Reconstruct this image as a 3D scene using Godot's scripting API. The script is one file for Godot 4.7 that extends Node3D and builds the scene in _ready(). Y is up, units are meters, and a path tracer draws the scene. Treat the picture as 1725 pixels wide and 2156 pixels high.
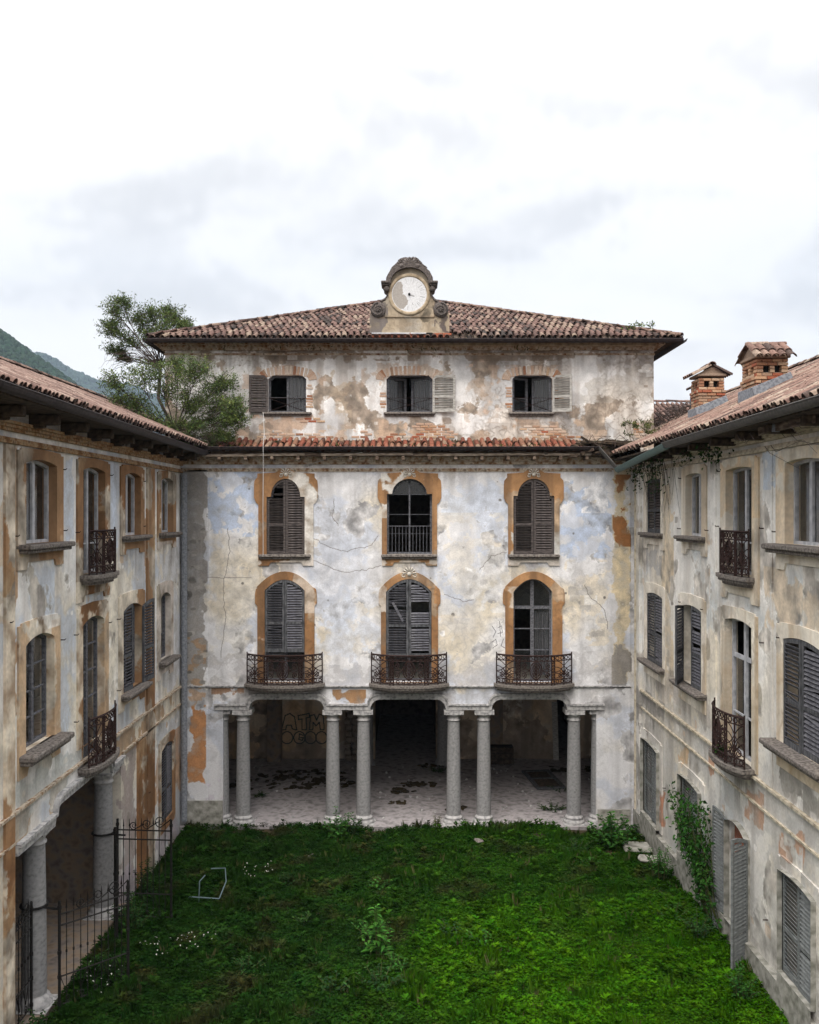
extends Node3D
# An abandoned villa's courtyard under an overcast sky, seen from a drone at 9 m.
# Metres; the camera stands at the origin's column looking along -z. Walls have their own axes: (a along the wall, y up, d out of the wall).

const S := 0.013602          # metres per measured unit on the courtyard facade, 27 m away
const S2 := 0.013904         # the same on the set-back top storey, 27.6 m away
const EYE := 9.0
var rng := RandomNumberGenerator.new()
var M := {}
var XF_FRONT := Transform3D(Basis(), Vector3(0, 0, -27))
var XF_TOP := Transform3D(Basis(), Vector3(0, 0, -27.6))
var XF_LEFT := Transform3D(Basis(Vector3(0, 0, -1), Vector3.UP, Vector3(1, 0, 0)), Vector3(-6.55, 0, 0))
var XF_RIGHT := Transform3D(Basis(Vector3(0, 0, 1), Vector3.UP, Vector3(-1, 0, 0)), Vector3(6.5, 0, 0))

func fx(p: float) -> float: return (p - 862.5) * S
func fy(p: float) -> float: return EYE - (p - 1078.0) * S
func gx(p: float) -> float: return (p - 862.5) * S2
func gy(p: float) -> float: return EYE - (p - 1078.0) * S2
func rr(a: float, b: float) -> float: return rng.randf_range(a, b)
func lin(r: float, g: float, b: float) -> Color: return Color(r, g, b).linear_to_srgb()

# ---------- scene tree ----------
var taken := {}
func numbered(n: String) -> String:
	if not taken.has(n):
		taken[n] = 0
		return n
	taken[n] += 1
	return "%s_%03d" % [n, taken[n]]

func thing(called: String, label: String, category: String, at := Vector3.ZERO, group := "") -> Node3D:
	var o := Node3D.new()
	o.name = numbered(called)
	add_child(o)
	o.position = at
	tag(o, label, category, group)
	return o

func tag(o: Node, label: String, category: String, group := "") -> void:
	o.set_meta("label", label)
	o.set_meta("category", category)
	if group != "": o.set_meta("group", group)

var kid_count := {}
func part(parent: Node, called: String, mesh: Mesh, m: Material, xf := Transform3D(), kind := "") -> MeshInstance3D:
	var o := MeshInstance3D.new()
	var key = str(parent.get_instance_id()) + called
	var n: int = kid_count.get(key, 0)
	kid_count[key] = n + 1
	o.name = called if n == 0 else "%s_%03d" % [called, n]
	if parent == self: o.name = numbered(called)
	o.mesh = mesh
	o.material_override = m
	parent.add_child(o)
	o.global_transform = xf
	if kind != "": o.set_meta("kind", kind)
	return o

func structure(called: String, mesh: Mesh, m: Material, xf := Transform3D()) -> MeshInstance3D:
	return part(self, called, mesh, m, xf, "structure")

func many(parent: Node, called: String, mesh: Mesh, m: Material, xfs: Array, cols: Array, kind := "stuff") -> MultiMeshInstance3D:
	var mm := MultiMesh.new()
	mm.transform_format = MultiMesh.TRANSFORM_3D
	mm.use_colors = true
	mm.mesh = mesh
	mm.instance_count = xfs.size()
	var inv: Transform3D = (parent as Node3D).global_transform.affine_inverse()
	for i in xfs.size():
		mm.set_instance_transform(i, inv * xfs[i])
		mm.set_instance_color(i, cols[i])
	var o := MultiMeshInstance3D.new()
	o.name = called if parent != self else numbered(called)
	o.multimesh = mm
	o.material_override = m
	parent.add_child(o, true)
	if kind != "": o.set_meta("kind", kind)
	return o

# ---------- mesh helpers (corners anticlockwise seen from outside) ----------
func begin() -> SurfaceTool:
	var st := SurfaceTool.new()
	st.begin(Mesh.PRIMITIVE_TRIANGLES)
	st.set_smooth_group(-1)
	return st

func done(st: SurfaceTool, smooth := false) -> ArrayMesh:
	if smooth:
		st.generate_normals()
	return st.commit()

func tri(st: SurfaceTool, a: Vector3, b: Vector3, c: Vector3) -> void:
	st.add_vertex(a); st.add_vertex(c); st.add_vertex(b)

func quad(st: SurfaceTool, a: Vector3, b: Vector3, c: Vector3, d: Vector3) -> void:
	st.add_vertex(a); st.add_vertex(c); st.add_vertex(b)
	st.add_vertex(a); st.add_vertex(d); st.add_vertex(c)

func quad_uv(st: SurfaceTool, a: Vector3, b: Vector3, c: Vector3, d: Vector3, u: Rect2) -> void:
	for p in [a, c, b, a, d, c]:
		st.set_uv(Vector2((p.x - u.position.x) / u.size.x, 1.0 - (p.y - u.position.y) / u.size.y))
		st.add_vertex(p)

func box(st: SurfaceTool, c: Vector3, s: Vector3, b := Basis()) -> void:
	var h := s * 0.5
	var v := []
	for k in 8:
		v.append(c + b * Vector3(h.x * (1 if k & 1 else -1), h.y * (1 if k & 2 else -1), h.z * (1 if k & 4 else -1)))
	quad(st, v[4], v[5], v[7], v[6]); quad(st, v[1], v[0], v[2], v[3])
	quad(st, v[5], v[1], v[3], v[7]); quad(st, v[0], v[4], v[6], v[2])
	quad(st, v[6], v[7], v[3], v[2]); quad(st, v[0], v[1], v[5], v[4])

func box2(st: SurfaceTool, lo: Vector3, hi: Vector3) -> void:
	box(st, (lo + hi) * 0.5, hi - lo)

# a box with chamfered edges, corners optionally knocked about
func cbox(st: SurfaceTool, c: Vector3, s: Vector3, ch: float, b := Basis(), rough := 0.0) -> void:
	var h := s * 0.5
	var p := {}
	for k in 8:
		var sg := Vector3(1 if k & 1 else -1, 1 if k & 2 else -1, 1 if k & 4 else -1)
		var j := Vector3(rr(-rough, rough), rr(-rough, rough), rr(-rough, rough))
		for ax in 3:
			var q := Vector3(h.x - ch, h.y - ch, h.z - ch)
			q[ax] = h[ax]
			p[k * 3 + ax] = c + b * (q * sg + j)
	for f in [[0, [1, 3, 7, 5]], [0, [0, 4, 6, 2]], [1, [2, 6, 7, 3]], [1, [0, 1, 5, 4]], [2, [4, 5, 7, 6]], [2, [1, 0, 2, 3]]]:
		var q = f[1]
		quad(st, p[q[0] * 3 + f[0]], p[q[1] * 3 + f[0]], p[q[2] * 3 + f[0]], p[q[3] * 3 + f[0]])
	for e in [[0, 1, 0, 2, 1], [2, 3, 0, 2, 1], [4, 5, 0, 2, 1], [6, 7, 0, 2, 1], [0, 2, 1, 2, 0], [1, 3, 1, 2, 0], [4, 6, 1, 2, 0], [5, 7, 1, 2, 0], [0, 4, 2, 1, 0], [1, 5, 2, 1, 0], [2, 6, 2, 1, 0], [3, 7, 2, 1, 0]]:
		out_quad(st, c, p[e[0] * 3 + e[3]], p[e[1] * 3 + e[3]], p[e[1] * 3 + e[4]], p[e[0] * 3 + e[4]])
	for k in 8:
		var n: Vector3 = (p[k * 3 + 1] - p[k * 3]).cross(p[k * 3 + 2] - p[k * 3])
		if n.dot(p[k * 3] - c) > 0: tri(st, p[k * 3], p[k * 3 + 1], p[k * 3 + 2])
		else: tri(st, p[k * 3], p[k * 3 + 2], p[k * 3 + 1])

func out_quad(st: SurfaceTool, mid: Vector3, a: Vector3, b: Vector3, c: Vector3, d: Vector3) -> void:
	if (b - a).cross(d - a).dot(a + c - mid * 2.0) > 0: quad(st, a, b, c, d)
	else: quad(st, a, d, c, b)

func tube(st: SurfaceTool, pts: Array, r0: float, r1 := -1.0, sides := 5, flat_ratio := 1.0) -> void:
	if r1 < 0: r1 = r0
	var n := pts.size()
	var rings := []
	var up := Vector3.UP
	for i in n:
		var t: Vector3 = (pts[mini(i + 1, n - 1)] - pts[maxi(i - 1, 0)]).normalized()
		var ref := up if absf(t.y) < 0.9 else Vector3.RIGHT
		var x := t.cross(ref).normalized()
		var y := x.cross(t)
		var r := lerpf(r0, r1, float(i) / maxf(1, n - 1))
		var ring := []
		for k in sides:
			var a := TAU * k / sides
			ring.append(pts[i] + x * cos(a) * r + y * sin(a) * r * flat_ratio)
		rings.append(ring)
	for i in n - 1:
		for k in sides:
			var l := (k + 1) % sides
			quad(st, rings[i][k], rings[i][l], rings[i + 1][l], rings[i + 1][k])
	for k in range(1, sides - 1):
		tri(st, rings[0][0], rings[0][k + 1], rings[0][k])
		tri(st, rings[n - 1][0], rings[n - 1][k], rings[n - 1][k + 1])

func lathe(st: SurfaceTool, prof: Array, seg: int, at := Vector3.ZERO, b := Basis()) -> void:
	for i in prof.size() - 1:
		for k in seg:
			var a := TAU * k / seg
			var c := TAU * (k + 1) / seg
			var p = prof[i]
			var q = prof[i + 1]
			quad(st, at + b * Vector3(cos(a) * p.x, p.y, -sin(a) * p.x), at + b * Vector3(cos(c) * p.x, p.y, -sin(c) * p.x), at + b * Vector3(cos(c) * q.x, q.y, -sin(c) * q.x), at + b * Vector3(cos(a) * q.x, q.y, -sin(a) * q.x))

# ---------- plates: flat regions bounded above and below by polylines, with holes ----------
func region(top: Array, bot: Array) -> Dictionary:
	return {"top": top, "bot": bot, "x0": bot[0].x, "x1": bot[bot.size() - 1].x}

func rect(x0: float, y0: float, x1: float, y1: float) -> Dictionary:
	return region([Vector2(x0, y1), Vector2(x1, y1)], [Vector2(x0, y0), Vector2(x1, y0)])

func arch(x0: float, y0: float, x1: float, ys: float, rise: float, n := 10) -> Dictionary:
	return region(arc_line(x0, x1, ys, rise, n), [Vector2(x0, y0), Vector2(x1, y0)])

func arc_line(x0: float, x1: float, ys: float, rise: float, n := 10) -> Array:
	var t := []
	for i in n + 1:
		var a := PI * (1.0 - float(i) / n)
		if rise < (x1 - x0) * 0.4:     # a flat segment of a circle
			var u := 2.0 * i / n - 1.0
			t.append(Vector2(lerpf(x0, x1, float(i) / n), ys + rise * (1.0 - u * u)))
		else:
			t.append(Vector2((x0 + x1) * 0.5 + cos(a) * (x1 - x0) * 0.5, ys + sin(a) * rise))
	return t

func at_x(line: Array, xm: float, x: float) -> float:
	for i in line.size() - 1:
		var p: Vector2 = line[i]
		var q: Vector2 = line[i + 1]
		if q.x - p.x > 1e-6 and xm >= p.x and xm <= q.x:
			return p.y + (q.y - p.y) * (x - p.x) / (q.x - p.x)
	return line[line.size() - 1].y

func face(st: SurfaceTool, R: Dictionary, holes: Array, d: float, u: Rect2) -> void:
	var xs := []
	for g in [R] + holes:
		for l in [g.top, g.bot]:
			for p in l:
				if p.x >= R.x0 - 1e-6 and p.x <= R.x1 + 1e-6: xs.append(p.x)
	xs.sort()
	for i in xs.size() - 1:
		var x0: float = xs[i]
		var x1: float = xs[i + 1]
		if x1 - x0 < 1e-5: continue
		var xm := (x0 + x1) * 0.5
		var cuts := []
		for h in holes:
			if xm > h.x0 and xm < h.x1: cuts.append([at_x(h.bot, xm, xm), h])
		cuts.sort_custom(func(p, q): return p[0] < q[0])
		var lo0 := at_x(R.bot, xm, x0)
		var lo1 := at_x(R.bot, xm, x1)
		for c in cuts + [null]:
			var hi0: float = at_x(c[1].bot, xm, x0) if c else at_x(R.top, xm, x0)
			var hi1: float = at_x(c[1].bot, xm, x1) if c else at_x(R.top, xm, x1)
			if hi0 - lo0 > 1e-4 or hi1 - lo1 > 1e-4:
				quad_uv(st, Vector3(x0, lo0, d), Vector3(x1, lo1, d), Vector3(x1, hi1, d), Vector3(x0, hi0, d), u)
			if c:
				lo0 = at_x(c[1].top, xm, x0)
				lo1 = at_x(c[1].top, xm, x1)

func outline(R: Dictionary) -> Array:
	var loop: Array = R.bot.duplicate()
	for i in range(R.top.size() - 1, -1, -1): loop.append(R.top[i])
	return loop

func rim(st: SurfaceTool, R: Dictionary, d0: float, d1: float, inward: bool, u: Rect2) -> void:
	var l := outline(R)
	for i in l.size():
		var p: Vector2 = l[i]
		var q: Vector2 = l[(i + 1) % l.size()]
		if p.distance_to(q) < 1e-5: continue
		var p0 := Vector3(p.x, p.y, d0); var p1 := Vector3(p.x, p.y, d1)
		var q0 := Vector3(q.x, q.y, d0); var q1 := Vector3(q.x, q.y, d1)
		var e := (q - p).normalized()
		var k := Vector2(absf(e.y), absf(e.x)) * (d0 - d1)      # reveals take the wall's texture on round the corner
		var v := [p0, q0, q1, p1]
		var t := [p + k, q + k, q, p]
		for i2 in ([3, 1, 2, 3, 0, 1] if inward else [0, 2, 1, 0, 3, 2]):
			st.set_uv(Vector2((t[i2].x - u.position.x) / u.size.x, 1.0 - (t[i2].y - u.position.y) / u.size.y))
			st.add_vertex(v[i2])

const UNIT := Rect2(0, 0, 1, 1)
func plate(R: Dictionary, holes: Array, d0: float, d1: float, u := UNIT, hole_to = null, back := false) -> SurfaceTool:
	var st := begin()
	plate_in(st, R, holes, d0, d1, u, hole_to, back)
	return st

func plate_in(st: SurfaceTool, R: Dictionary, holes: Array, d0: float, d1: float, u := UNIT, hole_to = null, back := false) -> void:
	face(st, R, holes, d1, u)
	rim(st, R, d0, d1, false, u)
	for h in holes:
		if h.has("no_reveal"): continue
		rim(st, h, d0 if hole_to == null else hole_to, d1, true, u)
	if back: face(st, R, holes, d0, u)

func inset(R: Dictionary, s: float, sb := -1.0) -> Dictionary:
	# the same outline, shrunk about its middle so that it lies s inside
	var w: float = R.x1 - R.x0
	var ytop := -1e9
	var ybot := 1e9
	for p in R.top: ytop = maxf(ytop, p.y)
	for p in R.bot: ybot = minf(ybot, p.y)
	var b := s if sb < 0 else sb
	var f := func(p): return Vector2((p.x - (R.x0 + R.x1) * 0.5) * (w - 2 * s) / w + (R.x0 + R.x1) * 0.5, (p.y - ybot) * (ytop - ybot - s - b) / (ytop - ybot) + ybot + b)
	return region(R.top.map(f), R.bot.map(f))

func shift(R: Dictionary, by: Vector2) -> Dictionary:
	return region(R.top.map(func(p): return p + by), R.bot.map(func(p): return p + by))

# ---------- materials ----------
func noise(seed_: int, freq: float, kind := FastNoiseLite.TYPE_SIMPLEX_SMOOTH, oct := 4, fractal := FastNoiseLite.FRACTAL_FBM) -> FastNoiseLite:
	var n := FastNoiseLite.new()
	n.seed = seed_
	n.frequency = freq
	n.noise_type = kind
	n.fractal_type = fractal
	n.fractal_octaves = oct
	return n

func noise_tex(seed_: int, freq: float, cols: Array, size := 256, oct := 4) -> NoiseTexture2D:
	var t := NoiseTexture2D.new()
	t.width = size; t.height = size
	t.seamless = true
	t.noise = noise(seed_, freq, FastNoiseLite.TYPE_SIMPLEX_SMOOTH, oct)
	var g := Gradient.new()
	g.offsets = PackedFloat32Array()
	var off := PackedFloat32Array(); var cc := PackedColorArray()
	for i in cols.size():
		off.append(0.12 + 0.76 * i / maxf(1, cols.size() - 1)); cc.append(cols[i])
	g.offsets = off; g.colors = cc
	t.color_ramp = g
	return t

var relief: NoiseTexture2D
# a weathered material: a ramp of colours by noise, laid on in world space
func worn(called: String, cols: Array, repeats := 1.0, freq := 0.02, rough := 0.9, relief_cm := 0.3, metal := 0.0, stretch := Vector3.ONE) -> StandardMaterial3D:
	var m := StandardMaterial3D.new()
	m.resource_name = called
	m.roughness = rough
	m.metallic = metal
	m.metallic_specular = 0.3
	m.albedo_texture = noise_tex(hash(called) % 1000, freq, cols)
	m.uv1_triplanar = true
	m.uv1_world_triplanar = true
	m.uv1_scale = stretch * repeats
	if relief_cm > 0:
		m.heightmap_enabled = true
		m.heightmap_texture = relief
		m.heightmap_scale = relief_cm
	M[called] = m
	return m

func plain(called: String, c: Color, rough := 0.9, metal := 0.0) -> StandardMaterial3D:
	var m := StandardMaterial3D.new()
	m.resource_name = called
	m.albedo_color = c
	m.roughness = rough
	m.metallic = metal
	m.metallic_specular = 0.3
	M[called] = m
	return m

func leaf_mat(called: String, c: Color, glow := 0.35) -> StandardMaterial3D:
	var m := plain(called, c, 0.6)
	m.vertex_color_use_as_albedo = true
	m.backlight_enabled = true
	m.backlight = Color(glow, glow, glow)
	m.cull_mode = BaseMaterial3D.CULL_DISABLED
	return m

# ---------- painted plaster: albedo and relief of a whole wall, in the wall's own metres ----------
var NZ := {}
func nz(key: String, freq: float, oct := 4, fractal := FastNoiseLite.FRACTAL_FBM, kind := FastNoiseLite.TYPE_SIMPLEX_SMOOTH) -> void:
	var n := noise(hash(key) % 977, freq, kind, oct, fractal)
	if key == "patch" or key == "peel":
		n.domain_warp_enabled = true
		n.domain_warp_amplitude = 22.0
		n.domain_warp_frequency = 0.02
	var im := n.get_image(1024, 1024, false, false, true)
	im.convert(Image.FORMAT_L8)
	NZ[key] = im.get_data()

func make_noises() -> void:
	nz("broad", 0.0035, 4)
	nz("patch", 0.011, 5)
	nz("peel", 0.007, 6)
	nz("mid", 0.03, 4)
	nz("grain", 0.23, 2)
	nz("crack", 0.006, 3, FastNoiseLite.FRACTAL_RIDGED)
	var sn := noise(71, 0.02, FastNoiseLite.TYPE_SIMPLEX_SMOOTH, 4).get_image(1024, 48, false, false, true)
	sn.convert(Image.FORMAT_L8)
	sn.resize(1024, 1024, Image.INTERPOLATE_CUBIC)
	NZ["streak"] = sn.get_data()
	nz("craze", 0.045, 4, FastNoiseLite.FRACTAL_RIDGED)
	nz("blue", 0.0045, 5)

func ss(a: float, b: float, x: float) -> float:
	var t := clampf((x - a) / (b - a), 0.0, 1.0)
	return t * t * (3.0 - 2.0 * t)

# style: colours (sRGB 0-255) white, cream, blue, bare (old render under the coat), dirt; amounts 0-1
func paint(called: String, w: int, h: int, ppm: float, u: Rect2, style: Dictionary, feats: Array, ox := 0) -> StandardMaterial3D:
	var rgb := PackedByteArray(); rgb.resize(w * h * 3)
	var hgt := PackedByteArray(); hgt.resize(w * h)
	var B: PackedByteArray = NZ.broad; var P: PackedByteArray = NZ.patch; var L: PackedByteArray = NZ.peel
	var MI: PackedByteArray = NZ.mid; var G: PackedByteArray = NZ.grain; var C: PackedByteArray = NZ.crack
	var K: PackedByteArray = NZ.streak; var CZ: PackedByteArray = NZ.craze; var BL: PackedByteArray = NZ.blue
	var cw: Vector3 = style.white; var cc: Vector3 = style.cream; var cb: Vector3 = style.blue; var cr: Vector3 = style.bare; var cd: Vector3 = style.dirt
	var k_cream: float = style.get("k_cream", 0.5); var k_blue: float = style.get("k_blue", 0.3); var k_bare: float = style.get("k_bare", 0.3)
	var k_streak: float = style.get("k_streak", 0.3); var k_craze: float = style.get("k_craze", 0.25); var k_crack: float = style.get("k_crack", 0.6); var low: float = style.get("low", 2.0); var k_low: float = style.get("k_low", 0.0)
	var tb := 255.0 * (1.0 - k_bare)
	for py in h:
		var y: float = u.position.y + (h - 1 - py) / ppm
		var row := (py & 1023) << 10
		var wet := k_low * clampf((low - y) / low, 0.0, 1.0)
		for px in w:
			var i := row | ((px + ox) & 1023)
			var b := float(B[i]); var p := float(P[i]); var mi := float(MI[i]); var g := float(G[i])
			var col := cw.lerp(cc, clampf((b - 128.0) / 70.0 + k_cream, 0.0, 1.0))
			var q := clampf((float(BL[i]) + (mi - 128.0) * 0.25 - 255.0 * (1.0 - k_blue)) / 34.0, 0.0, 1.0)
			if q > 0.0: col = col.lerp(cb, q * 0.85)
			var pe := float(L[i]) * 0.7 + p * 0.3 + wet * 60.0 - tb
			var hh := 150.0 + (g - 128.0) * 0.03 + (mi - 128.0) * 0.25
			if pe > 0.0:
				var t := minf(pe / 7.0, 1.0)
				col = col.lerp(cr * (0.9 + (mi - 128.0) * 0.0022), t * 0.9)
				hh -= 55.0 * t
			elif pe > -5.0:
				col = col * 1.07       # the pale broken edge of the coat
			var s := float(K[i]) + (mi - 128.0) * 0.3
			if s > 140.0: col = col.lerp(cd, k_streak * minf((s - 140.0) / 55.0, 1.0))
			var cz := float(CZ[i])
			if cz > 150.0: col = col.lerp(cd, k_craze * minf((cz - 150.0) / 90.0, 1.0) * clampf((b - 70.0) / 90.0, 0.0, 1.0))
			if p > 168.0: col = col.lerp(cd, 0.16 * minf((p - 168.0) / 20.0, 1.0))
			var cr_ := float(C[i])
			if cr_ > 249.0 and b > 95.0:
				var cr2 := k_crack * minf((cr_ - 249.0) / 4.0, 1.0)
				col = col.lerp(Vector3(70, 66, 62), cr2)
				hh -= 60.0 * cr2
			if wet > 0.0: col = col.lerp(cd, wet * 0.8 * clampf((mi - 80.0) / 90.0, 0.0, 1.0))
			col *= 0.85 + g * 0.0003 + mi * 0.0009
			var o := py * w + px
			hgt[o] = clampi(int(hh), 0, 255)
			o *= 3
			rgb[o] = clampi(int(col.x), 0, 255); rgb[o + 1] = clampi(int(col.y), 0, 255); rgb[o + 2] = clampi(int(col.z), 0, 255)
	# marks with a place of their own: [shape, a0, y0, a1, y1, colour, strength, raggedness m, depth]
	for f in feats:
		if f[0] == "line":        # [line, points, colour, strength, width m]
			for k in f[1].size() - 1:
				var n := int(f[1][k].distance_to(f[1][k + 1]) * ppm * 1.5) + 1
				for q in n + 1:
					var v: Vector2 = (f[1][k].lerp(f[1][k + 1], float(q) / n) - u.position) * ppm
					var r := maxi(1, int(f[4] * ppm))
					for e in r * r:
						var lx := int(v.x) + e % r
						var ly := h - 1 - int(v.y) + e / r
						if lx < 0 or ly < 0 or lx >= w or ly >= h: continue
						var o := (ly * w + lx) * 3
						for ch in 3: rgb[o + ch] = int(lerpf(rgb[o + ch], f[2][ch], f[3]))
						hgt[ly * w + lx] = maxi(0, hgt[ly * w + lx] - 40)
			continue
		var x0 := clampi(int((f[1] - u.position.x) * ppm), 0, w - 1); var x1 := clampi(int((f[3] - u.position.x) * ppm), 0, w - 1)
		var y0 := clampi(int(h - (f[4] - u.position.y) * ppm), 0, h - 1); var y1 := clampi(int(h - (f[2] - u.position.y) * ppm), 0, h - 1)
		var mx := (x0 + x1) * 0.5; var my := (y0 + y1) * 0.5; var rx := maxf(1.0, (x1 - x0) * 0.5); var ry := maxf(1.0, (y1 - y0) * 0.5)
		var rag: float = f[7] * ppm
		var fc: Vector3 = f[5]
		var run: bool = f[0] == "run"
		var deep: float = f[8] if f.size() > 8 else 0.0
		for py in range(y0, y1 + 1):
			for px in range(x0, x1 + 1):
				var i := ((py & 1023) << 10) | ((px + ox) & 1023)
				var e: float
				if f[0] == "ell":
					e = (1.0 - sqrt(pow((px - mx) / rx, 2) + pow((py - my) / ry, 2))) * minf(rx, ry)
				else:
					e = minf(minf(px - x0, x1 - px), minf(py - y0, y1 - py))
				e += (float(P[i]) - 140.0) / 50.0 * rag + (float(MI[i]) - 128.0) / 110.0 * rag
				if run:
					e = 1.0
				if e > 0.0:
					var t := minf(e / maxf(1.5, rag * 0.3), 1.0) * float(f[6]) * clampf(0.35 + float(MI[i]) * 0.0045, 0.0, 1.0)
					if run:        # water marks: thin where they end, following the streaks
						var fall := 1.0 - float(py - y0) / float(maxi(1, y1 - y0))
						t = 0.62 * float(f[6]) * clampf((float(B[i]) - 60.0) / 90.0, 0.25, 1.0) * clampf((float(K[((py & 1023) << 10) | (int(px * 1.4) + ox) & 1023]) - 150.0 + 80.0 * fall + (float(MI[i]) - 128.0) * 0.6 + (float(P[i]) - 128.0) * 0.5) / 85.0, 0.0, 1.0) * minf(fall * 2.5, 1.0) * clampf(minf(px - x0, x1 - px) / 5.0, 0.15, 1.0)
					var o := (py * w + px) * 3
					var k := 0.74 + float(G[i]) * 0.0006 + float(MI[i]) * 0.0014
					rgb[o] = clampi(int(lerpf(rgb[o], fc.x * k, t)), 0, 255)
					rgb[o + 1] = clampi(int(lerpf(rgb[o + 1], fc.y * k, t)), 0, 255)
					rgb[o + 2] = clampi(int(lerpf(rgb[o + 2], fc.z * k, t)), 0, 255)
					if deep != 0.0: hgt[py * w + px] = clampi(int(hgt[py * w + px] + deep * t), 0, 255)
	return painted(called, rgb, hgt, w, h)

func painted(called: String, rgb: PackedByteArray, hgt: PackedByteArray, w: int, h: int, cm := 0.8) -> StandardMaterial3D:
	var m := StandardMaterial3D.new()
	m.resource_name = called
	m.roughness = 0.92
	m.metallic_specular = 0.25
	m.albedo_texture = ImageTexture.create_from_image(Image.create_from_data(w, h, false, Image.FORMAT_RGB8, rgb))
	if hgt.size() > 0:
		m.heightmap_enabled = true
		m.heightmap_texture = ImageTexture.create_from_image(Image.create_from_data(w, h, false, Image.FORMAT_L8, hgt))
		m.heightmap_scale = cm
	M[called] = m
	return m

func pen(im: Image, pts: Array, c: Color, r: float) -> void:
	for i in pts.size() - 1:
		var p: Vector2 = pts[i]
		var q: Vector2 = pts[i + 1]
		var n := int(p.distance_to(q) * 2.0) + 1
		for k in n + 1:
			var o := p.lerp(q, float(k) / n)
			im.fill_rect(Rect2i(int(o.x - r), int(o.y - r), maxi(1, int(2 * r)), maxi(1, int(2 * r))), c)

# small flaked spots scattered over a wall, in clusters
func flakes(u: Rect2, n: int, size: float, tones: Array, strength: float) -> Array:
	var o := []
	for k in int(n / 5.0):
		var c := Vector2(rr(u.position.x, u.end.x), rr(u.position.y, u.end.y))
		for q in 5:
			var p := c + Vector2(rr(-1, 1), rr(-1, 1)) * size * 2.5
			var s := size * rr(0.35, 1.3)
			o.append(["ell", p.x - s, p.y - s * rr(0.4, 0.9), p.x + s, p.y + s * rr(0.4, 0.9), tones[rng.randi() % tones.size()], strength * rr(0.6, 1.0), s * 0.7, rr(-60, -20)])
	return o

# ---------- sky ----------
func make_sky() -> Sky:
	var w := 1024
	var h := 512
	var f := PackedFloat32Array(); f.resize(w * h * 3)
	var n := noise(5, 1.5, FastNoiseLite.TYPE_SIMPLEX_SMOOTH, 6)
	n.domain_warp_enabled = true; n.domain_warp_amplitude = 0.5; n.domain_warp_frequency = 1.1
	var n2 := noise(11, 0.55, FastNoiseLite.TYPE_SIMPLEX_SMOOTH, 4)
	for y in h:
		var el := PI * (0.5 - (y + 0.5) / h)
		for x in w:
			var o := (y * w + x) * 3
			if el < -0.05:
				f[o] = 0.16; f[o + 1] = 0.15; f[o + 2] = 0.13
				continue
			var az := TAU * ((x + 0.5) / w - 0.5)      # the middle of the picture looks along -z
			var s := sin(maxf(el, 0.0))
			var d := Vector3(sin(az) * cos(el), s, -cos(az) * cos(el))
			var k := 1.0 / (s + 0.28)
			var p := Vector3(d.x * k, s * 0.6, d.z * k * 1.5)
			var v := n.get_noise_3dv(p) * 0.85 + n2.get_noise_3dv(p) * 0.45 - d.x * 0.3 + 0.10 * s + 0.02
			var cl := ss(-0.02, 0.5, v)                # grey-blue bellies of cloud
			var wh := ss(0.0, 0.4, -v)
			var base := 0.49 + 2.2 * pow(s, 4.0)           # an overcast sky grows brighter overhead
			var g := base * (1.0 - 0.24 * cl + 0.05 * wh)
			f[o] = g * (1.035 - 0.02 * cl); f[o + 1] = g * (1.0 - 0.012 * cl); f[o + 2] = g * (0.965 + 0.01 * cl)
	var pm := PanoramaSkyMaterial.new()
	pm.panorama = ImageTexture.create_from_image(Image.create_from_data(w, h, false, Image.FORMAT_RGBF, f.to_byte_array()))
	var sky := Sky.new()
	sky.sky_material = pm
	return sky

# ---------- joinery ----------
var slat_mesh: BoxMesh
func clip_line(l: Array, xa: float, xb: float) -> Array:
	var o := [Vector2(xa, at_x(l, xa + 1e-4, xa))]
	for p in l:
		if p.x > xa + 1e-4 and p.x < xb - 1e-4: o.append(p)
	o.append(Vector2(xb, at_x(l, xb - 1e-4, xb)))
	return o

# one louvred leaf; xf puts its local (x from the hinge side, y up, z outward) in the world
func shutter(parent: Node, xf: Transform3D, top: Array, m: Material, sm: Material, gone := 0.03, skew := 0.06, holes_at := []) -> MeshInstance3D:
	var w: float = top[top.size() - 1].x
	var R := region(top, [Vector2(0, 0), Vector2(w, 0)])
	var sw := 0.062
	var ym := minf(0.95, at_x(top, w * 0.5, w * 0.5) * 0.42)
	var lower := rect(sw, 0.1, w - sw, ym - 0.035)
	var ut := clip_line(top, sw, w - sw).map(func(p): return Vector2(p.x, p.y - 0.075))
	var upper := region(ut, [Vector2(sw, ym + 0.035), Vector2(w - sw, ym + 0.035)])
	var leaf := part(parent, "shutter", done(plate(R, [lower, upper], -0.02, 0.02, UNIT, null, true)), m, xf)
	for h in [lower, upper]:
		var y: float = h.bot[0].y + 0.03
		while true:
			var xa := -1.0
			var xb := -1.0
			for k in 25:
				var x: float = lerpf(h.x0 + 0.002, h.x1 - 0.002, k / 24.0)
				if at_x(h.top, x, x) > y + 0.022:
					if xa < 0: xa = x
					xb = x
			if xb - xa < 0.05: break
			var skip := rng.randf() < gone
			for g in holes_at: skip = skip or (y > g.x and y < g.y)
			if not skip:
				var bad := rng.randf() < skew
				var b := Basis(Vector3.BACK, rr(-0.12, 0.12) if bad else rr(-0.012, 0.012)) * Basis(Vector3.RIGHT, 0.62 + (rr(-0.25, 0.25) if bad else rr(-0.06, 0.06)))
				part(leaf, "slat", slat_mesh, sm, xf * Transform3D(b.scaled_local(Vector3(xb - xa + 0.012, 1, 1)), Vector3((xa + xb) * 0.5, y, 0)))
			y += 0.072
	return leaf

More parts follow.
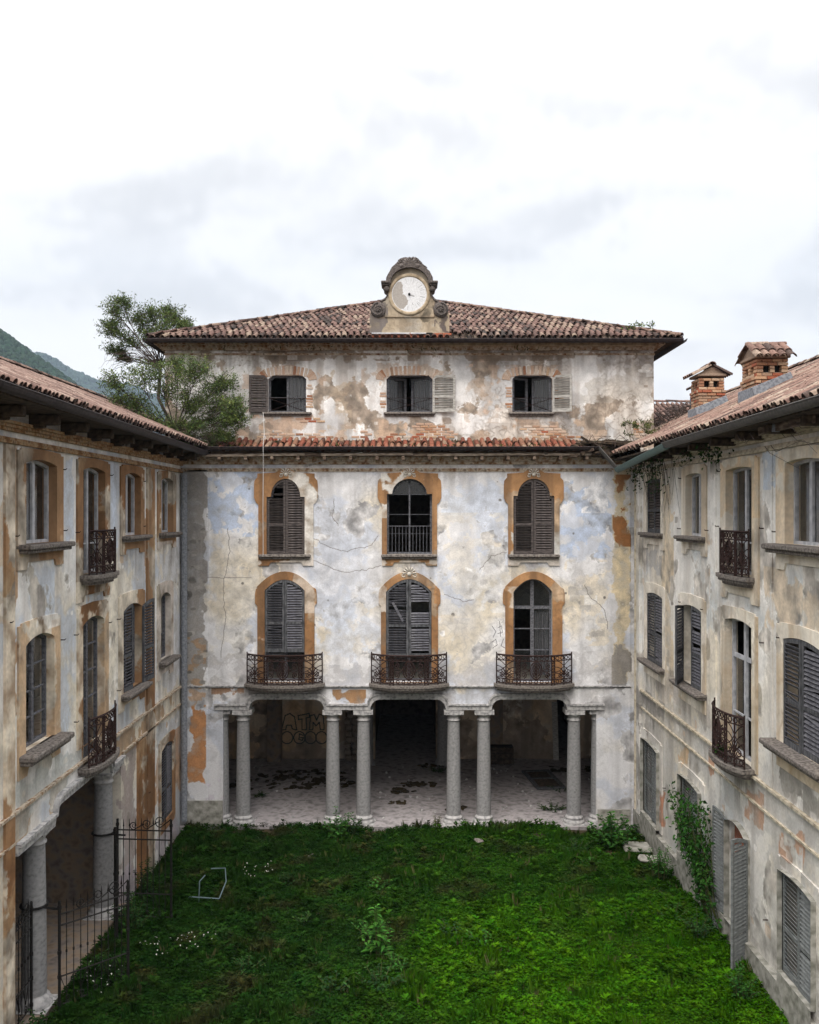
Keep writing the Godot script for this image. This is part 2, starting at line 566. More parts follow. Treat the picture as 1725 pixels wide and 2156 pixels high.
# two leaves shut over an opening
func shut_pair(parent: Node, T: Transform3D, op: Dictionary, d: float, m: Material, sm: Material, gone := 0.03, skew := 0.06, ajar := [0.0, 0.0], up := 0.0, holes := [[], []]) -> void:
	var mid: float = (op.x0 + op.x1) * 0.5
	var y0: float = op.bot[0].y + up
	var wl: Array = clip_line(op.top, op.x0 + 0.012, mid - 0.006).map(func(p): return Vector2(p.x - op.x0 - 0.012, p.y - y0 - 0.012))
	var xl := T * Transform3D(Basis(Vector3.UP, -ajar[0]), Vector3(op.x0 + 0.012, y0, d))
	shutter(parent, xl, wl, m, sm, gone, skew, holes[0])
	var wr: Array = clip_line(op.top, mid + 0.006, op.x1 - 0.012)
	wr.reverse()
	# the right leaf is hung from its right edge: mirror it by turning it half round
	wr = wr.map(func(p): return Vector2(op.x1 - 0.012 - p.x, p.y - y0 - 0.012))
	var xr := T * Transform3D(Basis(Vector3.UP, PI + ajar[1]), Vector3(op.x1 - 0.012, y0, d))
	shutter(parent, xr, wr, m, sm, gone, skew, holes[1])

# a leaf thrown open; side -1: hung at the opening's left jamb, 1: at its right one; turn 0 shut, PI flat on the wall
func open_leaf(parent: Node, T: Transform3D, op: Dictionary, side: int, turn: float, d: float, m: Material, sm: Material, gone := 0.03) -> void:
	var mid: float = (op.x0 + op.x1) * 0.5
	var y0: float = op.bot[0].y
	var l: Array
	if side < 0:
		l = clip_line(op.top, op.x0 + 0.01, mid).map(func(p): return Vector2(p.x - op.x0 - 0.01, p.y - y0 - 0.01))
		shutter(parent, T * Transform3D(Basis(Vector3.UP, -turn), Vector3(op.x0 - 0.005, y0, d)), l, m, sm, gone, 0.1)
	else:
		l = clip_line(op.top, mid, op.x1 - 0.01)
		l.reverse()
		l = l.map(func(p): return Vector2(op.x1 - 0.01 - p.x, p.y - y0 - 0.01))
		shutter(parent, T * Transform3D(Basis(Vector3.UP, PI + turn), Vector3(op.x1 + 0.005, y0, d)), l, m, sm, gone, 0.1)

# a glazed window: frame, bars, one pane per light; gone lists the lights without glass
func glazed(parent: Node, T: Transform3D, op: Dictionary, d: float, m: Material, nx: int, rows: Array, gone := [], bar := 0.045, fan := 0.0) -> MeshInstance3D:
	var inner := inset(op, 0.055)
	var st := plate(op, [inner], d - 0.07, d, UNIT, null, true)
	var ys := [inner.bot[0].y] + rows
	var xs := []
	for k in nx + 1: xs.append(lerpf(inner.x0, inner.x1, float(k) / nx))
	for y in rows:
		var bw: float = 0.09 if y == fan else bar * 0.6
		box(st, Vector3((inner.x0 + inner.x1) * 0.5, y, d - 0.03), Vector3(inner.x1 - inner.x0, bw, 0.035))
	for k in range(1, nx):
		var t := at_x(inner.top, xs[k], xs[k])
		box(st, Vector3(xs[k], (ys[0] + t) * 0.5, d - 0.024), Vector3(bar * 2.0, t - ys[0], 0.05))
	var f := part(parent, "window", done(st), m, T)
	var n := 0
	for r in ys.size():
		for k in nx:
			var g: Dictionary
			var bot := [Vector2(xs[k], ys[r]), Vector2(xs[k + 1], ys[r])]
			if r == ys.size() - 1: g = region(clip_line(inner.top, xs[k], xs[k + 1]), bot)
			else: g = rect(xs[k], ys[r], xs[k + 1], ys[r + 1])
			if not gone.has(n): part(f, "pane", done(plate(g, [], d - 0.036, d - 0.034)), M.glass, T)
			n += 1
	return f

func curtain(parent: Node, T: Transform3D, x0: float, x1: float, y0: float, y1: float, d: float) -> void:
	var st := begin()
	var n := 24
	for i in n:
		var xa := lerpf(x0, x1, float(i) / n); var xb := lerpf(x0, x1, float(i + 1) / n)
		var da := d + sin(i * 1.7) * 0.03 + sin(i * 0.6) * 0.03; var db := d + sin((i + 1) * 1.7) * 0.03 + sin((i + 1) * 0.6) * 0.03
		quad(st, Vector3(xa, y0 + sin(i * 0.9) * 0.02, da), Vector3(xb, y0 + sin((i + 1) * 0.9) * 0.02, db), Vector3(xb, y1, db), Vector3(xa, y1, da))
	st.set_smooth_group(0)
	part(parent, "curtain", done(st), M.curtain, T)

func sill(parent: Node, T: Transform3D, x0: float, x1: float, y: float, out: float, thick := 0.11) -> void:
	var st := begin()
	cbox(st, Vector3((x0 + x1) * 0.5, y - thick * 0.3, out * 0.5 - 0.02), Vector3(x1 - x0, thick * 0.6, out + 0.04), 0.02)
	cbox(st, Vector3((x0 + x1) * 0.5, y - thick * 0.8, out * 0.5 - 0.05), Vector3(x1 - x0 - 0.07, thick * 0.4, out - 0.02), 0.012)
	part(parent, "sill", done(st), M.stone_dark, T)

# ---------- ironwork ----------
func spiral(c: Vector2, r: float, turns: float, a0: float, dir := 1.0) -> Array:
	var o := []
	var n := int(10 * turns) + 4
	for i in n + 1:
		var t := float(i) / n
		o.append(c + Vector2.from_angle(a0 + dir * TAU * turns * t) * r * (1.0 - 0.82 * t))
	return o

func oval(c: Vector2, rx: float, ry: float, n := 12) -> Array:
	var o := []
	for i in n + 1: o.append(c + Vector2(cos(TAU * i / n) * rx, sin(TAU * i / n) * ry))
	return o

# everything of a bow-fronted balcony in its own axes: [name, mesh, material key]
func balcony_set(W: float, H: float, bow: float, d0: float, hw := 1.0) -> Array:
	var out := []
	var pts := []
	for i in 41:
		var t := i / 40.0 * 2.0 - 1.0
		pts.append(Vector2(t * W * 0.5, d0 + bow * (1.0 - pow(absf(t), 2.4))))
	var at := [0.0]
	for i in 40: at.append(at[i] + pts[i].distance_to(pts[i + 1]))
	var L: float = at[40]
	var put := func(q: Vector2) -> Vector3:
		var u := clampf(q.x, 0.0, 1.0) * L
		for i in 40:
			if u <= at[i + 1] + 1e-6:
				var p: Vector2 = pts[i].lerp(pts[i + 1], (u - at[i]) / (at[i + 1] - at[i]))
				return Vector3(p.x, q.y, p.y)
		return Vector3(pts[40].x, q.y, pts[40].y)
	# slab: two courses, the upper one overhanging
	var st := begin()
	for lv in [[-0.075, 0.0, 0.07], [-0.135, -0.075, 0.035], [-0.2, -0.135, -0.03]]:
		for i in 40:
			var p: Vector2 = pts[i]; var q: Vector2 = pts[i + 1]
			var k: float = 1.0 + lv[2] / (W * 0.5)
			var a := Vector2(p.x * k, p.y + lv[2]); var b := Vector2(q.x * k, q.y + lv[2])
			quad(st, Vector3(a.x, lv[0], a.y), Vector3(b.x, lv[0], b.y), Vector3(b.x, lv[1], b.y), Vector3(a.x, lv[1], a.y))
			quad(st, Vector3(a.x, lv[1], a.y), Vector3(b.x, lv[1], b.y), Vector3(b.x, lv[1], 0), Vector3(a.x, lv[1], 0))
			quad(st, Vector3(a.x, lv[0], 0), Vector3(b.x, lv[0], 0), Vector3(b.x, lv[0], b.y), Vector3(a.x, lv[0], a.y))
		for sgn in [-1.0, 1.0]:
			var e: Vector2 = pts[0 if sgn < 0 else 40]
			var x: float = e.x * (1.0 + lv[2] / (W * 0.5))
			var y: float = e.y + lv[2]
			if sgn < 0: quad(st, Vector3(x, lv[0], 0), Vector3(x, lv[0], y), Vector3(x, lv[1], y), Vector3(x, lv[1], 0))
			else: quad(st, Vector3(x, lv[0], y), Vector3(x, lv[0], 0), Vector3(x, lv[1], 0), Vector3(x, lv[1], y))
	out.append(["balcony", done(st), "stone_dark"])
	var bar := func(called: String, line: Array, r: float) -> void:
		var s := begin()
		var dense := []
		for i in line.size() - 1:
			var n := maxi(1, int(absf(line[i + 1].x - line[i].x) * 30.0))
			for k in n: dense.append(put.call(line[i].lerp(line[i + 1], float(k) / n)))
		dense.append(put.call(line[line.size() - 1]))
		tube(s, dense, r * 1.3, r * 1.3, 4)
		out.append([called, done(s), "iron"])
	bar.call("handrail", [Vector2(0, H), Vector2(1, H)], 0.018)
	for v in [0.05, 0.17, H - 0.15]: bar.call("rail", [Vector2(0, v), Vector2(1, v)], 0.011)
	for u in [0.0, 0.135, 0.27, 0.31, 0.69, 0.73, 0.865, 1.0]:
		bar.call("post", [Vector2(u, 0.0), Vector2(u, H + (0.06 if u == 0.0 or u == 1.0 else 0.0))], 0.013)
	var k := 1.0 / L
	var sx := 0.055 * k
	for i in int(L / 0.15):
		var u := (i + 0.5) / int(L / 0.15)
		bar.call("ring", oval(Vector2(u, H - 0.075), sx, 0.05, 8), 0.010)
		bar.call("ring", oval(Vector2(u + 0.5 * 0.15 * k * 0.0, 0.11), sx * 0.8, 0.045, 8), 0.010)
	var y0 := 0.17
	var y1 := H - 0.15
	var mid := (y0 + y1) * 0.5
	bar.call("medallion", oval(Vector2(0.5, mid), 0.17 * k * hw, (y1 - y0) * 0.46, 18), 0.014)
	bar.call("medallion", oval(Vector2(0.5, mid), 0.12 * k * hw, (y1 - y0) * 0.36, 16), 0.011)
	bar.call("post", [Vector2(0.5, y0), Vector2(0.5, y1)], 0.012)
	for s in [-1.0, 1.0]:
		for j in 3: bar.call("ring", oval(Vector2(0.5 + s * 0.022, mid - 0.1 + j * 0.1), 0.03 * k, 0.04, 8), 0.011)
		var e := func(dx: float, y: float, r: float, tn: float, a: float, dr: float) -> Array:
			var raw := spiral(Vector2.ZERO, r, tn, a, dr)
			return raw.map(func(p): return Vector2(0.5 + s * (dx + p.x * k), y + p.y))
		bar.call("scroll", e.call(0.145, mid + 0.13, 0.085, 1.4, PI * 0.5, 1.0), 0.011)
		bar.call("scroll", e.call(0.145, mid - 0.13, 0.085, 1.4, -PI * 0.5, -1.0), 0.011)
		bar.call("scroll", [Vector2(0.5 + s * 0.075, mid), Vector2(0.5 + s * 0.12, mid + 0.05), Vector2(0.5 + s * 0.19, mid), Vector2(0.5 + s * 0.12, mid - 0.05), Vector2(0.5 + s * 0.075, mid)], 0.010)
		for j in 6: bar.call("ring", oval(Vector2(0.5 + s * 0.21, y0 + 0.05 + j * (y1 - y0 - 0.1) / 5.0), 0.018 * 0.5, 0.032, 6), 0.010)
		# side fields: wavy lattice over a fan and a pair of spirals
		for j in 3:
			var l := []
			for q in 9:
				var t := q / 8.0
				l.append(Vector2(0.5 + s * (0.24 + t * 0.25), y1 - j * 0.17 - t * (y1 - y0 - 0.1) * 0.75 + sin(t * TAU) * 0.04).clamp(Vector2(0.0, y0), Vector2(1, y1)))
			bar.call("scroll", l, 0.009)
			bar.call("scroll", l.map(func(p): return Vector2(0.5 + s * 0.73 - (p.x - 0.5), p.y)), 0.009)
		for j in 5:
			var a := PI * (0.2 + 0.15 * j)
			bar.call("scroll", [Vector2(0.5 + s * 0.365, y0 + 0.1), Vector2(0.5 + s * 0.365 + cos(a) * 0.09, y0 + 0.1 + sin(a) * 0.24)], 0.009)
		bar.call("scroll", e.call(0.315, y0 + 0.1, 0.09, 1.6, 0.0, 1.0), 0.011)
		bar.call("scroll", e.call(0.42, y0 + 0.1, 0.09, 1.6, PI, -1.0), 0.011)
	return out

func put_balcony(parent: Node, T: Transform3D, set_: Array) -> MeshInstance3D:
	var slab: MeshInstance3D
	for e in set_:
		if slab == null: slab = part(parent, e[0], e[1], M[e[2]], T)
		else: part(slab, e[0], e[1], M[e[2]], T)
	return slab

# ---------- roof tiles ----------
var tile_mesh: ArrayMesh
func make_tile() -> void:
	# a tapered half-pipe, wide end at +z (down the slope), with thickness
	var st := SurfaceTool.new()
	st.begin(Mesh.PRIMITIVE_TRIANGLES)
	var n := 6
	var o := []
	for e in [[0.076, 0.23, 0.0], [0.058, -0.23, 0.0], [0.062, 0.23, 0.0], [0.045, -0.23, 0.0]]:
		var ring := []
		for k in n + 1:
			var a := PI * k / n
			ring.append(Vector3(cos(a) * e[0], sin(a) * e[0] * 0.95, e[1]))
		o.append(ring)
	st.set_smooth_group(0)
	for k in n: quad(st, o[0][k], o[1][k], o[1][k + 1], o[0][k + 1])
	st.set_smooth_group(1)
	for k in n: quad(st, o[2][k + 1], o[3][k + 1], o[3][k], o[2][k])
	st.set_smooth_group(-1)
	for k in n: quad(st, o[0][k], o[0][k + 1], o[2][k + 1], o[2][k])
	for k in n: quad(st, o[3][k], o[3][k + 1], o[1][k + 1], o[1][k])
	tile_mesh = done(st, true)

# cover tiles on a slope: eave corner O, unit A along the eave, unit U up the slope; span(t) gives the (from, to) along A at t up the slope
var tile_age := noise(91, 0.55, FastNoiseLite.TYPE_SIMPLEX_SMOOTH, 3)
func tile_slope(roof: Node, O: Vector3, A: Vector3, U: Vector3, length: float, span: Callable, tints: Array, single: int, holes := [], pitch := 0.183) -> void:
	var N := U.cross(A).normalized()
	if N.y < 0: N = -N
	var b := Basis(N.cross(-U).normalized(), N, -U)
	var xs := []; var cs := []; var low := []; var lc := []
	var step := 0.31
	var count := 0
	var rows := int(length / step)
	for j in rows:
		var t := j * step
		var s: Vector2 = span.call(t)
		var n := int((s.y - s.x) / pitch)
		for i in n:
			var a: float = s.x + (i + 0.5) * (s.y - s.x) / n
			var lost := rng.randf() < 0.012
			for h in holes: lost = lost or (a > h[0] and a < h[2] and t > h[1] and t < h[3] and rng.randf() < h[4])
			var p := O + A * (a + rr(-0.012, 0.012)) + U * (t + 0.2 + rr(-0.03, 0.03)) + N * (0.035 + rr(-0.006, 0.012))
			var turn := Basis(N, rr(-0.06, 0.06) if rng.randf() < 0.93 else rr(-0.3, 0.3)) * Basis(A, (-0.035 if A.cross(N).dot(U) > 0 else 0.035))
			var q := Transform3D(turn * b, p)
			var age := tile_age.get_noise_2d(p.x * 1.0 + p.y * 2.0, p.z) * 0.5 + 0.5      # neighbours weather alike
			var mi := clampi(int((age * 0.55 + rng.randf() * 0.75 - 0.15) * tints.size()), 0, tints.size() - 1)
			if not lost:
				if count < single:
					part(roof, "roof_tile", tile_mesh, tints[mi], q)
					count += 1
				else:
					xs.append(q); cs.append(tints[mi].get_meta("tint"))
			# the channel tile between this cover and the next
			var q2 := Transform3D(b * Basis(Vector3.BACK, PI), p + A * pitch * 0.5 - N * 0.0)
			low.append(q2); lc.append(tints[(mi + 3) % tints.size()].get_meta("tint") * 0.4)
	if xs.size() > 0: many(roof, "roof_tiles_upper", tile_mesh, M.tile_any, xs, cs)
	many(roof, "channel_tiles", tile_mesh, M.tile_any, low, lc)

func ridge_row(roof: Node, p: Vector3, q: Vector3, tints: Array) -> void:
	var U := (q - p).normalized()
	var side := U.cross(Vector3.UP).normalized()
	var N := side.cross(U)
	var n := int(p.distance_to(q) / 0.36)
	for i in n:
		part(roof, "ridge_tile", tile_mesh, tints[rng.randi() % tints.size()], Transform3D(Basis(side, N, -U) * Basis(Vector3.UP, rr(-0.06, 0.06)), p + U * (i * 0.36 + 0.2) + N * (0.05 + rr(0, 0.02))).scaled_local(Vector3(1.25, 1.1, 1.0)))

func tile_tints(list: Array) -> Array:
	var o := []
	for c in list:
		var k := "tile_%d" % M.size()
		var m := StandardMaterial3D.new()
		m.resource_name = k
		m.albedo_color = lin(c.x, c.y, c.z)
		m.albedo_texture = M.tile_any.albedo_texture
		m.uv1_triplanar = true; m.uv1_world_triplanar = true; m.uv1_scale = Vector3.ONE * 1.7
		m.roughness = 0.9; m.metallic_specular = 0.25
		m.set_meta("tint", Color(c.x, c.y, c.z))
		M[k] = m
		o.append(m)
	return o

func gutter(parent: Node, called: String, p: Vector3, q: Vector3, r: float, m: Material, out: Vector3) -> MeshInstance3D:
	# an open half-round channel with a rolled lip
	var st := begin()
	var t := (q - p).normalized()
	var up := Vector3.UP
	var n := 8
	var prof := []
	for k in n + 1:
		var a := PI + PI * k / n
		prof.append(out * cos(a) * -r + up * sin(a) * r * 1.15)
	for k in n + 1: prof.append(prof[n - k] * 0.9 + up * 0.012)
	for k in prof.size():
		var a: Vector3 = prof[k]; var b: Vector3 = prof[(k + 1) % prof.size()]
		quad(st, p + a, q + a, q + b, p + b)
	for e in [p, q]:
		for k in n: quad(st, e + prof[k], e + prof[k + 1], e + prof[2 * n - k], e + prof[2 * n + 1 - k])
	tube(st, [p + prof[n], q + prof[n]], 0.014, 0.014, 6)
	tube(st, [p + prof[0], q + prof[0]], 0.014, 0.014, 6)
	var len := p.distance_to(q)
	for i in range(1, int(len / 2.0)):
		var o := p + t * (i * 2.0)
		for k in n: quad(st, o + prof[k] * 1.06 - t * 0.03, o + prof[k] * 1.06 + t * 0.03, o + prof[k + 1] * 1.06 + t * 0.03, o + prof[k + 1] * 1.06 - t * 0.03)
	return part(parent, called, done(st), m)

# ---------- plants ----------
func leaf(st: SurfaceTool, p: Vector3, dir: Vector3, n: Vector3, l: float, w: float, c: Color) -> void:
	var s := dir.cross(n).normalized() * w * 0.5
	var mid := p + dir * l * 0.45
	var tip := p + dir * l - n * l * 0.15
	var fold := n * w * 0.18
	st.set_color(c)
	for v in [p, mid + s + fold, tip, p, tip, mid - s + fold]: st.add_vertex(v)

func any_dir() -> Vector3:
	return Vector3(rr(-1, 1), rr(-1, 1), rr(-1, 1)).normalized()

func tone(c: Color, k := 0.3) -> Color:
	var f := 1.0 + rr(-k, k)
	return Color(c.r * f * (1.0 + rr(-0.15, 0.15)), c.g * f, c.b * f)

# a twiggy crown: limbs run from a fork to each clump, twigs leave them, leaves sit on the twigs
func crown(wood: SurfaceTool, leaves: SurfaceTool, fork: Vector3, clumps: Array, twigs: int, per: int, size: float, cols: Array, r0: float) -> void:
	for c in clumps:
		var m: Vector3 = c[0]
		var e: float = c[1]
		var ctl := fork.lerp(m, 0.5) + Vector3(rr(-0.2, 0.2), rr(-0.25, 0.1), rr(-0.2, 0.2)) * fork.distance_to(m) * 0.5
		var limb := []
		for i in 7:
			var t := i / 6.0
			limb.append(fork.lerp(ctl, t).lerp(ctl.lerp(m, t), t))
		tube(wood, limb, r0, r0 * 0.3, 5)
		for k in twigs:
			var base: Vector3 = limb[rng.randi_range(4, 6)] if k % 2 == 0 else m + any_dir() * e * rr(0.1, 0.55)
			var d := any_dir()
			d.y = d.y * 0.8 + 0.25
			var tip := m + d * e * pow(rng.randf(), 0.45) * Vector3(1, 0.8, 1)
			var mid := base.lerp(tip, 0.5) + any_dir() * 0.12 * e
			tube(wood, [base, mid, tip], r0 * 0.22, 0.004, 3)
			var cb: Color = cols[rng.randi() % cols.size()]
			for q in per:
				var t := rr(0.25, 1.0)
				var p := base.lerp(mid, t * 2.0) if t < 0.5 else mid.lerp(tip, t * 2.0 - 1.0)
				var ld := ((tip - base).normalized() + any_dir() * 1.5).normalized()
				leaf(leaves, p + any_dir() * rr(0.02, 0.24) * e, ld, any_dir(), size * rr(0.7, 1.3), size * 0.46, tone(cb, 0.4))

# a leafy weed: upright stems with pairs of leaves
func weed(at: Vector3, h: float, spread: float, stems: int, size: float, cols: Array, called: String, label: String, category: String, wide := 0.45, group := "") -> Node3D:
	var o := thing(called, label, category, at, group)
	var ws := begin(); var ls := begin()
	for s in stems:
		var a := TAU * s / stems + rr(-0.5, 0.5)
		var rad := spread * sqrt(rng.randf())
		var hh := h * rr(0.5, 1.0) * (1.0 - 0.4 * rad / maxf(spread, 0.01))
		var foot := Vector3(cos(a), 0, sin(a)) * rad * 0.4
		var top := Vector3(cos(a) * rad, hh, sin(a) * rad)
		var mid := foot.lerp(top, 0.55) - Vector3(cos(a), 0, sin(a)) * rad * 0.2
		tube(ws, [foot - Vector3(0, 0.05, 0), mid, top], 0.012, 0.004, 4)
		var n := maxi(4, int(hh / size * 2.2))
		for k in n:
			var t := 0.12 + 0.88 * (k + 0.5) / n
			var p := foot.lerp(mid, t * 2.0) if t < 0.5 else mid.lerp(top, t * 2.0 - 1.0)
			for side in 2:
				var la := k * 2.4 + side * PI + rr(-0.4, 0.4)
				var d := Vector3(cos(la), rr(-0.15, 0.5), sin(la)).normalized()
				leaf(ls, p, d, Vector3(rr(-0.3, 0.3), 1, rr(-0.3, 0.3)).normalized(), size * rr(0.7, 1.25) * (1.15 - 0.5 * t), size * wide * (1.1 - 0.4 * t), tone(cols[rng.randi() % cols.size()]))
	part(o, "stem", done(ws), M.stem, o.transform)
	part(o, "foliage", done(ls), M.leaf, o.transform)
	return o

# ---------- brickwork ----------
var brick_mesh: ArrayMesh
func brick_at(parent: Node, xf: Transform3D, pale := 0.0) -> void:
	part(parent, "brick", brick_mesh, M["brick_pale_%d" % (rng.randi() % 3)] if rng.randf() < pale else M["brick_%d" % (rng.randi() % 6)], xf)

func chimney(parent: Node, x0: float, z_front: float, w: float, dep: float, y0: float, y_band: float, y_top: float, gable: bool, tints: Array) -> void:
	var st := begin()
	var ch := 0.074
	box2(st, Vector3(x0 + 0.02, y0 - 0.9, z_front - dep + 0.02), Vector3(x0 + w - 0.02, y_top - 0.3, z_front - 0.02))
	var c := part(parent, "chimney", done(st), M.mortar)
	var rows := int((y_top - y0) / ch)
	var vent := int((y_top - 0.26 - y0) / ch)
	var band := int((y_band - y0) / ch)
	for j in rows:
		var y := y0 + (j + 0.5) * ch
		var out := 0.035 if j == band else (0.02 if j == band - 1 else 0.0)
		var along := [[Vector3(x0 - out, y, z_front + out), Vector3.RIGHT, w + 2 * out, Vector3.BACK], [Vector3(x0 + w + out, y, z_front - dep - out), Vector3.LEFT, w + 2 * out, Vector3.FORWARD], [Vector3(x0 - out, y, z_front - dep - out), Vector3.BACK, dep + 2 * out, Vector3.LEFT], [Vector3(x0 + w + out, y, z_front + out), Vector3.FORWARD, dep + 2 * out, Vector3.RIGHT]]
		for f in 4:
			var g = along[f]
			var n := maxi(2, int(round(g[2] / 0.25)))
			var bl: float = g[2] / n
			var off := 0.5 if (j + f) % 2 else 0.0
			var runs := []
			if j >= vent and j < vent + 2: runs = [[0.0, 0.22], [0.42, 0.58], [0.78, 1.0]].map(func(e): return [e[0] * g[2], e[1] * g[2]])
			else:
				for i in n + (1 if off > 0 else 0): runs.append([maxf(0.0, (i - off) * bl), minf(g[2], (i + 1 - off) * bl)])
			for e in runs:
				var s0: float = e[0]; var s1: float = e[1]
				if s1 - s0 < 0.03: continue
				var p: Vector3 = g[0] + g[1] * (s0 + s1) * 0.5 - g[3] * (0.05 + rr(-0.004, 0.004))
				var b := Basis(g[1], Vector3.UP, g[1].cross(Vector3.UP)) * Basis(Vector3.UP, rr(-0.02, 0.02))
				brick_at(c, Transform3D(b.scaled_local(Vector3((s1 - s0 - 0.012) / 0.24, 1, 1)), p))
	# dark flue behind the vents
	var fl := begin()
	box2(fl, Vector3(x0 + 0.14, y_top - 0.32, z_front - dep + 0.14), Vector3(x0 + w - 0.14, y_top - 0.02, z_front - 0.14))
	part(c, "flue", done(fl), M.soot)
	var cap := begin()
	cbox(cap, Vector3(x0 + w * 0.5, y_top + 0.03, z_front - dep * 0.5), Vector3(w + 0.08, 0.06, dep + 0.08), 0.012)
	part(c, "cap", done(cap), M.mortar)
	var cx := x0 + w * 0.5
	# the cap: tiles on two slopes, gable end to the court's front or eaves to it
	var cz := z_front - dep * 0.5
	var turn := Transform3D(Basis(), Vector3(cx, y_top + 0.06, cz)) if gable else Transform3D(Basis(Vector3.UP, PI * 0.5), Vector3(cx, y_top + 0.06, cz))
	var run: float = dep if gable else w
	var wide: float = w if gable else dep
	var fill := begin()
	plate_in(fill, region([Vector2(-wide * 0.5, 0.002), Vector2(0, wide * 0.27), Vector2(wide * 0.5, 0.002)], [Vector2(-wide * 0.5, 0), Vector2(wide * 0.5, 0)]), [], -run * 0.5, run * 0.5, UNIT, null, true)
	part(c, "cap_core", done(fill), M.mortar, turn)
	var nt := int(ceil((run + 0.2) / 0.2))
	for side in [-1.0, 1.0]:
		var U := Vector3(-side * 0.88, 0.475, 0)
		var N := Vector3(side * 0.475, 0.88, 0)
		for i in nt:
			var zz: float = (run * 0.5 + 0.1) - (i + 0.5) * (run + 0.2) / nt
			for k in 2:
				var t := 0.13 + k * 0.27
				if k == 1 and wide < 0.7: continue
				part(c, "cap_tile", tile_mesh, tints[rng.randi() % tints.size()], turn * Transform3D(Basis(N.cross(-U), N, -U) * Basis(Vector3.UP, rr(-0.05, 0.05)), Vector3(side * (wide * 0.5 + 0.1), -0.05, zz) + U * (t + (0.08 if wide < 0.7 else 0.0)) + N * (0.03 + k * 0.02)).scaled_local(Vector3(1.15, 1.1, 1.0 if wide > 0.7 else 1.15)))
	for i in int(ceil(run / 0.4)):
		part(c, "ridge_tile", tile_mesh, tints[rng.randi() % tints.size()], turn * Transform3D(Basis(Vector3.UP, rr(-0.05, 0.05)), Vector3(0, wide * 0.27 + 0.05, run * 0.5 - 0.12 - i * 0.38)).scaled_local(Vector3(1.25, 1.05, 1.0)))
	# grey lead flashing along the foot, following the slope towards the court
	var lead := begin()
	cbox(lead, Vector3(x0 - 0.05, y0 + 0.13, z_front - dep * 0.5), Vector3(0.035, 0.34, dep + 0.12), 0.005)
	cbox(lead, Vector3(x0 + w * 0.5, y0 + 0.30, z_front + 0.05), Vector3(w + 0.22, 0.3, 0.035), 0.005, Basis(Vector3.BACK, 0.38))
	part(c, "flashing", done(lead), M.lead)

# ---------- the place ----------
func gh(x: float, z: float) -> float:
	var near := ss(26.0, 17.0, -z)
	return 0.0 + 0.12 * near + 0.22 * ss(3.0, 6.3, x) * near + 0.05 * sin(x * 1.3 + z * 0.7) * sin(z * 0.9 - x * 0.4) + 0.03 * sin(x * 3.1) * sin(z * 2.7)

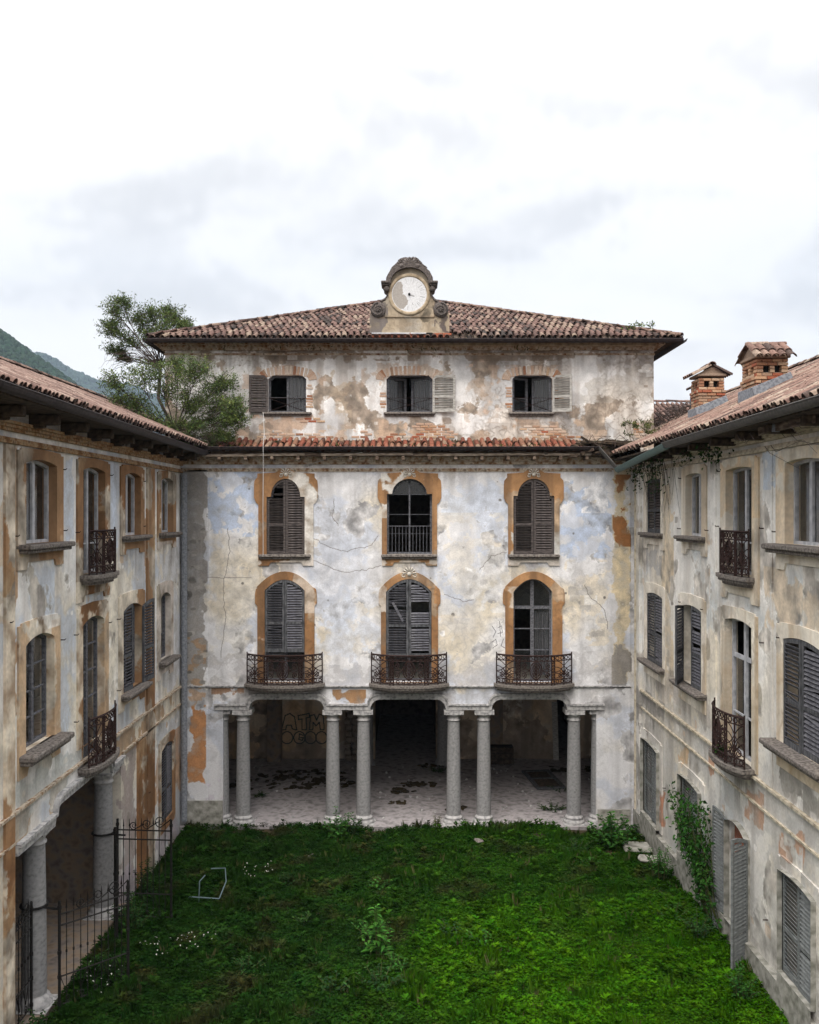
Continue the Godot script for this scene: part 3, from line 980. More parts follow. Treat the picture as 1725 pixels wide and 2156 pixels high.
func make_materials() -> void:
	relief = noise_tex(77, 0.05, [Color.BLACK, Color.WHITE], 256, 5)
	relief.color_ramp = null
	worn("stone", [Color8(118, 118, 120), Color8(168, 167, 168), Color8(190, 189, 188)], 0.9, 0.03, 0.9, 0.4)
	worn("granite", [Color8(108, 109, 110), Color8(132, 132, 134), Color8(140, 140, 141), Color8(152, 152, 152)], 0.6, 0.07, 0.85, 0.15)
	worn("stone_dark", [Color8(72, 68, 66), Color8(112, 106, 102), Color8(138, 132, 126)], 1.1, 0.04, 0.95, 0.5)
	worn("gable_stone", [Color8(120, 108, 92), Color8(164, 148, 126), Color8(186, 172, 150)], 0.8, 0.02, 0.95, 0.5)
	worn("gable_dark", [Color8(58, 54, 54), Color8(92, 86, 84), Color8(126, 118, 112)], 1.6, 0.05, 0.95, 0.5)
	worn("cornice", [Color8(112, 78, 52), Color8(158, 138, 118), Color8(190, 180, 165), Color8(120, 104, 90)], 0.55, 0.03, 0.95, 0.6)
	worn("wood_grey", [Color8(57, 57, 60), Color8(82, 84, 88), Color8(103, 103, 106)], 1.3, 0.03, 0.85, 0.1, 0.0, Vector3(1, 0.35, 1))
	worn("wood_slat", [Color8(63, 63, 68), Color8(94, 94, 102), Color8(120, 120, 123)], 1.6, 0.03, 0.85, 0.1, 0.0, Vector3(0.4, 2.0, 0.4))
	worn("wood_brown", [Color8(53, 50, 50), Color8(80, 74, 73), Color8(101, 94, 91)], 1.6, 0.03, 0.85, 0.1, 0.0, Vector3(0.4, 2.0, 0.4))
	worn("wood_pale", [Color8(132, 130, 126), Color8(172, 170, 166), Color8(196, 194, 190)], 1.6, 0.03, 0.85, 0.1, 0.0, Vector3(0.4, 2.0, 0.4))
	worn("wood_faded", [Color8(84, 87, 88), Color8(112, 116, 117), Color8(132, 136, 136)], 1.6, 0.03, 0.85, 0.1, 0.0, Vector3(0.4, 2.0, 0.4))
	worn("paint_white", [Color8(156, 158, 164), Color8(178, 180, 186), Color8(196, 197, 200)], 0.8, 0.02, 0.7, 0.05)
	worn("paint_grey", [Color8(71, 71, 76), Color8(95, 96, 102), Color8(115, 115, 120)], 1.5, 0.03, 0.75, 0.05)
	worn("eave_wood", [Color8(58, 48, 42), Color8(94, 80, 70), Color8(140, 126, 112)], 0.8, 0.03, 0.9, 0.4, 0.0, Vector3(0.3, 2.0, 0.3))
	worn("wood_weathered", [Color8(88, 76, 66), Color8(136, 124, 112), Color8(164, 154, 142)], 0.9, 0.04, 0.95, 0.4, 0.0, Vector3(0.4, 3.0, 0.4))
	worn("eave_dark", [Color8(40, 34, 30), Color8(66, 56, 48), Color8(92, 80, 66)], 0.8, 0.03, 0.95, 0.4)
	worn("iron", [Color8(34, 24, 24), Color8(52, 38, 36), Color8(72, 52, 46)], 3.0, 0.04, 0.75, 0.0, 0.25)
	worn("iron_black", [Color8(22, 23, 24), Color8(34, 34, 34), Color8(52, 46, 42)], 3.0, 0.04, 0.7, 0.0, 0.3)
	worn("gutter_brown", [Color8(38, 34, 36), Color8(52, 46, 47), Color8(66, 58, 58)], 0.9, 0.04, 0.55, 0.1, 0.2)
	worn("gutter_grey", [Color8(62, 62, 62), Color8(82, 80, 78), Color8(100, 96, 92)], 0.9, 0.04, 0.55, 0.1, 0.2)
	worn("copper", [Color8(74, 92, 92), Color8(104, 128, 126), Color8(96, 106, 106)], 1.2, 0.04, 0.65, 0.1, 0.2)
	worn("lead", [Color8(104, 108, 116), Color8(130, 134, 142), Color8(150, 153, 158)], 1.2, 0.04, 0.6, 0.1)
	worn("mortar", [Color8(130, 112, 98), Color8(160, 140, 124)], 2.0, 0.05, 0.95, 0.6)
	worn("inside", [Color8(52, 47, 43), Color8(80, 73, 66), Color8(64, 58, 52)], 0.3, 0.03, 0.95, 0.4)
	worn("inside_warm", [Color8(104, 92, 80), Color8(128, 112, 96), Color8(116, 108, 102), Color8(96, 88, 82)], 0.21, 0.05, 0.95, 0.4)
	worn("rubble", [Color8(84, 76, 70), Color8(134, 124, 114), Color8(100, 92, 86)], 1.1, 0.06, 0.95, 2.0)
	worn("concrete", [Color8(112, 109, 110), Color8(146, 142, 144), Color8(168, 163, 166), Color8(132, 127, 127)], 0.17, 0.06, 0.95, 0.3)
	worn("vault", [Color8(150, 140, 128), Color8(186, 178, 166), Color8(200, 194, 184)], 0.4, 0.04, 0.95, 0.4)
	worn("soil", [Color8(34, 30, 22), Color8(54, 48, 34), Color8(72, 62, 46)], 0.4, 0.04, 1.0, 2.0)
	worn("plinth", [Color8(112, 112, 104), Color8(146, 145, 138), Color8(168, 166, 160)], 0.5, 0.03, 0.95, 0.8)
	worn("moss", [Color8(30, 34, 18), Color8(48, 52, 26), Color8(62, 58, 36)], 1.5, 0.05, 1.0, 1.5)
	worn("curtain", [Color8(62, 62, 66), Color8(88, 88, 92)], 2.0, 0.04, 0.95, 0.0)
	worn("bark", [Color8(44, 38, 36), Color8(70, 60, 56), Color8(92, 82, 76)], 3.0, 0.05, 0.95, 0.3)
	worn("terracotta_panel", [Color8(132, 84, 68), Color8(150, 98, 80)], 1.5, 0.04, 0.95, 0.2)
	worn("hill_ground", [Color8(34, 48, 34), Color8(48, 62, 42)], 0.01, 0.05, 1.0, 0.0)
	worn("cornice_ochre", [Color8(104, 78, 54), Color8(142, 106, 72), Color8(178, 154, 124), Color8(118, 96, 76)], 0.5, 0.03, 0.95, 0.6)
	worn("right_plaster_plain", [Color8(150, 140, 124), Color8(196, 186, 166), Color8(212, 204, 188)], 0.5, 0.03, 0.95, 0.6)
	plain("soot", lin(0.02, 0.02, 0.02))
	plain("cable", lin(0.55, 0.55, 0.55), 0.6)
	plain("cable_dark", lin(0.05, 0.05, 0.05), 0.6)
	plain("pale_pipe", lin(0.12, 0.17, 0.19), 0.5, 0.2)
	plain("stem", lin(0.05, 0.06, 0.02))
	var g := plain("glass", Color(0.6, 0.65, 0.68, 0.03), 0.05)
	g.transparency = BaseMaterial3D.TRANSPARENCY_ALPHA
	g.metallic_specular = 0.5
	leaf_mat("leaf", Color.WHITE, 0.4)
	leaf_mat("grass", Color.WHITE, 0.3)
	M.grass.roughness = 0.9
	M.grass.metallic_specular = 0.12
	M.leaf.roughness = 0.75
	M.leaf.metallic_specular = 0.2
	var t := StandardMaterial3D.new()
	t.resource_name = "tile_any"
	t.albedo_texture = noise_tex(31, 0.035, [Color8(150, 150, 150), Color8(225, 222, 218), Color8(255, 255, 255)])
	t.uv1_triplanar = true; t.uv1_world_triplanar = true; t.uv1_scale = Vector3.ONE * 1.7
	t.vertex_color_use_as_albedo = true
	t.roughness = 0.9; t.metallic_specular = 0.25
	M["tile_any"] = t
	for i in 3:
		var c: Color = [Color8(196, 172, 154), Color8(188, 158, 138), Color8(200, 184, 170)][i]
		worn("brick_pale_%d" % i, [c.darkened(0.22), c, c.lightened(0.12)], 3.0, 0.06, 0.95, 0.4)
	for i in 6:
		var c: Color = [Color8(168, 124, 96), Color8(184, 146, 116), Color8(152, 108, 84), Color8(188, 160, 134), Color8(164, 134, 112), Color8(160, 92, 68)][i]
		worn("brick_%d" % i, [c.darkened(0.3), c, c.lightened(0.15)], 3.0, 0.06, 0.95, 0.4)

func stone_wall(parent: Node, called: String, lo: Vector3, hi: Vector3, m: Material) -> void:
	var st := begin()
	box2(st, lo, hi)
	part(parent, called, done(st), m)

func op_shoulder(x0: float, x1: float, y0: float, ysh: float, xa: float, xb: float, yt: float) -> Dictionary:
	return region([Vector2(x0, ysh), Vector2(xa, ysh)] + arc_line(xa, xb, ysh, yt - ysh, 14) + [Vector2(xb, ysh), Vector2(x1, ysh)], [Vector2(x0, y0), Vector2(x1, y0)])

func _ready() -> void:
	rng.seed = 20240
	var cam := Camera3D.new()
	cam.name = "camera"
	add_child(cam)
	cam.position = Vector3(0, EYE, 0)
	cam.fov = rad_to_deg(2.0 * atan(1078.0 / 1985.0))
	cam.near = 0.1
	cam.far = 8000.0
	cam.current = true
	var we := WorldEnvironment.new()
	we.name = "world_environment"
	var env := Environment.new()
	env.background_mode = Environment.BG_SKY
	env.sky = make_sky()
	env.background_energy_multiplier = 1.0
	env.ambient_light_source = Environment.AMBIENT_SOURCE_SKY
	env.tonemap_mode = Environment.TONE_MAPPER_LINEAR
	env.tonemap_exposure = 2.35
	env.sdfgi_enabled = true
	env.ssao_enabled = true
	env.ssil_enabled = true
	env.fog_enabled = true
	env.fog_density = 0.00014
	env.fog_light_color = Color(0.80, 0.89, 1.0)
	we.environment = env
	add_child(we)
	var sun := DirectionalLight3D.new()
	sun.name = "veiled_sun"
	add_child(sun)
	sun.light_energy = 0.42
	sun.light_angular_distance = 40.0
	sun.light_color = Color(1.0, 0.965, 0.92)
	sun.shadow_enabled = true
	sun.look_at_from_position(Vector3.ZERO, Vector3(0.12, -0.8, -0.6))

	make_noises()
	make_materials()
	make_tile()
	slat_mesh = BoxMesh.new()
	slat_mesh.size = Vector3(1, 0.058, 0.009)
	var bs := begin()
	cbox(bs, Vector3.ZERO, Vector3(0.24, 0.062, 0.1), 0.006, Basis(), 0.002)
	brick_mesh = done(bs)

	build_ground()
	build_main()
	build_left()
	build_right()
	build_hills()
	build_portico_things()
	build_gates()
	build_roof_plants()
	build_court_plants()
	build_small_things()

func build_ground() -> void:
	# one sheet: fine in the court, coarse to the horizon
	var st := begin()
	var xs := []
	var zs := []
	for v in [-4000.0, -1500.0, -400.0, -80.0, -20.0]: xs.append(v)
	for i in 66: xs.append(-8.0 + i * 0.25)
	for v in [20.0, 80.0, 400.0, 1500.0, 4000.0]: xs.append(v)
	for v in [-4000.0, -1500.0, -400.0, -120.0, -60.0]: zs.append(v)
	for i in 80: zs.append(-27.6 + i * 0.3)
	for v in [20.0, 80.0, 400.0]: zs.append(v)
	for i in xs.size() - 1:
		for j in zs.size() - 1:
			var p := []
			for c in [[i, j], [i, j + 1], [i + 1, j + 1], [i + 1, j]]:
				var x: float = xs[c[0]]; var z: float = zs[c[1]]
				var y := gh(x, z) if x > -6.5 and x < 8.5 and z > -26.75 and z < -3.5 else -0.14
				p.append(Vector3(x, y, z))
			quad(st, p[0], p[1], p[2], p[3])
	structure("ground", done(st), M.soil)
	# ground cover: clover-like tufts, blades and broad weeds, as three masses
	var kinds := []
	for k in 3:
		var s := begin()
		if k == 0:
			for i in 9:
				var a := TAU * i / 9.0 + rr(-0.3, 0.3)
				var r := rr(0.02, 0.10)
				leaf(s, Vector3(cos(a) * r * 0.6, rr(0.03, 0.11), sin(a) * r * 0.6), Vector3(cos(a), rr(-0.1, 0.4), sin(a)).normalized(), Vector3(rr(-0.3, 0.3), 1, rr(-0.3, 0.3)).normalized(), rr(0.05, 0.085), rr(0.04, 0.06), tone(Color(1, 1, 1), 0.35))
		elif k == 1:
			for i in 10:
				var a := TAU * i / 10.0 + rr(-0.3, 0.3)
				var d := Vector3(cos(a) * rr(0.2, 0.7), 1, sin(a) * rr(0.2, 0.7)).normalized()
				leaf(s, Vector3(rr(-0.03, 0.03), 0, rr(-0.03, 0.03)), d, Vector3(cos(a), -0.3, sin(a)).normalized(), rr(0.08, 0.19), 0.011, tone(Color(1, 1, 1), 0.2))
		else:
			for i in 12:
				var a := i * 2.4
				var d := Vector3(cos(a), rr(0.3, 1.2), sin(a)).normalized()
				leaf(s, Vector3(0, rr(0, 0.13), 0), d, Vector3(-cos(a) * 0.4, 1, -sin(a) * 0.4).normalized(), rr(0.045, 0.085), rr(0.025, 0.04), tone(Color(1, 1, 1), 0.25))
		kinds.append(done(s))
	var hue := noise(3, 0.28, FastNoiseLite.TYPE_SIMPLEX_SMOOTH, 3)
	var thin := noise(9, 0.35, FastNoiseLite.TYPE_SIMPLEX_SMOOTH, 3)
	var root := Node3D.new()
	for k in 3:
		var xf := []
		var cs := []
		for i in [72000, 22000, 5200][k]:
			var x := rr(-6.3, 6.4)
			var z := -26.9 + 15.4 * rng.randf()
			if thin.get_noise_2d(x, z) + 0.6 - 0.5 * ss(-25.6, -26.9, z) - 0.7 * ss(4.0, 5.4, x) * ss(-22.0, -23.6, z) < rr(-0.1, 0.1): continue
			var n := hue.get_noise_2d(x, z)
			var lush := ss(-2.5, 3.0, x + n * 2.5) * (0.35 + 0.65 * ss(-23.0, -18.5, z + n * 2.0))
			var c := Color(0.014, 0.041, 0.006).lerp(Color(0.034, 0.105, 0.0025), lush)
			var dry := ss(0.15, 0.5, thin.get_noise_2d(x * 1.7 + 40.0, z * 1.7)) * (1.0 - lush * 0.7)
			c = c.lerp(Color(0.036, 0.034, 0.014), dry * 0.7)
			var fine := hue.get_noise_2d(x * 7.0 + 90.0, z * 7.0)      # small patches of other plants
			c = Color(c.r * (1.0 + 0.5 * fine), c.g * (1.0 + 0.2 * fine), c.b) * (1.0 + 0.5 * hue.get_noise_2d(x * 3.0, z * 3.0 + 50.0))
			c = tone(c, 0.4)
			var sc := rr(0.6, 1.15) * (1.0 + 0.4 * n)
			if k == 1: sc *= 0.85 + 1.0 * ss(0.05, 0.5, thin.get_noise_2d(x * 2.0 - 30.0, z * 2.0))
			if k == 2: sc *= rr(0.8, 1.9)
			if k == 1 and rng.randf() < 0.06: c = Color(0.085, 0.085, 0.035)
			xf.append(Transform3D(Basis(Vector3.UP, rng.randf() * TAU).scaled(Vector3.ONE * sc), Vector3(x, gh(x, z) - 0.005, z)))
			cs.append(c)
		many(self, ["clover_cover", "grass_cover", "weed_cover"][k], kinds[k], M.grass, xf, cs)
		var o := get_child(get_child_count() - 1)
		tag(o, ["low dark green clover carpeting the courtyard floor", "thin grass blades growing through the courtyard clover", "broad leaved weeds scattered over the overgrown courtyard"][k], ["clover", "grass", "weeds"][k])
	root.free()

func facade_ops() -> Array:
	return [
		op_shoulder(fx(562), fx(642), fy(1167), fy(1046), fx(571), fx(633), fy(1008)),
		op_shoulder(fx(815), fx(910), fy(1167), fy(1040), fx(826), fx(899), fy(1008)),
		op_shoulder(fx(1081), fx(1167), fy(1167), fy(1044), fx(1090), fx(1158), fy(1008)),
		arch(fx(558), fy(1436), fx(642), fy(1243), 23 * S, 12),
		arch(fx(813), fy(1436), fx(909), fy(1246), 27 * S, 12),
		arch(fx(1081), fy(1436), fx(1163), fy(1246), 27 * S, 12),
	]

func portico_line(off: float) -> Array:
	# lower edge of the stonework over the columns, off metres further up and out at the shoulders
	var o := [Vector2(fx(452) , fy(1494) + off)]
	for b in [[510, 700], [765, 956], [1020, 1211]]:
		var xa := fx(b[0] + 15) - off * 0.55; var xb := fx(b[1] - 17) + off * 0.55
		var yl := fy(1494) + off; var yh := fy(1472) + off
		for k in 6:
			var a := PI - PI * 0.5 * k / 5.0
			o.append(Vector2(xa + 20 * S * (1.0 + cos(a)), yl + (yh - yl) * sin(a)))
		for k in 6:
			var a := PI * 0.5 * (1.0 - k / 5.0)
			o.append(Vector2(xb - 20 * S + 20 * S * cos(a), yl + (yh - yl) * sin(a)))
	o.append(Vector2(fx(1272), fy(1494) + off))
	return o

func build_main() -> void:
	var W := Vector3(222, 222, 225); var CR := Vector3(213, 204, 188); var BLU := Vector3(168, 182, 206); var OC := Vector3(164, 126, 90)
	var u := Rect2(-6.6, -0.2, 13.2, 11.0)
	var ft := [
		["rect", fx(437), fy(1130), fx(548), fy(992), BLU, 0.8, 0.6],
		["rect", fx(1180), fy(1175), fx(1290), fy(994), BLU, 0.75, 0.6],
		["rect", fx(930), fy(1085), fx(1075), fy(1005), Vector3(196, 204, 218), 0.6, 0.7],
		["rect", fx(905), fy(1300), fx(1075), fy(1080), CR, 0.4, 0.8],
		["rect", fx(1185), fy(1360), fx(1288), fy(1180), Vector3(214, 203, 184), 0.6, 0.8],
		["rect", fx(440), fy(1400), fx(545), fy(1130), Vector3(206, 202, 194), 0.5, 0.8],
		["rect", fx(655), fy(1430), fx(800), fy(1230), Vector3(196, 202, 214), 0.6, 0.5],
		["rect", fx(1225), fy(1080), fx(1280), fy(994), W, 0.9, 0.3, 25],
		["rect", fx(430), fy(1450), fx(1330), fy(1372), Vector3(168, 166, 168), 0.55, 0.4],
		["rect", fx(372), fy(1445), fx(437), fy(985), Vector3(146, 142, 138), 0.92, 0.08, -60],
		["rect", fx(396), fy(1500), fx(434), fy(1340), OC, 0.6, 0.22, 20],
		["rect", fx(396), fy(1650), fx(434), fy(1482), Vector3(172, 120, 78), 0.9, 0.12, 20],
		["rect", fx(1288), fy(1440), fx(1328), fy(988), Vector3(200, 184, 152), 0.85, 0.1],
		["rect", fx(1290), fy(1150), fx(1328), fy(1000), Vector3(136, 90, 54), 0.9, 0.24, -30],
		["rect", fx(1288), fy(1450), fx(1330), fy(1330), Vector3(130, 128, 128), 0.8, 0.25, -30],
		["rect", fx(700), fy(1482), fx(770), fy(1452), OC * 0.92, 0.95, 0.12, -25],
		["rect", fx(446), fy(1466), fx(522), fy(1444), Vector3(136, 92, 60), 0.7, 0.14, -25],
		["rect", fx(1105), fy(1480), fx(1190), fy(1452), Vector3(196, 194, 192), 0.8, 0.12],
		["rect", fx(430), fy(1840), fx(480), fy(1640), Vector3(188, 182, 192), 0.7, 0.3],
		["ell", fx(818), fy(1160), fx(852), fy(1125), Vector3(158, 157, 160), 0.6, 0.06, -20],
		["ell", fx(1192), fy(1240), fx(1236), fy(1172), Vector3(178, 176, 176), 0.55, 0.08, -20],
		["rect", fx(655), fy(1270), fx(815), fy(1170), Vector3(206, 206, 210), 0.5, 0.3, -20],
		["rect", fx(985), fy(1290), fx(1080), fy(1150), Vector3(204, 204, 206), 0.6, 0.3, -20],
	]
	for k in 70:      # stones and pits showing through the rough strip at the left end
		var sx := rr(390, 434); var sy := rr(995, 1440); var sw := rr(3, 12); var tn := rr(96, 186)
		ft.append(["ell", fx(sx - sw), fy(sy + sw * rr(0.4, 0.8)), fx(sx + sw), fy(sy - sw * 0.5), Vector3(tn, tn * 0.98, tn * 0.95), 0.75, 0.03, (tn - 140.0) * 0.8])
	for k in 26:      # bolt holes and small losses over the field
		var sx := rr(440, 1285); var sy := rr(1000, 1430); var sw := rr(1.5, 4.0)
		ft.append(["ell", fx(sx - sw), fy(sy + sw), fx(sx + sw), fy(sy - sw), Vector3(96, 92, 90), 0.8, 0.01, -60])
	ft += [["run", fx(395), fy(1083), fx(1330), fy(988), Vector3(100, 96, 94), 0.55, 0.1], ["run", fx(545), fy(1240), fx(655), fy(1180), Vector3(100, 96, 94), 0.5, 0.1], ["run", fx(803), fy(1240), fx(921), fy(1180), Vector3(100, 96, 94), 0.45, 0.1], ["run", fx(1069), fy(1240), fx(1178), fy(1180), Vector3(100, 96, 94), 0.45, 0.1], ["run", fx(515), fy(1472), fx(690), fy(1446), Vector3(100, 96, 94), 0.7, 0.1], ["run", fx(775), fy(1472), fx(950), fy(1446), Vector3(100, 96, 94), 0.7, 0.1], ["run", fx(1038), fy(1472), fx(1210), fy(1446), Vector3(100, 96, 94), 0.7, 0.1], ["run", fx(437), fy(1508), fx(1290), fy(1448), Vector3(100, 96, 94), 0.35, 0.1], ["run", fx(395), fy(1400), fx(440), fy(1000), Vector3(100, 96, 94), 0.5, 0.1], ["run", fx(1290), fy(1500), fx(1330), fy(1300), Vector3(100, 96, 94), 0.5, 0.1]]
	ft += flakes(Rect2(-5.7, 4.2, 11.4, 6.0), 150, 0.14, [Vector3(178, 176, 176), Vector3(226, 226, 228), Vector3(160, 157, 155), Vector3(206, 196, 180)], 0.75)
	# the long cracks and a sprayed scrawl beside the right balcony
	var crk := func(pts: Array) -> void:
		var l := []
		for i in pts.size() - 1:
			for k in 7:
				var p: Vector2 = pts[i].lerp(pts[i + 1], k / 7.0) + Vector2(rr(-2, 2), rr(-2, 2))
				l.append(Vector2(fx(p.x), fy(p.y)))
		ft.append(["line", l, Vector3(98, 92, 88), 0.7, 0.02])
	crk.call([Vector2(655, 1130), Vector2(690, 1152), Vector2(730, 1160), Vector2(780, 1150), Vector2(800, 1125)])
	crk.call([Vector2(655, 1178), Vector2(720, 1205), Vector2(770, 1200), Vector2(806, 1190)])
	crk.call([Vector2(437, 1215), Vector2(545, 1216)])
	crk.call([Vector2(480, 1110), Vector2(484, 1160), Vector2(470, 1230), Vector2(474, 1300), Vector2(462, 1400)])
	crk.call([Vector2(1230, 1230), Vector2(1245, 1260), Vector2(1275, 1285), Vector2(1280, 1330)])
	crk.call([Vector2(935, 1250), Vector2(975, 1266), Vector2(1000, 1262)])
	crk.call([Vector2(1010, 1200), Vector2(1035, 1170), Vector2(1075, 1160)])
	crk.call([Vector2(705, 1050), Vector2(700, 1090), Vector2(715, 1110)])
	for g in [[[1036, 1318], [1044, 1330], [1038, 1342]], [[1048, 1322], [1056, 1318], [1058, 1332], [1048, 1334]], [[1036, 1352], [1044, 1346], [1047, 1358], [1038, 1364]], [[1052, 1308], [1054, 1340]], [[1060, 1345], [1055, 1360], [1063, 1364]]]:
		ft.append(["line", g.map(func(p): return Vector2(fx(p[0]), fy(p[1]))), Vector3(60, 60, 64), 0.75, 0.02])
	paint("facade", 1016, 847, 77.0, u, {"white": W, "cream": CR, "blue": Vector3(194, 200, 213), "bare": Vector3(204, 203, 205), "dirt": Vector3(150, 149, 152), "k_cream": 0.0, "k_blue": 0.46, "k_bare": 0.36, "k_streak": 0.22, "low": 4.3, "k_low": 0.5, "k_craze": 0.34}, ft)
	var white := Vector3(206, 204, 200)
	var tr := flakes(Rect2(-5.0, 4.0, 10.0, 6.2), 320, 0.07, [Vector3(206, 198, 188), Vector3(188, 150, 112), Vector3(126, 88, 60), Vector3(178, 136, 96)], 0.7)
	paint("facade_trim", 762, 635, 57.7, u, {"white": OC, "cream": Vector3(150, 112, 78), "blue": Vector3(172, 132, 94), "bare": Vector3(182, 160, 136), "dirt": Vector3(106, 82, 62), "k_cream": 0.35, "k_blue": 0.40, "k_bare": 0.39, "k_streak": 0.6, "k_craze": 0.5}, tr + [
		["rect", fx(604), fy(1195), fx(670), fy(985), white, 0.95, 0.16], ["rect", fx(795), fy(1090), fx(862), fy(985), white, 0.95, 0.18],
		["rect", fx(1075), fy(1200), fx(1180), fy(1118), Vector3(176, 176, 174), 0.95, 0.06], ["rect", fx(618), fy(1290), fx(670), fy(1200), Vector3(190, 178, 166), 0.8, 0.14],
		["rect", fx(530), fy(1200), fx(1190), fy(1172), Vector3(196, 188, 180), 0.9, 0.12], ["rect", fx(795), fy(1290), fx(826), fy(1225), white, 0.7, 0.12], ["rect", fx(1070), fy(1280), fx(1095), fy(1235), white, 0.7, 0.12]], 300)
	var v := thing("villa_block", "tall central villa block with clock gable, three rows of windows and a columned portico", "building", Vector3(0, 0, -27))
	var ops := facade_ops()
	var pl := portico_line(0.0)
	pl[0].x = fx(470); pl[pl.size() - 1].x = fx(1256)
	var porch := region(pl, [Vector2(fx(470), -0.3), Vector2(fx(1256), -0.3)])
	var T := XF_FRONT
	part(v, "wall", done(plate(rect(-6.6, -0.3, 6.56, 10.72), ops + [porch], -0.45, 0.0, u)), M.facade, T)
	# pilaster strips at both ends, string course, cornice
	for s in [[395, 437, 0.03], [1288, 1327, 0.035]]:
		part(v, "pilaster", done(plate(rect(fx(s[0]), -0.3, fx(s[1]), 10.2), [], 0.0, s[2], u)), M.facade, T)
	part(v, "pilaster_foot", done(plate(rect(fx(395), -0.3, fx(470), 0.75), [], 0.03, 0.075, u)), M.plinth, T)
	part(v, "pilaster_foot", done(plate(rect(fx(1258), -0.3, fx(1327), 0.5), [], 0.035, 0.08, u)), M.plinth, T)
	var co := begin()
	for l in [[4.00, 4.035, 0.07], [3.965, 3.998, 0.035]]: box2(co, Vector3(fx(396), l[0], 0), Vector3(fx(1328), l[1], l[2]))
	part(v, "string_course", done(co), M.stone, T)
	co = begin()
	for l in [[fy(993), fy(989), 0.03], [fy(989), fy(986), 0.055], [fy(978), fy(972), 0.05], [fy(972), fy(967), 0.10], [fy(967), fy(962), 0.16]]: box2(co, Vector3(-6.53, l[0], 0), Vector3(6.48, l[1], l[2]))
	part(v, "cornice", done(co), M.cornice, T)
	# stone surround of the portico, following its shouldered openings
	var r1 := region(portico_line(0.17), portico_line(0.0))
	r1.x0 = fx(452); r1.x1 = fx(1272)
	part(v, "archivolt", done(plate(r1, [], 0.0, 0.06)), M.stone, T)
	var r2 := region(portico_line(0.17), portico_line(0.125))
	part(v, "archivolt_moulding", done(plate(r2, [], 0.06, 0.10)), M.stone, T)
	for p in [510, 700, 765, 956, 1020, 1211, 464, 1263]:
		var half: bool = p == 464 or p == 1263
		var at := Vector3(fx(p), 0, -0.2 if not half else -0.28)
		var st := SurfaceTool.new(); st.begin(Mesh.PRIMITIVE_TRIANGLES); st.set_smooth_group(0)
		var prof := []
		for k in 9: prof.append(Vector2(0.208 - 0.035 * pow(k / 8.0, 1.6), 0.28 + 2.72 * k / 8.0))
		lathe(st, prof, 20, at)
		var c := part(v, "column", done(st, true), M.granite, T)
		st = SurfaceTool.new(); st.begin(Mesh.PRIMITIVE_TRIANGLES); st.set_smooth_group(0)
		lathe(st, [Vector2(0.173, 3.0), Vector2(0.2, 3.01), Vector2(0.2, 3.03), Vector2(0.176, 3.05), Vector2(0.176, 3.12), Vector2(0.2, 3.13), Vector2(0.235, 3.17), Vector2(0.25, 3.2), Vector2(0, 3.2)], 20, at)
		st.set_smooth_group(-1)
		box(st, at + Vector3(0, 3.265, 0), Vector3(0.56, 0.13, 0.5))
		part(c, "capital", done(st, true), M.stone, T)
		st = SurfaceTool.new(); st.begin(Mesh.PRIMITIVE_TRIANGLES); st.set_smooth_group(0)
		lathe(st, [Vector2(0.3, 0.06), Vector2(0.31, 0.1), Vector2(0.3, 0.15), Vector2(0.255, 0.165), Vector2(0.25, 0.19), Vector2(0.27, 0.215), Vector2(0.255, 0.245), Vector2(0.22, 0.26), Vector2(0.208, 0.29)], 20, at)
		st.set_smooth_group(-1)
		box(st, at + Vector3(0, 0.0, 0), Vector3(0.64, 0.13, 0.64))
		part(c, "base", done(st, true), M.stone, T)
	# window surrounds
	for i in 3:
		var cx: float = [602.5, 862.5, 1124][i]
		var hw: float = [58, 58, 54][i]
		var P := func(x: float, y: float) -> Vector2: return Vector2(fx(cx + x), fy(y))
		var R := region([P.call(-hw - 9, 1022), P.call(-hw - 8, 1012), P.call(-hw - 2, 1005), P.call(-hw - 2, 997), P.call(-22, 995), P.call(-14, 990), P.call(14, 990), P.call(22, 995), P.call(hw + 2, 997), P.call(hw + 2, 1005), P.call(hw + 8, 1012), P.call(hw + 9, 1022)],
			[P.call(-hw - 9, 1048), P.call(-hw - 5, 1058), P.call(-hw, 1062), P.call(-hw, 1191), P.call(-hw + 22, 1191), P.call(-hw + 26, 1184), P.call(hw - 26, 1184), P.call(hw - 22, 1191), P.call(hw, 1191), P.call(hw, 1062), P.call(hw + 5, 1058), P.call(hw + 9, 1048)])
		part(v, "window_surround", done(plate(R, [ops[i]], 0.0, 0.04, u)), M.facade_trim, T)
		# shell-like stucco ornament over the arch
		ornament(v, T, Vector3(fx(cx), fy(998), 0.04), 0.16)
		cx = [600, 862, 1122][i]
		hw = 60
		var top := [P.call(-hw - 5, 1250), P.call(-hw - 3, 1240), P.call(-hw, 1238)] + arc_line(fx(cx - hw + 1), fx(cx + hw - 1), fy(1236), 33 * S, 12) + [P.call(hw, 1238), P.call(hw + 3, 1240), P.call(hw + 5, 1250)]
		R = region(top, [P.call(-hw - 5, 1270), P.call(-hw, 1276), P.call(-hw, 1442), P.call(hw, 1442), P.call(hw, 1276), P.call(hw + 5, 1270)])
		part(v, "door_surround", done(plate(R, [ops[i + 3]], 0.0, 0.04, u)), M.facade_trim, T)
		if i == 1: ornament(v, T, Vector3(fx(cx), fy(1207), 0.03), 0.19)
		sill(v, T, fx([545, 803, 1069][i]), fx([655, 921, 1178][i]), fy(1167), 0.16, 0.14)
	shut_pair(v, T, ops[0], -0.02, M.wood_brown, M.wood_brown, 0.02, 0.16, [0.02, 0.03], 0.0, [[Vector2(1.36, 1.42)], []])
	shut_pair(v, T, ops[2], -0.02, M.wood_brown, M.wood_brown, 0.0, 0.03)
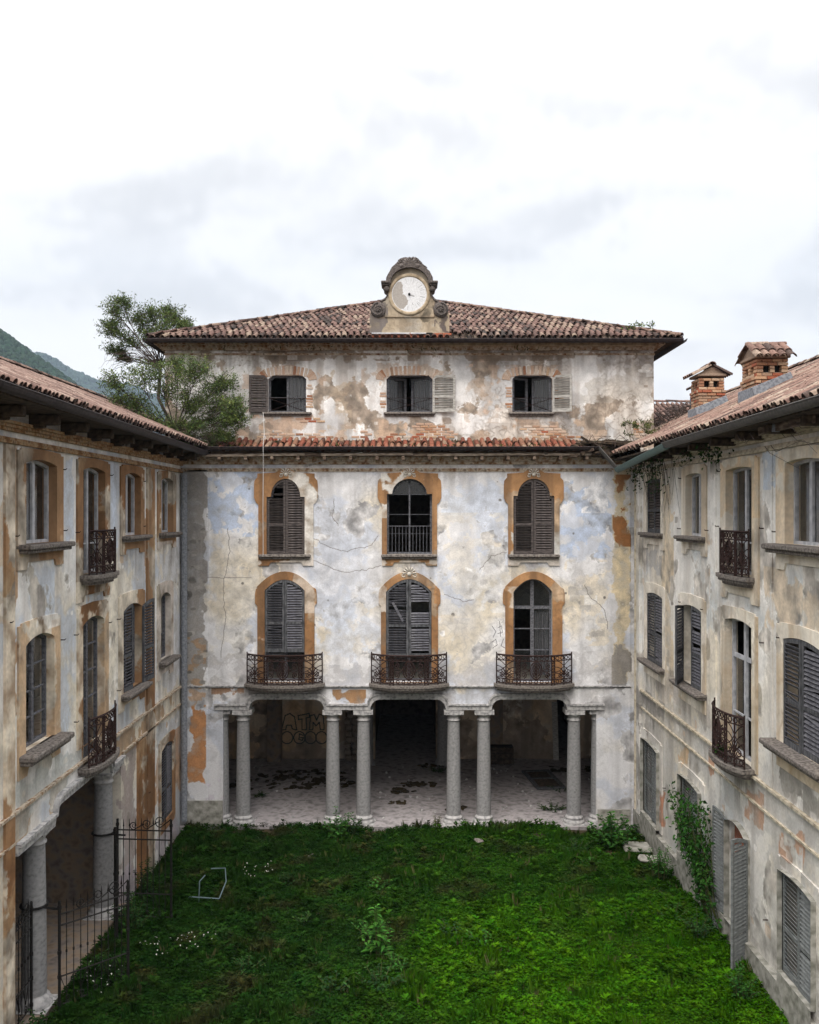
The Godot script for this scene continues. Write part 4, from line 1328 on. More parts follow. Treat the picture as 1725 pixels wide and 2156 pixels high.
	shut_pair(v, T, ops[3], 0.0, M.wood_grey, M.wood_slat, 0.0, 0.08, [0.03, 0.05], 0.86)
	shut_pair(v, T, ops[4], 0.0, M.wood_grey, M.wood_slat, 0.02, 0.18, [0.06, 0.04], 0.72, [[Vector2(1.34, 1.4)], [Vector2(1.3, 1.55), Vector2(0.13, 0.2)]])
	var pk := begin()
	cbox(pk, Vector3(fx(838), fy(1288), 0.05), Vector3(0.07, 0.62, 0.02), 0.004, Basis(Vector3.BACK, 0.5))
	part(v, "loose_slat", done(pk), M.wood_slat, T)
	# the doors behind the lower shutters
	for i in [3, 4]:
		var o: Dictionary = ops[i]
		glazed(v, T, o, -0.25, M.paint_grey, 2, [o.bot[0].y + 0.75, o.bot[0].y + 1.3, o.bot[0].y + 1.9], [4, 5])
	# open window with a thin guard rail, glass only in the fanlight
	var o2: Dictionary = ops[1]
	glazed(v, T, o2, -0.2, M.paint_grey, 2, [fy(1124), fy(1083), fy(1041)], [0, 1, 2, 3, 4, 5], 0.022)
	var rail := begin()
	for y in [fy(1108), fy(1165)]: tube(rail, [Vector3(o2.x0, y, -0.06), Vector3(o2.x1, y, -0.06)], 0.012, 0.012, 4)
	var gr := part(v, "guard_rail", done(rail), M.paint_grey, T)
	for k in 13:
		var b := begin()
		var x := lerpf(o2.x0, o2.x1, (k + 0.5) / 13.0)
		tube(b, [Vector3(x, fy(1166), -0.06), Vector3(x, fy(1108), -0.06)], 0.008, 0.008, 4)
		part(gr, "bar", done(b), M.paint_grey, T)
	var o5: Dictionary = ops[5]
	glazed(v, T, o5, -0.16, M.paint_grey, 2, [fy(1370), fy(1325), fy(1280)], [2, 4], 0.05, fy(1280))
	curtain(v, T, fx(1124), fx(1158), fy(1425), fy(1290), -0.3)
	# balconies
	var set_ := balcony_set(2.14, 0.84, 0.42, 0.14)
	for i in 3: put_balcony(v, T * Transform3D(Basis(), Vector3(fx([601, 861.5, 1123.5][i]), fy(1437), 0)), set_)
	# eaves over the facade: rafters, boards, gutter and a skirt of tiles
	var eb := begin()
	box2(eb, Vector3(-6.3, fy(962), 0.0), Vector3(5.7, fy(958), 0.42))
	var n_board := 7
	for i in n_board:
		var xa := lerpf(-5.6, 5.4, float(i) / n_board)
		cbox(eb, Vector3(xa + 0.75, fy(957) + rr(-0.02, 0.02), 0.40), Vector3(1.56, 0.13, 0.03), 0.005, Basis(Vector3.BACK, rr(-0.02, 0.02)))
	part(v, "eaves_board", done(eb), M.eave_wood, T)
	for e in [[-4.4, 2.9], [-1.2, 2.6], [2.2, 3.4], [4.6, 1.6]]:
		eb = begin()
		cbox(eb, Vector3(e[0], fy(959) + rr(-0.015, 0.015), 0.44), Vector3(e[1], 0.075, 0.025), 0.005, Basis(Vector3.BACK, rr(-0.02, 0.02)))
		part(v, "fascia_plank", done(eb), M.wood_weathered, T)
	for i in 17:
		var rf := begin()
		cbox(rf, Vector3(-6.1 + i * 0.74, fy(966), 0.22), Vector3(0.09, 0.11, 0.5), 0.008)
		part(v, "rafter", done(rf), M.eave_wood, T)
	gutter(v, "gutter", Vector3(-6.0, fy(944), -26.46), Vector3(fx(1262) * 0.975, fy(944), -26.46), 0.085, M.gutter_brown, Vector3(0, 0, 1))
	gutter(v, "broken_gutter", Vector3(5.29, 10.83, -26.45), Vector3(5.78, 10.18, -26.1), 0.085, M.gutter_grey, Vector3(0, 0.2, 1))
	var sk := begin()
	quad(sk, Vector3(-6.7, 10.72, -26.5), Vector3(6.5, 10.72, -26.5), Vector3(6.5, 11.1, -27.62), Vector3(-6.7, 11.1, -27.62))
	quad(sk, Vector3(-6.7, 10.68, -26.5), Vector3(-6.7, 10.68, -27.5), Vector3(6.5, 10.68, -27.5), Vector3(6.5, 10.68, -26.5))
	var skirt := part(v, "skirt_roof", done(sk), M.moss)
	var tints_red := tile_tints([Vector3(0.13, 0.07, 0.055), Vector3(0.22, 0.085, 0.06), Vector3(0.28, 0.10, 0.068), Vector3(0.31, 0.125, 0.085), Vector3(0.30, 0.16, 0.11), Vector3(0.32, 0.22, 0.16)])
	tile_slope(skirt, Vector3(0, 10.75, -26.5), Vector3.RIGHT, Vector3(0, 0.38, -1.12).normalized(), 1.1, func(_t): return Vector2(-5.6, 5.0), tints_red, 200, [[-5.6, 0.25, 5.0, 1.2, 0.25], [-5.6, -0.1, -4.6, 0.2, 0.5]])
	# top storey, set back
	var ut := Rect2(-7.2, 10.5, 14.4, 3.5)
	var tft := [
		["rect", -7.2, 10.9, 7.2, 11.4, Vector3(190, 166, 146), 0.75, 0.35, -50], ["rect", -7.2, 13.42, 7.2, 13.8, Vector3(136, 120, 106), 0.7, 0.3, -20],
		["rect", -4.6, 11.3, -2.8, 11.85, Vector3(190, 162, 140), 0.8, 0.3, -50], ["rect", -0.9, 11.2, 1.0, 11.7, Vector3(190, 164, 142), 0.75, 0.3, -50], ["rect", 3.0, 11.1, 5.0, 11.7, Vector3(190, 164, 142), 0.75, 0.35, -50],
		["rect", -2.4, 11.4, -1.7, 13.3, Vector3(178, 162, 142), 0.6, 0.3, -30], ["rect", 1.6, 11.6, 2.6, 13.2, Vector3(174, 156, 140), 0.5, 0.4, -30], ["rect", 5.0, 12.2, 7.1, 13.4, Vector3(180, 174, 166), 0.5, 0.4],
		["ell", -4.9, 12.6, -2.4, 13.3, Vector3(188, 164, 146), 0.6, 0.2, -40], ["ell", -1.4, 12.6, 1.4, 13.35, Vector3(190, 168, 150), 0.6, 0.2, -40], ["ell", 2.3, 12.6, 5.0, 13.3, Vector3(188, 164, 146), 0.6, 0.2, -40],
	]
	tft += [["run", -7.2, 12.6, 7.2, 13.75, Vector3(84, 74, 66), 0.75, 0.1], ["run", -7.2, 10.7, 7.2, 11.6, Vector3(96, 86, 78), 0.35, 0.1]]
	for o in [[-4.3, -2.8], [-0.8, 0.8], [2.8, 4.3]]: tft.append(["run", o[0], 11.2, o[1], 11.9, Vector3(92, 84, 78), 0.5, 0.1])
	tft += flakes(Rect2(-7.0, 10.9, 14.0, 2.7), 160, 0.13, [Vector3(226, 225, 224), Vector3(160, 142, 126), Vector3(190, 166, 148), Vector3(128, 116, 106)], 0.75)
	paint("top_plaster", 1022, 248, 71.0, ut, {"white": Vector3(230, 229, 229), "cream": Vector3(214, 206, 198), "blue": Vector3(190, 190, 192), "bare": Vector3(182, 166, 150), "dirt": Vector3(116, 104, 94), "k_cream": 0.1, "k_blue": 0.4, "k_bare": 0.38, "k_streak": 0.36, "k_crack": 0.8, "k_craze": 0.5}, tft, 517)
	var tops := []
	for p in [[565, 645], [814, 911], [1079, 1163]]:
		var x0 := gx(p[0]); var x1 := gx(p[1]); var yt := gy(790)
		tops.append(region([Vector2(x0, yt - 0.11), Vector2(x0 + 0.12, yt), Vector2(x1 - 0.12, yt), Vector2(x1, yt - 0.11)], [Vector2(x0, gy(868)), Vector2(x1, gy(868))]))
	var TT := XF_TOP
	part(v, "upper_wall", done(plate(rect(-7.15, 10.6, 7.15, 13.9), tops, -0.4, 0.0, ut)), M.top_plaster, TT)
	co = begin()
	for l in [[gy(748), gy(744), 0.03], [gy(738), gy(734), 0.09], [gy(734), gy(728), 0.16], [gy(728), gy(722), 0.27]]: box2(co, Vector3(-7.15 - l[2], l[0], -0.3), Vector3(7.15 + l[2], l[1], l[2]))
	part(v, "top_cornice", done(co), M.cornice, TT)
	co = begin()
	cbox(co, Vector3(gx(1128), gy(727.5), 0.2), Vector3(gx(1378) - gx(878), 0.12, 0.2), 0.02)
	part(v, "cornice_band", done(co), M.gable_stone, TT)
	co = begin()
	tube(co, [Vector3(-6.42, 0.2, 0.13), Vector3(-6.42, 5.0, 0.13), Vector3(-6.42, 10.1, 0.13)], 0.085, 0.085, 10)
	for y in [1.8, 4.2, 6.6, 9.0]: tube(co, [Vector3(-6.42, y, 0.13), Vector3(-6.42, y + 0.06, 0.13)], 0.097, 0.097, 10)
	part(v, "downpipe", done(co), M.lead, T)
	for k in 2: part(v, "corner_pilaster", done(plate(rect([-7.15, 5.75][k], 10.7, [-5.95, 6.55][k], gy(748)), [], 0.0, 0.022, ut)), M.top_plaster, TT)
	for i in 3:
		var o: Dictionary = tops[i]
		var mid: float = (o.x0 + o.x1) * 0.5
		var yt0: float = o.top[1].y
		if i == 0: glazed(v, TT, o, -0.14, M.paint_grey, 2, [gy(836)], [0, 2], 0.03)
		else:
			# two casements pushed inwards, a dark gap between them
			var cw: float = mid - o.x0
			part(v, "window_frame", done(plate(o, [inset(o, 0.035)], -0.2, -0.12, UNIT, null, true)), M.paint_grey, TT)
			glazed(v, TT * Transform3D(Basis(Vector3.UP, 0.6), Vector3(o.x0 + 0.03, 0, -0.15)), rect(0, o.bot[0].y + 0.03, cw, yt0 - 0.04), 0.0, M.paint_grey, 1, [gy(836)], [[], [], [1]][i], 0.03)
			glazed(v, TT * Transform3D(Basis(Vector3.UP, -0.5), Vector3(o.x1 - 0.03, 0, -0.15)), rect(-cw, o.bot[0].y + 0.03, 0, yt0 - 0.04), 0.0, M.paint_grey, 1, [gy(836)], [], 0.03)
		if i == 0: curtain(v, TT, mid + 0.03, o.x1 - 0.05, o.bot[0].y + 0.05, gy(792), -0.22)
		if i == 1:
			curtain(v, TT, o.x0 + 0.05, mid - 0.22, o.bot[0].y + 0.05, gy(794), -0.55)
			curtain(v, TT, mid + 0.16, o.x1 - 0.05, o.bot[0].y + 0.05, gy(794), -0.55)
		if i == 2: curtain(v, TT, mid + 0.08, o.x1 - 0.05, o.bot[0].y + 0.05, gy(794), -0.55)
		sill(v, TT, gx([553, 808, 1071][i]), gx([657, 917, 1167][i]), gy(868), 0.12, 0.12)
		# thin wire guard: a rail and crossed bars
		for e in [[0.42, 0.42], [0.02, 0.42], [0.42, 0.02]]:
			var g := begin()
			tube(g, [Vector3(o.x0, o.bot[0].y + e[0], -0.03 - e[1] * 0.02), Vector3(o.x1, o.bot[0].y + e[1], -0.03 - e[0] * 0.01)], 0.008, 0.008, 4)
			part(v, "guard_bar", done(g), M.iron, TT)
		# brick lintel: bricks on end over the opening, fanned at the corners
		var yt: float = o.top[1].y
		for k in 13:
			var t := k / 12.0
			var a := (0.5 - t) * 0.5
			var p := Vector3(lerpf(o.x0 - 0.1, o.x1 + 0.1, t), yt + 0.15 - absf(t - 0.5) * 0.2 * absf(t - 0.5) * 2.0, -0.034 + rr(-0.004, 0.006))
			brick_at(v, TT * Transform3D(Basis(Vector3.BACK, PI * 0.5 + a).scaled_local(Vector3(1.05, 1.25, 1)), p), 0.85)
		for side in [-1, 1]:
			for k in 4:
				var a: float = -side * (0.55 + k * 0.3)
				var c0 := Vector2(o.x0 if side < 0 else o.x1, yt - 0.12)
				var dv := Vector2.UP.rotated(a) * -1.0
				brick_at(v, TT * Transform3D(Basis(Vector3.BACK, PI * 0.5 + a).scaled_local(Vector3(1.0, 1.35, 1)), Vector3(c0.x - side * 0.0 + sin(-a) * 0.19, c0.y + cos(a) * 0.19, -0.03 + rr(-0.004, 0.006))), 0.8)
			for k in 9:
				if rng.randf() < (0.35 if (side > 0) == (i == 0) else 0.7): continue
				brick_at(v, TT * Transform3D(Basis().scaled_local(Vector3(rr(0.5, 0.9), 1, 1)), Vector3((o.x0 if side < 0 else o.x1) + side * 0.1, yt - 0.3 - k * 0.078, -0.04 + rr(-0.004, 0.006))), 0.7)
	# brick courses laid bare under the sills and along the skirt
	var bare := noise(21, 0.5, FastNoiseLite.TYPE_SIMPLEX_SMOOTH, 3)
	var nb := 0
	for j in 11:
		for i in 56:
			var x := -7.0 + i * 0.252 + (0.126 if j % 2 else 0.0)
			var y := 11.12 + j * 0.076
			var want := 0.25 - j * 0.075
			for c in [-3.6, 0.1, 3.9]: want += 0.42 * ss(1.5, 0.3, absf(x - c - 0.2)) * (1.0 if j > 0 else 0.3)
			if absf(x - 6.8) < 0.4 or absf(x - 2.6) < 0.2 and j > 8: want += 0.2
			if bare.get_noise_2d(x * 1.2, y * 3.0) * 0.9 + want > 0.34 and nb < 210 and y < 11.78:
				brick_at(v, TT * Transform3D(Basis(Vector3.BACK, rr(-0.012, 0.012)).scaled_local(Vector3(rr(0.85, 1.0), 1, 1)), Vector3(x, y, -0.041 + rr(-0.004, 0.008))), 0.55)
				nb += 1
	open_leaf(v, TT, tops[0], -1, PI - 0.12, 0.03, M.wood_brown, M.wood_brown, 0.02)
	open_leaf(v, TT, tops[1], 1, PI - 0.16, 0.03, M.wood_pale, M.wood_pale, 0.0)
	open_leaf(v, TT, tops[2], 1, PI - 0.4, 0.03, M.wood_pale, M.wood_pale, 0.1)
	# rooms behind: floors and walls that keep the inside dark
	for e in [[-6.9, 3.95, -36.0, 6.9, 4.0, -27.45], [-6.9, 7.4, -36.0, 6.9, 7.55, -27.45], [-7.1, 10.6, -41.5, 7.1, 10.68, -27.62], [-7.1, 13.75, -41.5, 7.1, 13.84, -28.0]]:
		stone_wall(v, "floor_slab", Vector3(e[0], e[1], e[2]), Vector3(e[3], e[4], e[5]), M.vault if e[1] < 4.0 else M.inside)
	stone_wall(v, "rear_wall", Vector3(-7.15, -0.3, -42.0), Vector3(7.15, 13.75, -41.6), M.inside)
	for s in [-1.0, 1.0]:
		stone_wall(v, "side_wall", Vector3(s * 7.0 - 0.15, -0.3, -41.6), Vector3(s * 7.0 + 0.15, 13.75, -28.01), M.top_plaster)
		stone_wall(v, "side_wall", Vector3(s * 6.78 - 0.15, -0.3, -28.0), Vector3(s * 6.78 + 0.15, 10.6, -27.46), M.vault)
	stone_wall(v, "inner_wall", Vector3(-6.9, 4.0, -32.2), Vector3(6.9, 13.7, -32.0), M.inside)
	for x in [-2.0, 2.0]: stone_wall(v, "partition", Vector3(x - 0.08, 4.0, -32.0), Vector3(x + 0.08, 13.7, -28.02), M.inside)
	# main roof: deck, tiles, hips, gutters
	var ey := 13.96; var ez := -26.95; var apex := Vector3(0.05, 16.72, -34.5)
	var cl := Vector3(-7.45, ey, ez); var cr := Vector3(7.75, ey, ez); var bl := Vector3(-7.45, ey, -42.2); var br := Vector3(7.75, ey, -42.2)
	var rd := begin()
	tri(rd, cl, cr, apex); tri(rd, cr, br, apex); tri(rd, br, bl, apex); tri(rd, bl, cl, apex)
	var dn := Vector3(0, -0.03, 0)
	quad(rd, cl + dn, bl + dn, br + dn, cr + dn)
	var roof := part(v, "roof", done(rd), M.eave_dark)
	var tints := tile_tints([Vector3(0.052, 0.043, 0.040), Vector3(0.078, 0.057, 0.052), Vector3(0.117, 0.075, 0.066), Vector3(0.151, 0.092, 0.080), Vector3(0.188, 0.118, 0.102), Vector3(0.227, 0.157, 0.132), Vector3(0.265, 0.195, 0.160), Vector3(0.304, 0.237, 0.189)])
	var U := (apex - Vector3(apex.x, ey, ez)).normalized()
	var len := Vector3(apex.x, ey, ez).distance_to(apex)
	tile_slope(roof, Vector3(0, ey + 0.02, ez), Vector3.RIGHT, U, len, func(t): return Vector2(lerpf(cl.x, apex.x, t / len), lerpf(cr.x, apex.x, t / len)), tints, 300, [[1.2, -1, 1.9, 0.5, 0.7]])
	for side in 2:
		var c: Vector3 = [cl, cr][side]
		var V := (apex - Vector3(c.x, ey, apex.z)).normalized()
		var l2 := Vector3(c.x, ey, apex.z).distance_to(apex)
		tile_slope(roof, Vector3(c.x, ey + 0.02, 0), Vector3(0, 0, -1), V, l2, func(t): return Vector2(lerpf(-ez, -apex.z, t / l2), lerpf(42.2, -apex.z, t / l2)), tints, 0)
		ridge_row(roof, c + Vector3(0, 0.03, 0), apex + Vector3(0, 0.06, 0), tints)
	gutter(v, "gutter", Vector3(-7.5, ey - 0.03, ez + 0.06), Vector3(7.8, ey - 0.03, ez + 0.06), 0.09, M.gutter_brown, Vector3(0, 0, 1))
	gutter(v, "side_gutter", Vector3(7.82, ey - 0.03, ez + 0.1), Vector3(7.82, ey - 0.05, -42.0), 0.09, M.gutter_brown, Vector3(1, 0, 0))
	gutter(v, "side_gutter", Vector3(-7.53, ey - 0.03, ez + 0.1), Vector3(-7.53, ey - 0.05, -42.0), 0.09, M.gutter_brown, Vector3(-1, 0, 0))
	clock_gable(v)

func ornament(v: Node, T: Transform3D, at: Vector3, r: float) -> void:
	var st := SurfaceTool.new(); st.begin(Mesh.PRIMITIVE_TRIANGLES); st.set_smooth_group(0)
	for k in 7:
		var a := PI * (0.02 + 0.96 * k / 6.0)
		var d := Vector3(cos(a), sin(a), 0)
		tube(st, [at, at + d * r * 0.6 + Vector3(0, 0, 0.02), at + d * r], r * 0.06, r * 0.2, 5, 0.7)
	lathe(st, [Vector2(r * 0.36, 0), Vector2(r * 0.3, r * 0.14), Vector2(0, r * 0.2)], 10, at - Vector3(0, r * 0.1, 0), Basis(Vector3.RIGHT, PI * 0.5))
	for s in [-1.0, 1.0]:
		var l := spiral(Vector2(at.x + s * r * 0.9, at.y - r * 0.3), r * 0.35, 1.3, PI * 0.5, s)
		tube(st, l.map(func(p): return Vector3(p.x, p.y, at.z + 0.01)), r * 0.09, r * 0.05, 4)
	part(v, "stucco_shell", done(st, true), M.stucco if M.has("stucco") else worn("stucco", [Color8(182, 176, 166), Color8(206, 202, 194)], 2.0, 0.05, 0.9, 0.2), T)

func clock_gable(v: Node) -> void:
	var T := Transform3D(Basis(), Vector3(0, 0, -27.02))
	var c := 862.5
	var P := func(x: float, y: float) -> Vector2: return Vector2(fx(c + x), fy(y))
	var half := [[84, 664], [80, 652], [70, 643], [62, 641], [61, 636], [53, 631], [47, 622], [44, 610], [44, 602]]
	var top := []
	for h in half: top.append(P.call(-h[0], h[1]))
	top += arc_line(fx(c - 44), fx(c + 44), fy(600), 37 * S, 12)
	for i in half.size(): top.append(P.call(half[half.size() - 1 - i][0], half[half.size() - 1 - i][1]))
	var u := Rect2(-1.25, 13.9, 2.5, 2.3)
	var W := Vector3(182, 172, 156)
	paint("gable_plaster", 256, 236, 102.4, u, {"white": W, "cream": Vector3(168, 154, 134), "blue": Vector3(170, 164, 154), "bare": Vector3(146, 136, 120), "dirt": Vector3(92, 82, 72), "k_cream": 0.4, "k_blue": 0.2, "k_bare": 0.25, "k_streak": 0.25, "k_crack": 0.5}, [
		["rect", -1.25, 13.9, -0.62, 15.05, Vector3(110, 104, 102), 0.95, 0.12], ["rect", 0.72, 13.9, 1.25, 15.05, Vector3(92, 84, 82), 0.95, 0.12], ["rect", -0.9, 14.55, 0.9, 14.62, Vector3(120, 106, 90), 0.6, 0.04]], 211)
	var g := part(v, "clock_gable", done(plate(region(top, [P.call(-84, 701), P.call(84, 701)]), [], -0.5, 0.0, u, null, true)), M.gable_plaster, T)
	# raised middle field round the dial
	var fd := [P.call(-52, 664), P.call(-48, 640), P.call(-41, 620), P.call(-41, 606)] + arc_line(fx(c - 40), fx(c + 40), fy(604), 30 * S, 12) + [P.call(41, 606), P.call(41, 620), P.call(48, 640), P.call(52, 664)]
	part(g, "raised_field", done(plate(region(fd, [P.call(-52, 668), P.call(52, 668)]), [], 0.0, 0.03, u)), M.gable_plaster, T)
	# dark hood moulding over the dial, with its two short cornices
	var ho := arc_line(fx(c - 50), fx(c + 50), fy(598), 44 * S, 16)
	var hi := arc_line(fx(c - 40), fx(c + 40), fy(598), 33 * S, 16)
	var hood := region([Vector2(fx(c - 50), fy(597))] + ho + [Vector2(fx(c + 50), fy(597))], [Vector2(fx(c - 50), fy(599)), Vector2(fx(c - 40), fy(599))] + hi + [Vector2(fx(c + 40), fy(599)), Vector2(fx(c + 50), fy(599))])
	part(g, "hood_moulding", done(plate(hood, [], -0.5, 0.16, UNIT, null, true)), M.gable_dark, T)
	for s in [-1.0, 1.0]:
		var st := begin()
		cbox(st, Vector3(fx(c + s * 51), fy(596.5), -0.15), Vector3(17 * S, 5 * S, 0.75), 0.015)
		cbox(st, Vector3(fx(c + s * 49.5), fy(601), -0.16), Vector3(14 * S, 4.4 * S, 0.66), 0.015)
		part(g, "shoulder_cornice", done(st), M.gable_dark, T)
		var sc := SurfaceTool.new(); sc.begin(Mesh.PRIMITIVE_TRIANGLES); sc.set_smooth_group(0)
		lathe(sc, [Vector2(0, 0.28), Vector2(0.07, 0.27), Vector2(0.085, 0.2), Vector2(0.085, -0.2), Vector2(0, -0.2)], 12, Vector3(fx(c + s * 48), fy(609.5), -0.12), Basis(Vector3.RIGHT, PI * 0.5))
		part(g, "bracket_scroll", done(sc, true), M.gable_dark, T)
		# side volute: a drum with a spiral and a rosette
		var vo := SurfaceTool.new(); vo.begin(Mesh.PRIMITIVE_TRIANGLES); vo.set_smooth_group(0)
		var vc := Vector3(fx(c + s * 66), fy(652), 0)
		lathe(vo, [Vector2(0, 0.07), Vector2(0.17, 0.07), Vector2(0.215, 0.05), Vector2(0.225, 0.0), Vector2(0.225, -0.45)], 20, vc, Basis(Vector3.RIGHT, PI * 0.5))
		var sp := spiral(Vector2(vc.x, vc.y), 0.2, 1.8, PI * 0.5, -s)
		tube(vo, sp.map(func(p): return Vector3(p.x, p.y, 0.07)), 0.028, 0.018, 6)
		for k in 6:
			var a := TAU * k / 6.0
			tube(vo, [vc + Vector3(0, 0, 0.08), vc + Vector3(cos(a) * 0.07, sin(a) * 0.07, 0.09)], 0.012, 0.026, 5)
		part(g, "volute", done(vo, true), M.gable_dark, T)
		var edge := begin()
		tube(edge, [[61, 640], [60, 634], [52, 630], [46.5, 622], [44.5, 612]].map(func(p): return Vector3(fx(c + s * p[0]), fy(p[1]), 0.0)), 0.045, 0.03, 5)
		part(g, "side_moulding", done(edge), M.gable_dark, T)
	# carved crest: a shell between leafy flanks
	var cr := SurfaceTool.new(); cr.begin(Mesh.PRIMITIVE_TRIANGLES); cr.set_smooth_group(0)
	for k in 9:
		var a := PI * (0.1 + 0.8 * k / 8.0)
		var o := Vector3(fx(c), fy(562), 0.1)
		var r := 0.21 + 0.03 * sin(PI * k / 8.0)
		tube(cr, [o, o + Vector3(cos(a), sin(a), 0) * r * 0.6 + Vector3(0, 0, 0.05), o + Vector3(cos(a), sin(a), 0) * r], 0.014, 0.04, 6)
	part(g, "crest_shell", done(cr, true), M.gable_dark, T)
	for s in [-1.0, 1.0]:
		cr = SurfaceTool.new(); cr.begin(Mesh.PRIMITIVE_TRIANGLES); cr.set_smooth_group(0)
		for k in 11:
			var t := k / 10.0
			var x := lerpf(8, 43, t)
			var y := 598.0 - 44.0 * (1.0 - pow(x / 50.0, 2))
			var o := Vector3(fx(c + s * x), fy(y), 0.06)
			var h := lerpf(0.17, 0.08, t) * rr(0.8, 1.15)
			for q in 3:
				var a = PI * 0.5 - s * (t * 0.7 + (q - 1) * 0.5)
				tube(cr, [o, o + Vector3(cos(a), sin(a), 0.2 * (q - 1)) * h], 0.03, 0.036, 5)
		lathe(cr, [Vector2(0.075, 0), Vector2(0.06, 0.04), Vector2(0, 0.05)], 10, Vector3(fx(c + s * 17), fy(562), 0.13), Basis(Vector3.RIGHT, PI * 0.5))
		part(g, "crest_leaves", done(cr, true), M.gable_dark, T)
	# the dial: white enamel with a grey missing patch and worn strokes where the numerals were
	var N := 256
	var im := Image.create_empty(N, N, false, Image.FORMAT_RGB8)
	var nn := noise(44, 0.02, FastNoiseLite.TYPE_SIMPLEX_SMOOTH, 4)
	for y in N:
		for x in N:
			var p := Vector2(x - 128, y - 128) / 122.0
			var k := 0.92 + 0.08 * nn.get_noise_2d(x * 3, y * 3)
			var col := Color8(226, 228, 232) * k
			var edge := -0.36 + 0.28 * sin(p.y * 2.6 + 0.5) * sin(p.y * 2.6 + 0.5) * (1.0 if p.y > 0 else -0.3) + 0.06 * nn.get_noise_2d(7, y * 2)
			if p.x < edge and p.length() < 0.97 and p.y > -0.72 and p.y < 0.82: col = Color8(170, 164, 158) * k
			im.set_pixel(x, y, col)
	for k in 60:
		var a := TAU * k / 60.0 - PI * 0.5
		var d := Vector2.from_angle(a)
		if d.x < -0.25: continue
		var wear := 0.35 + 0.35 * sin(k * 2.3)
		pen(im, [Vector2(128, 128) + d * 122 * rr(0.62, 0.7), Vector2(128, 128) + d * 122 * rr(0.85, 0.93)], Color8(226, 228, 232).lerp(Color8(70, 72, 76), clampf(wear, 0.08, 0.7)), rr(0.5, 1.6))
	pen(im, [Vector2(132, 132), Vector2(160, 142)], Color8(150, 150, 152), 4)
	pen(im, [Vector2(150, 190), Vector2(156, 204)], Color8(110, 110, 112), 1.2)
	var dm := StandardMaterial3D.new()
	dm.resource_name = "dial_enamel"
	dm.albedo_texture = ImageTexture.create_from_image(im)
	dm.roughness = 0.45
	var dc := Vector2(fx(862), fy(620))
	var circ := region(arc_line(dc.x - 0.5, dc.x + 0.5, dc.y, 0.5, 24), arc_line(dc.x - 0.5, dc.x + 0.5, dc.y, -0.5, 24))
	circ.bot = []
	for p in circ.top: circ.bot.append(Vector2(p.x, 2.0 * dc.y - p.y))
	part(g, "clock_face", done(plate(circ, [], 0.03, 0.045, Rect2(dc.x - 0.525, dc.y - 0.525, 1.05, 1.05))), dm, T)
	var rg := SurfaceTool.new(); rg.begin(Mesh.PRIMITIVE_TRIANGLES); rg.set_smooth_group(0)
	lathe(rg, [Vector2(0.6, 0.0), Vector2(0.6, 0.02), Vector2(0.57, 0.035), Vector2(0.53, 0.035), Vector2(0.5, 0.02), Vector2(0.5, 0.0)], 40, Vector3(dc.x, dc.y, 0.03), Basis(Vector3.RIGHT, PI * 0.5))
	part(g, "dial_ring", done(rg, true), M.gable_stone, T)
	rg = SurfaceTool.new(); rg.begin(Mesh.PRIMITIVE_TRIANGLES); rg.set_smooth_group(0)
	lathe(rg, [Vector2(0.035, 0.0), Vector2(0.035, 0.04), Vector2(0, 0.05)], 10, Vector3(dc.x, dc.y, 0.045), Basis(Vector3.RIGHT, PI * 0.5))
	part(g, "hand_hub", done(rg, true), M.soot, T)
	# foot: a white stone strip over a course of red bricks
	var fo := begin()
	box2(fo, Vector3(fx(779), fy(709), -0.5), Vector3(fx(947), fy(704), 0.03))
	part(v, "gable_foot", done(fo), M.mortar, T)
	fo = begin()
	cbox(fo, Vector3(fx(823), fy(702.5), -0.2), Vector3(80 * S, 3 * S, 0.56), 0.006)
	cbox(fo, Vector3(fx(881), fy(702.5), -0.2), Vector3(33 * S, 3 * S, 0.56), 0.006)
	part(v, "gable_ledge", done(fo), M.paint_white, T)
	for j in 2:
		for i in 9:
			var x := fx(786) + i * 0.25 + (0.12 if j else 0.0)
			if x > fx(898) and x < fx(912): continue
			part(v, "brick", brick_mesh, M["brick_5"], T * Transform3D(Basis(), Vector3(x, fy(708.5) + j * 0.066, -0.012 + rr(-0.006, 0.006))))
	fo = begin()
	cbox(fo, Vector3(fx(905), fy(706), 0.03), Vector3(0.17, 0.14, 0.1), 0.01)
	part(v, "dark_vent", done(fo), M.soot, T)

func surround(v: Node, T: Transform3D, o: Dictionary, m: Material, u: Rect2, side: float, y_top: float, y_bot: float, d := 0.035, apron := true) -> void:
	var x0: float = o.x0 - side
	var x1: float = o.x1 + side
	var mid: float = (o.x0 + o.x1) * 0.5
	var top := [Vector2(x0, y_top - 0.04), Vector2(x0 + 0.12, y_top - 0.04), Vector2(x0 + 0.14, y_top), Vector2(mid, y_top + 0.03), Vector2(x1 - 0.14, y_top), Vector2(x1 - 0.12, y_top - 0.04), Vector2(x1, y_top - 0.04)]
	var bot := [Vector2(x0, y_bot), Vector2(x1, y_bot)]
	if apron: bot = [Vector2(x0, y_bot), Vector2(x0 + 0.36, y_bot), Vector2(x0 + 0.42, y_bot + 0.12), Vector2(x1 - 0.42, y_bot + 0.12), Vector2(x1 - 0.36, y_bot), Vector2(x1, y_bot)]
	part(v, "window_surround", done(plate(region(top, bot), [region(o.top, o.bot)], 0.0, d, u, -0.24)), m, T)

func hinge_pins(v: Node, T: Transform3D, spots: Array) -> void:
	for p in spots:
		var st := begin()
		tube(st, [Vector3(p.x, p.y, 0.0), Vector3(p.x, p.y, 0.08), Vector3(p.x + 0.03, p.y + 0.02, 0.09)], 0.011, 0.008, 4)
		part(v, "shutter_catch", done(st), M.iron, T)

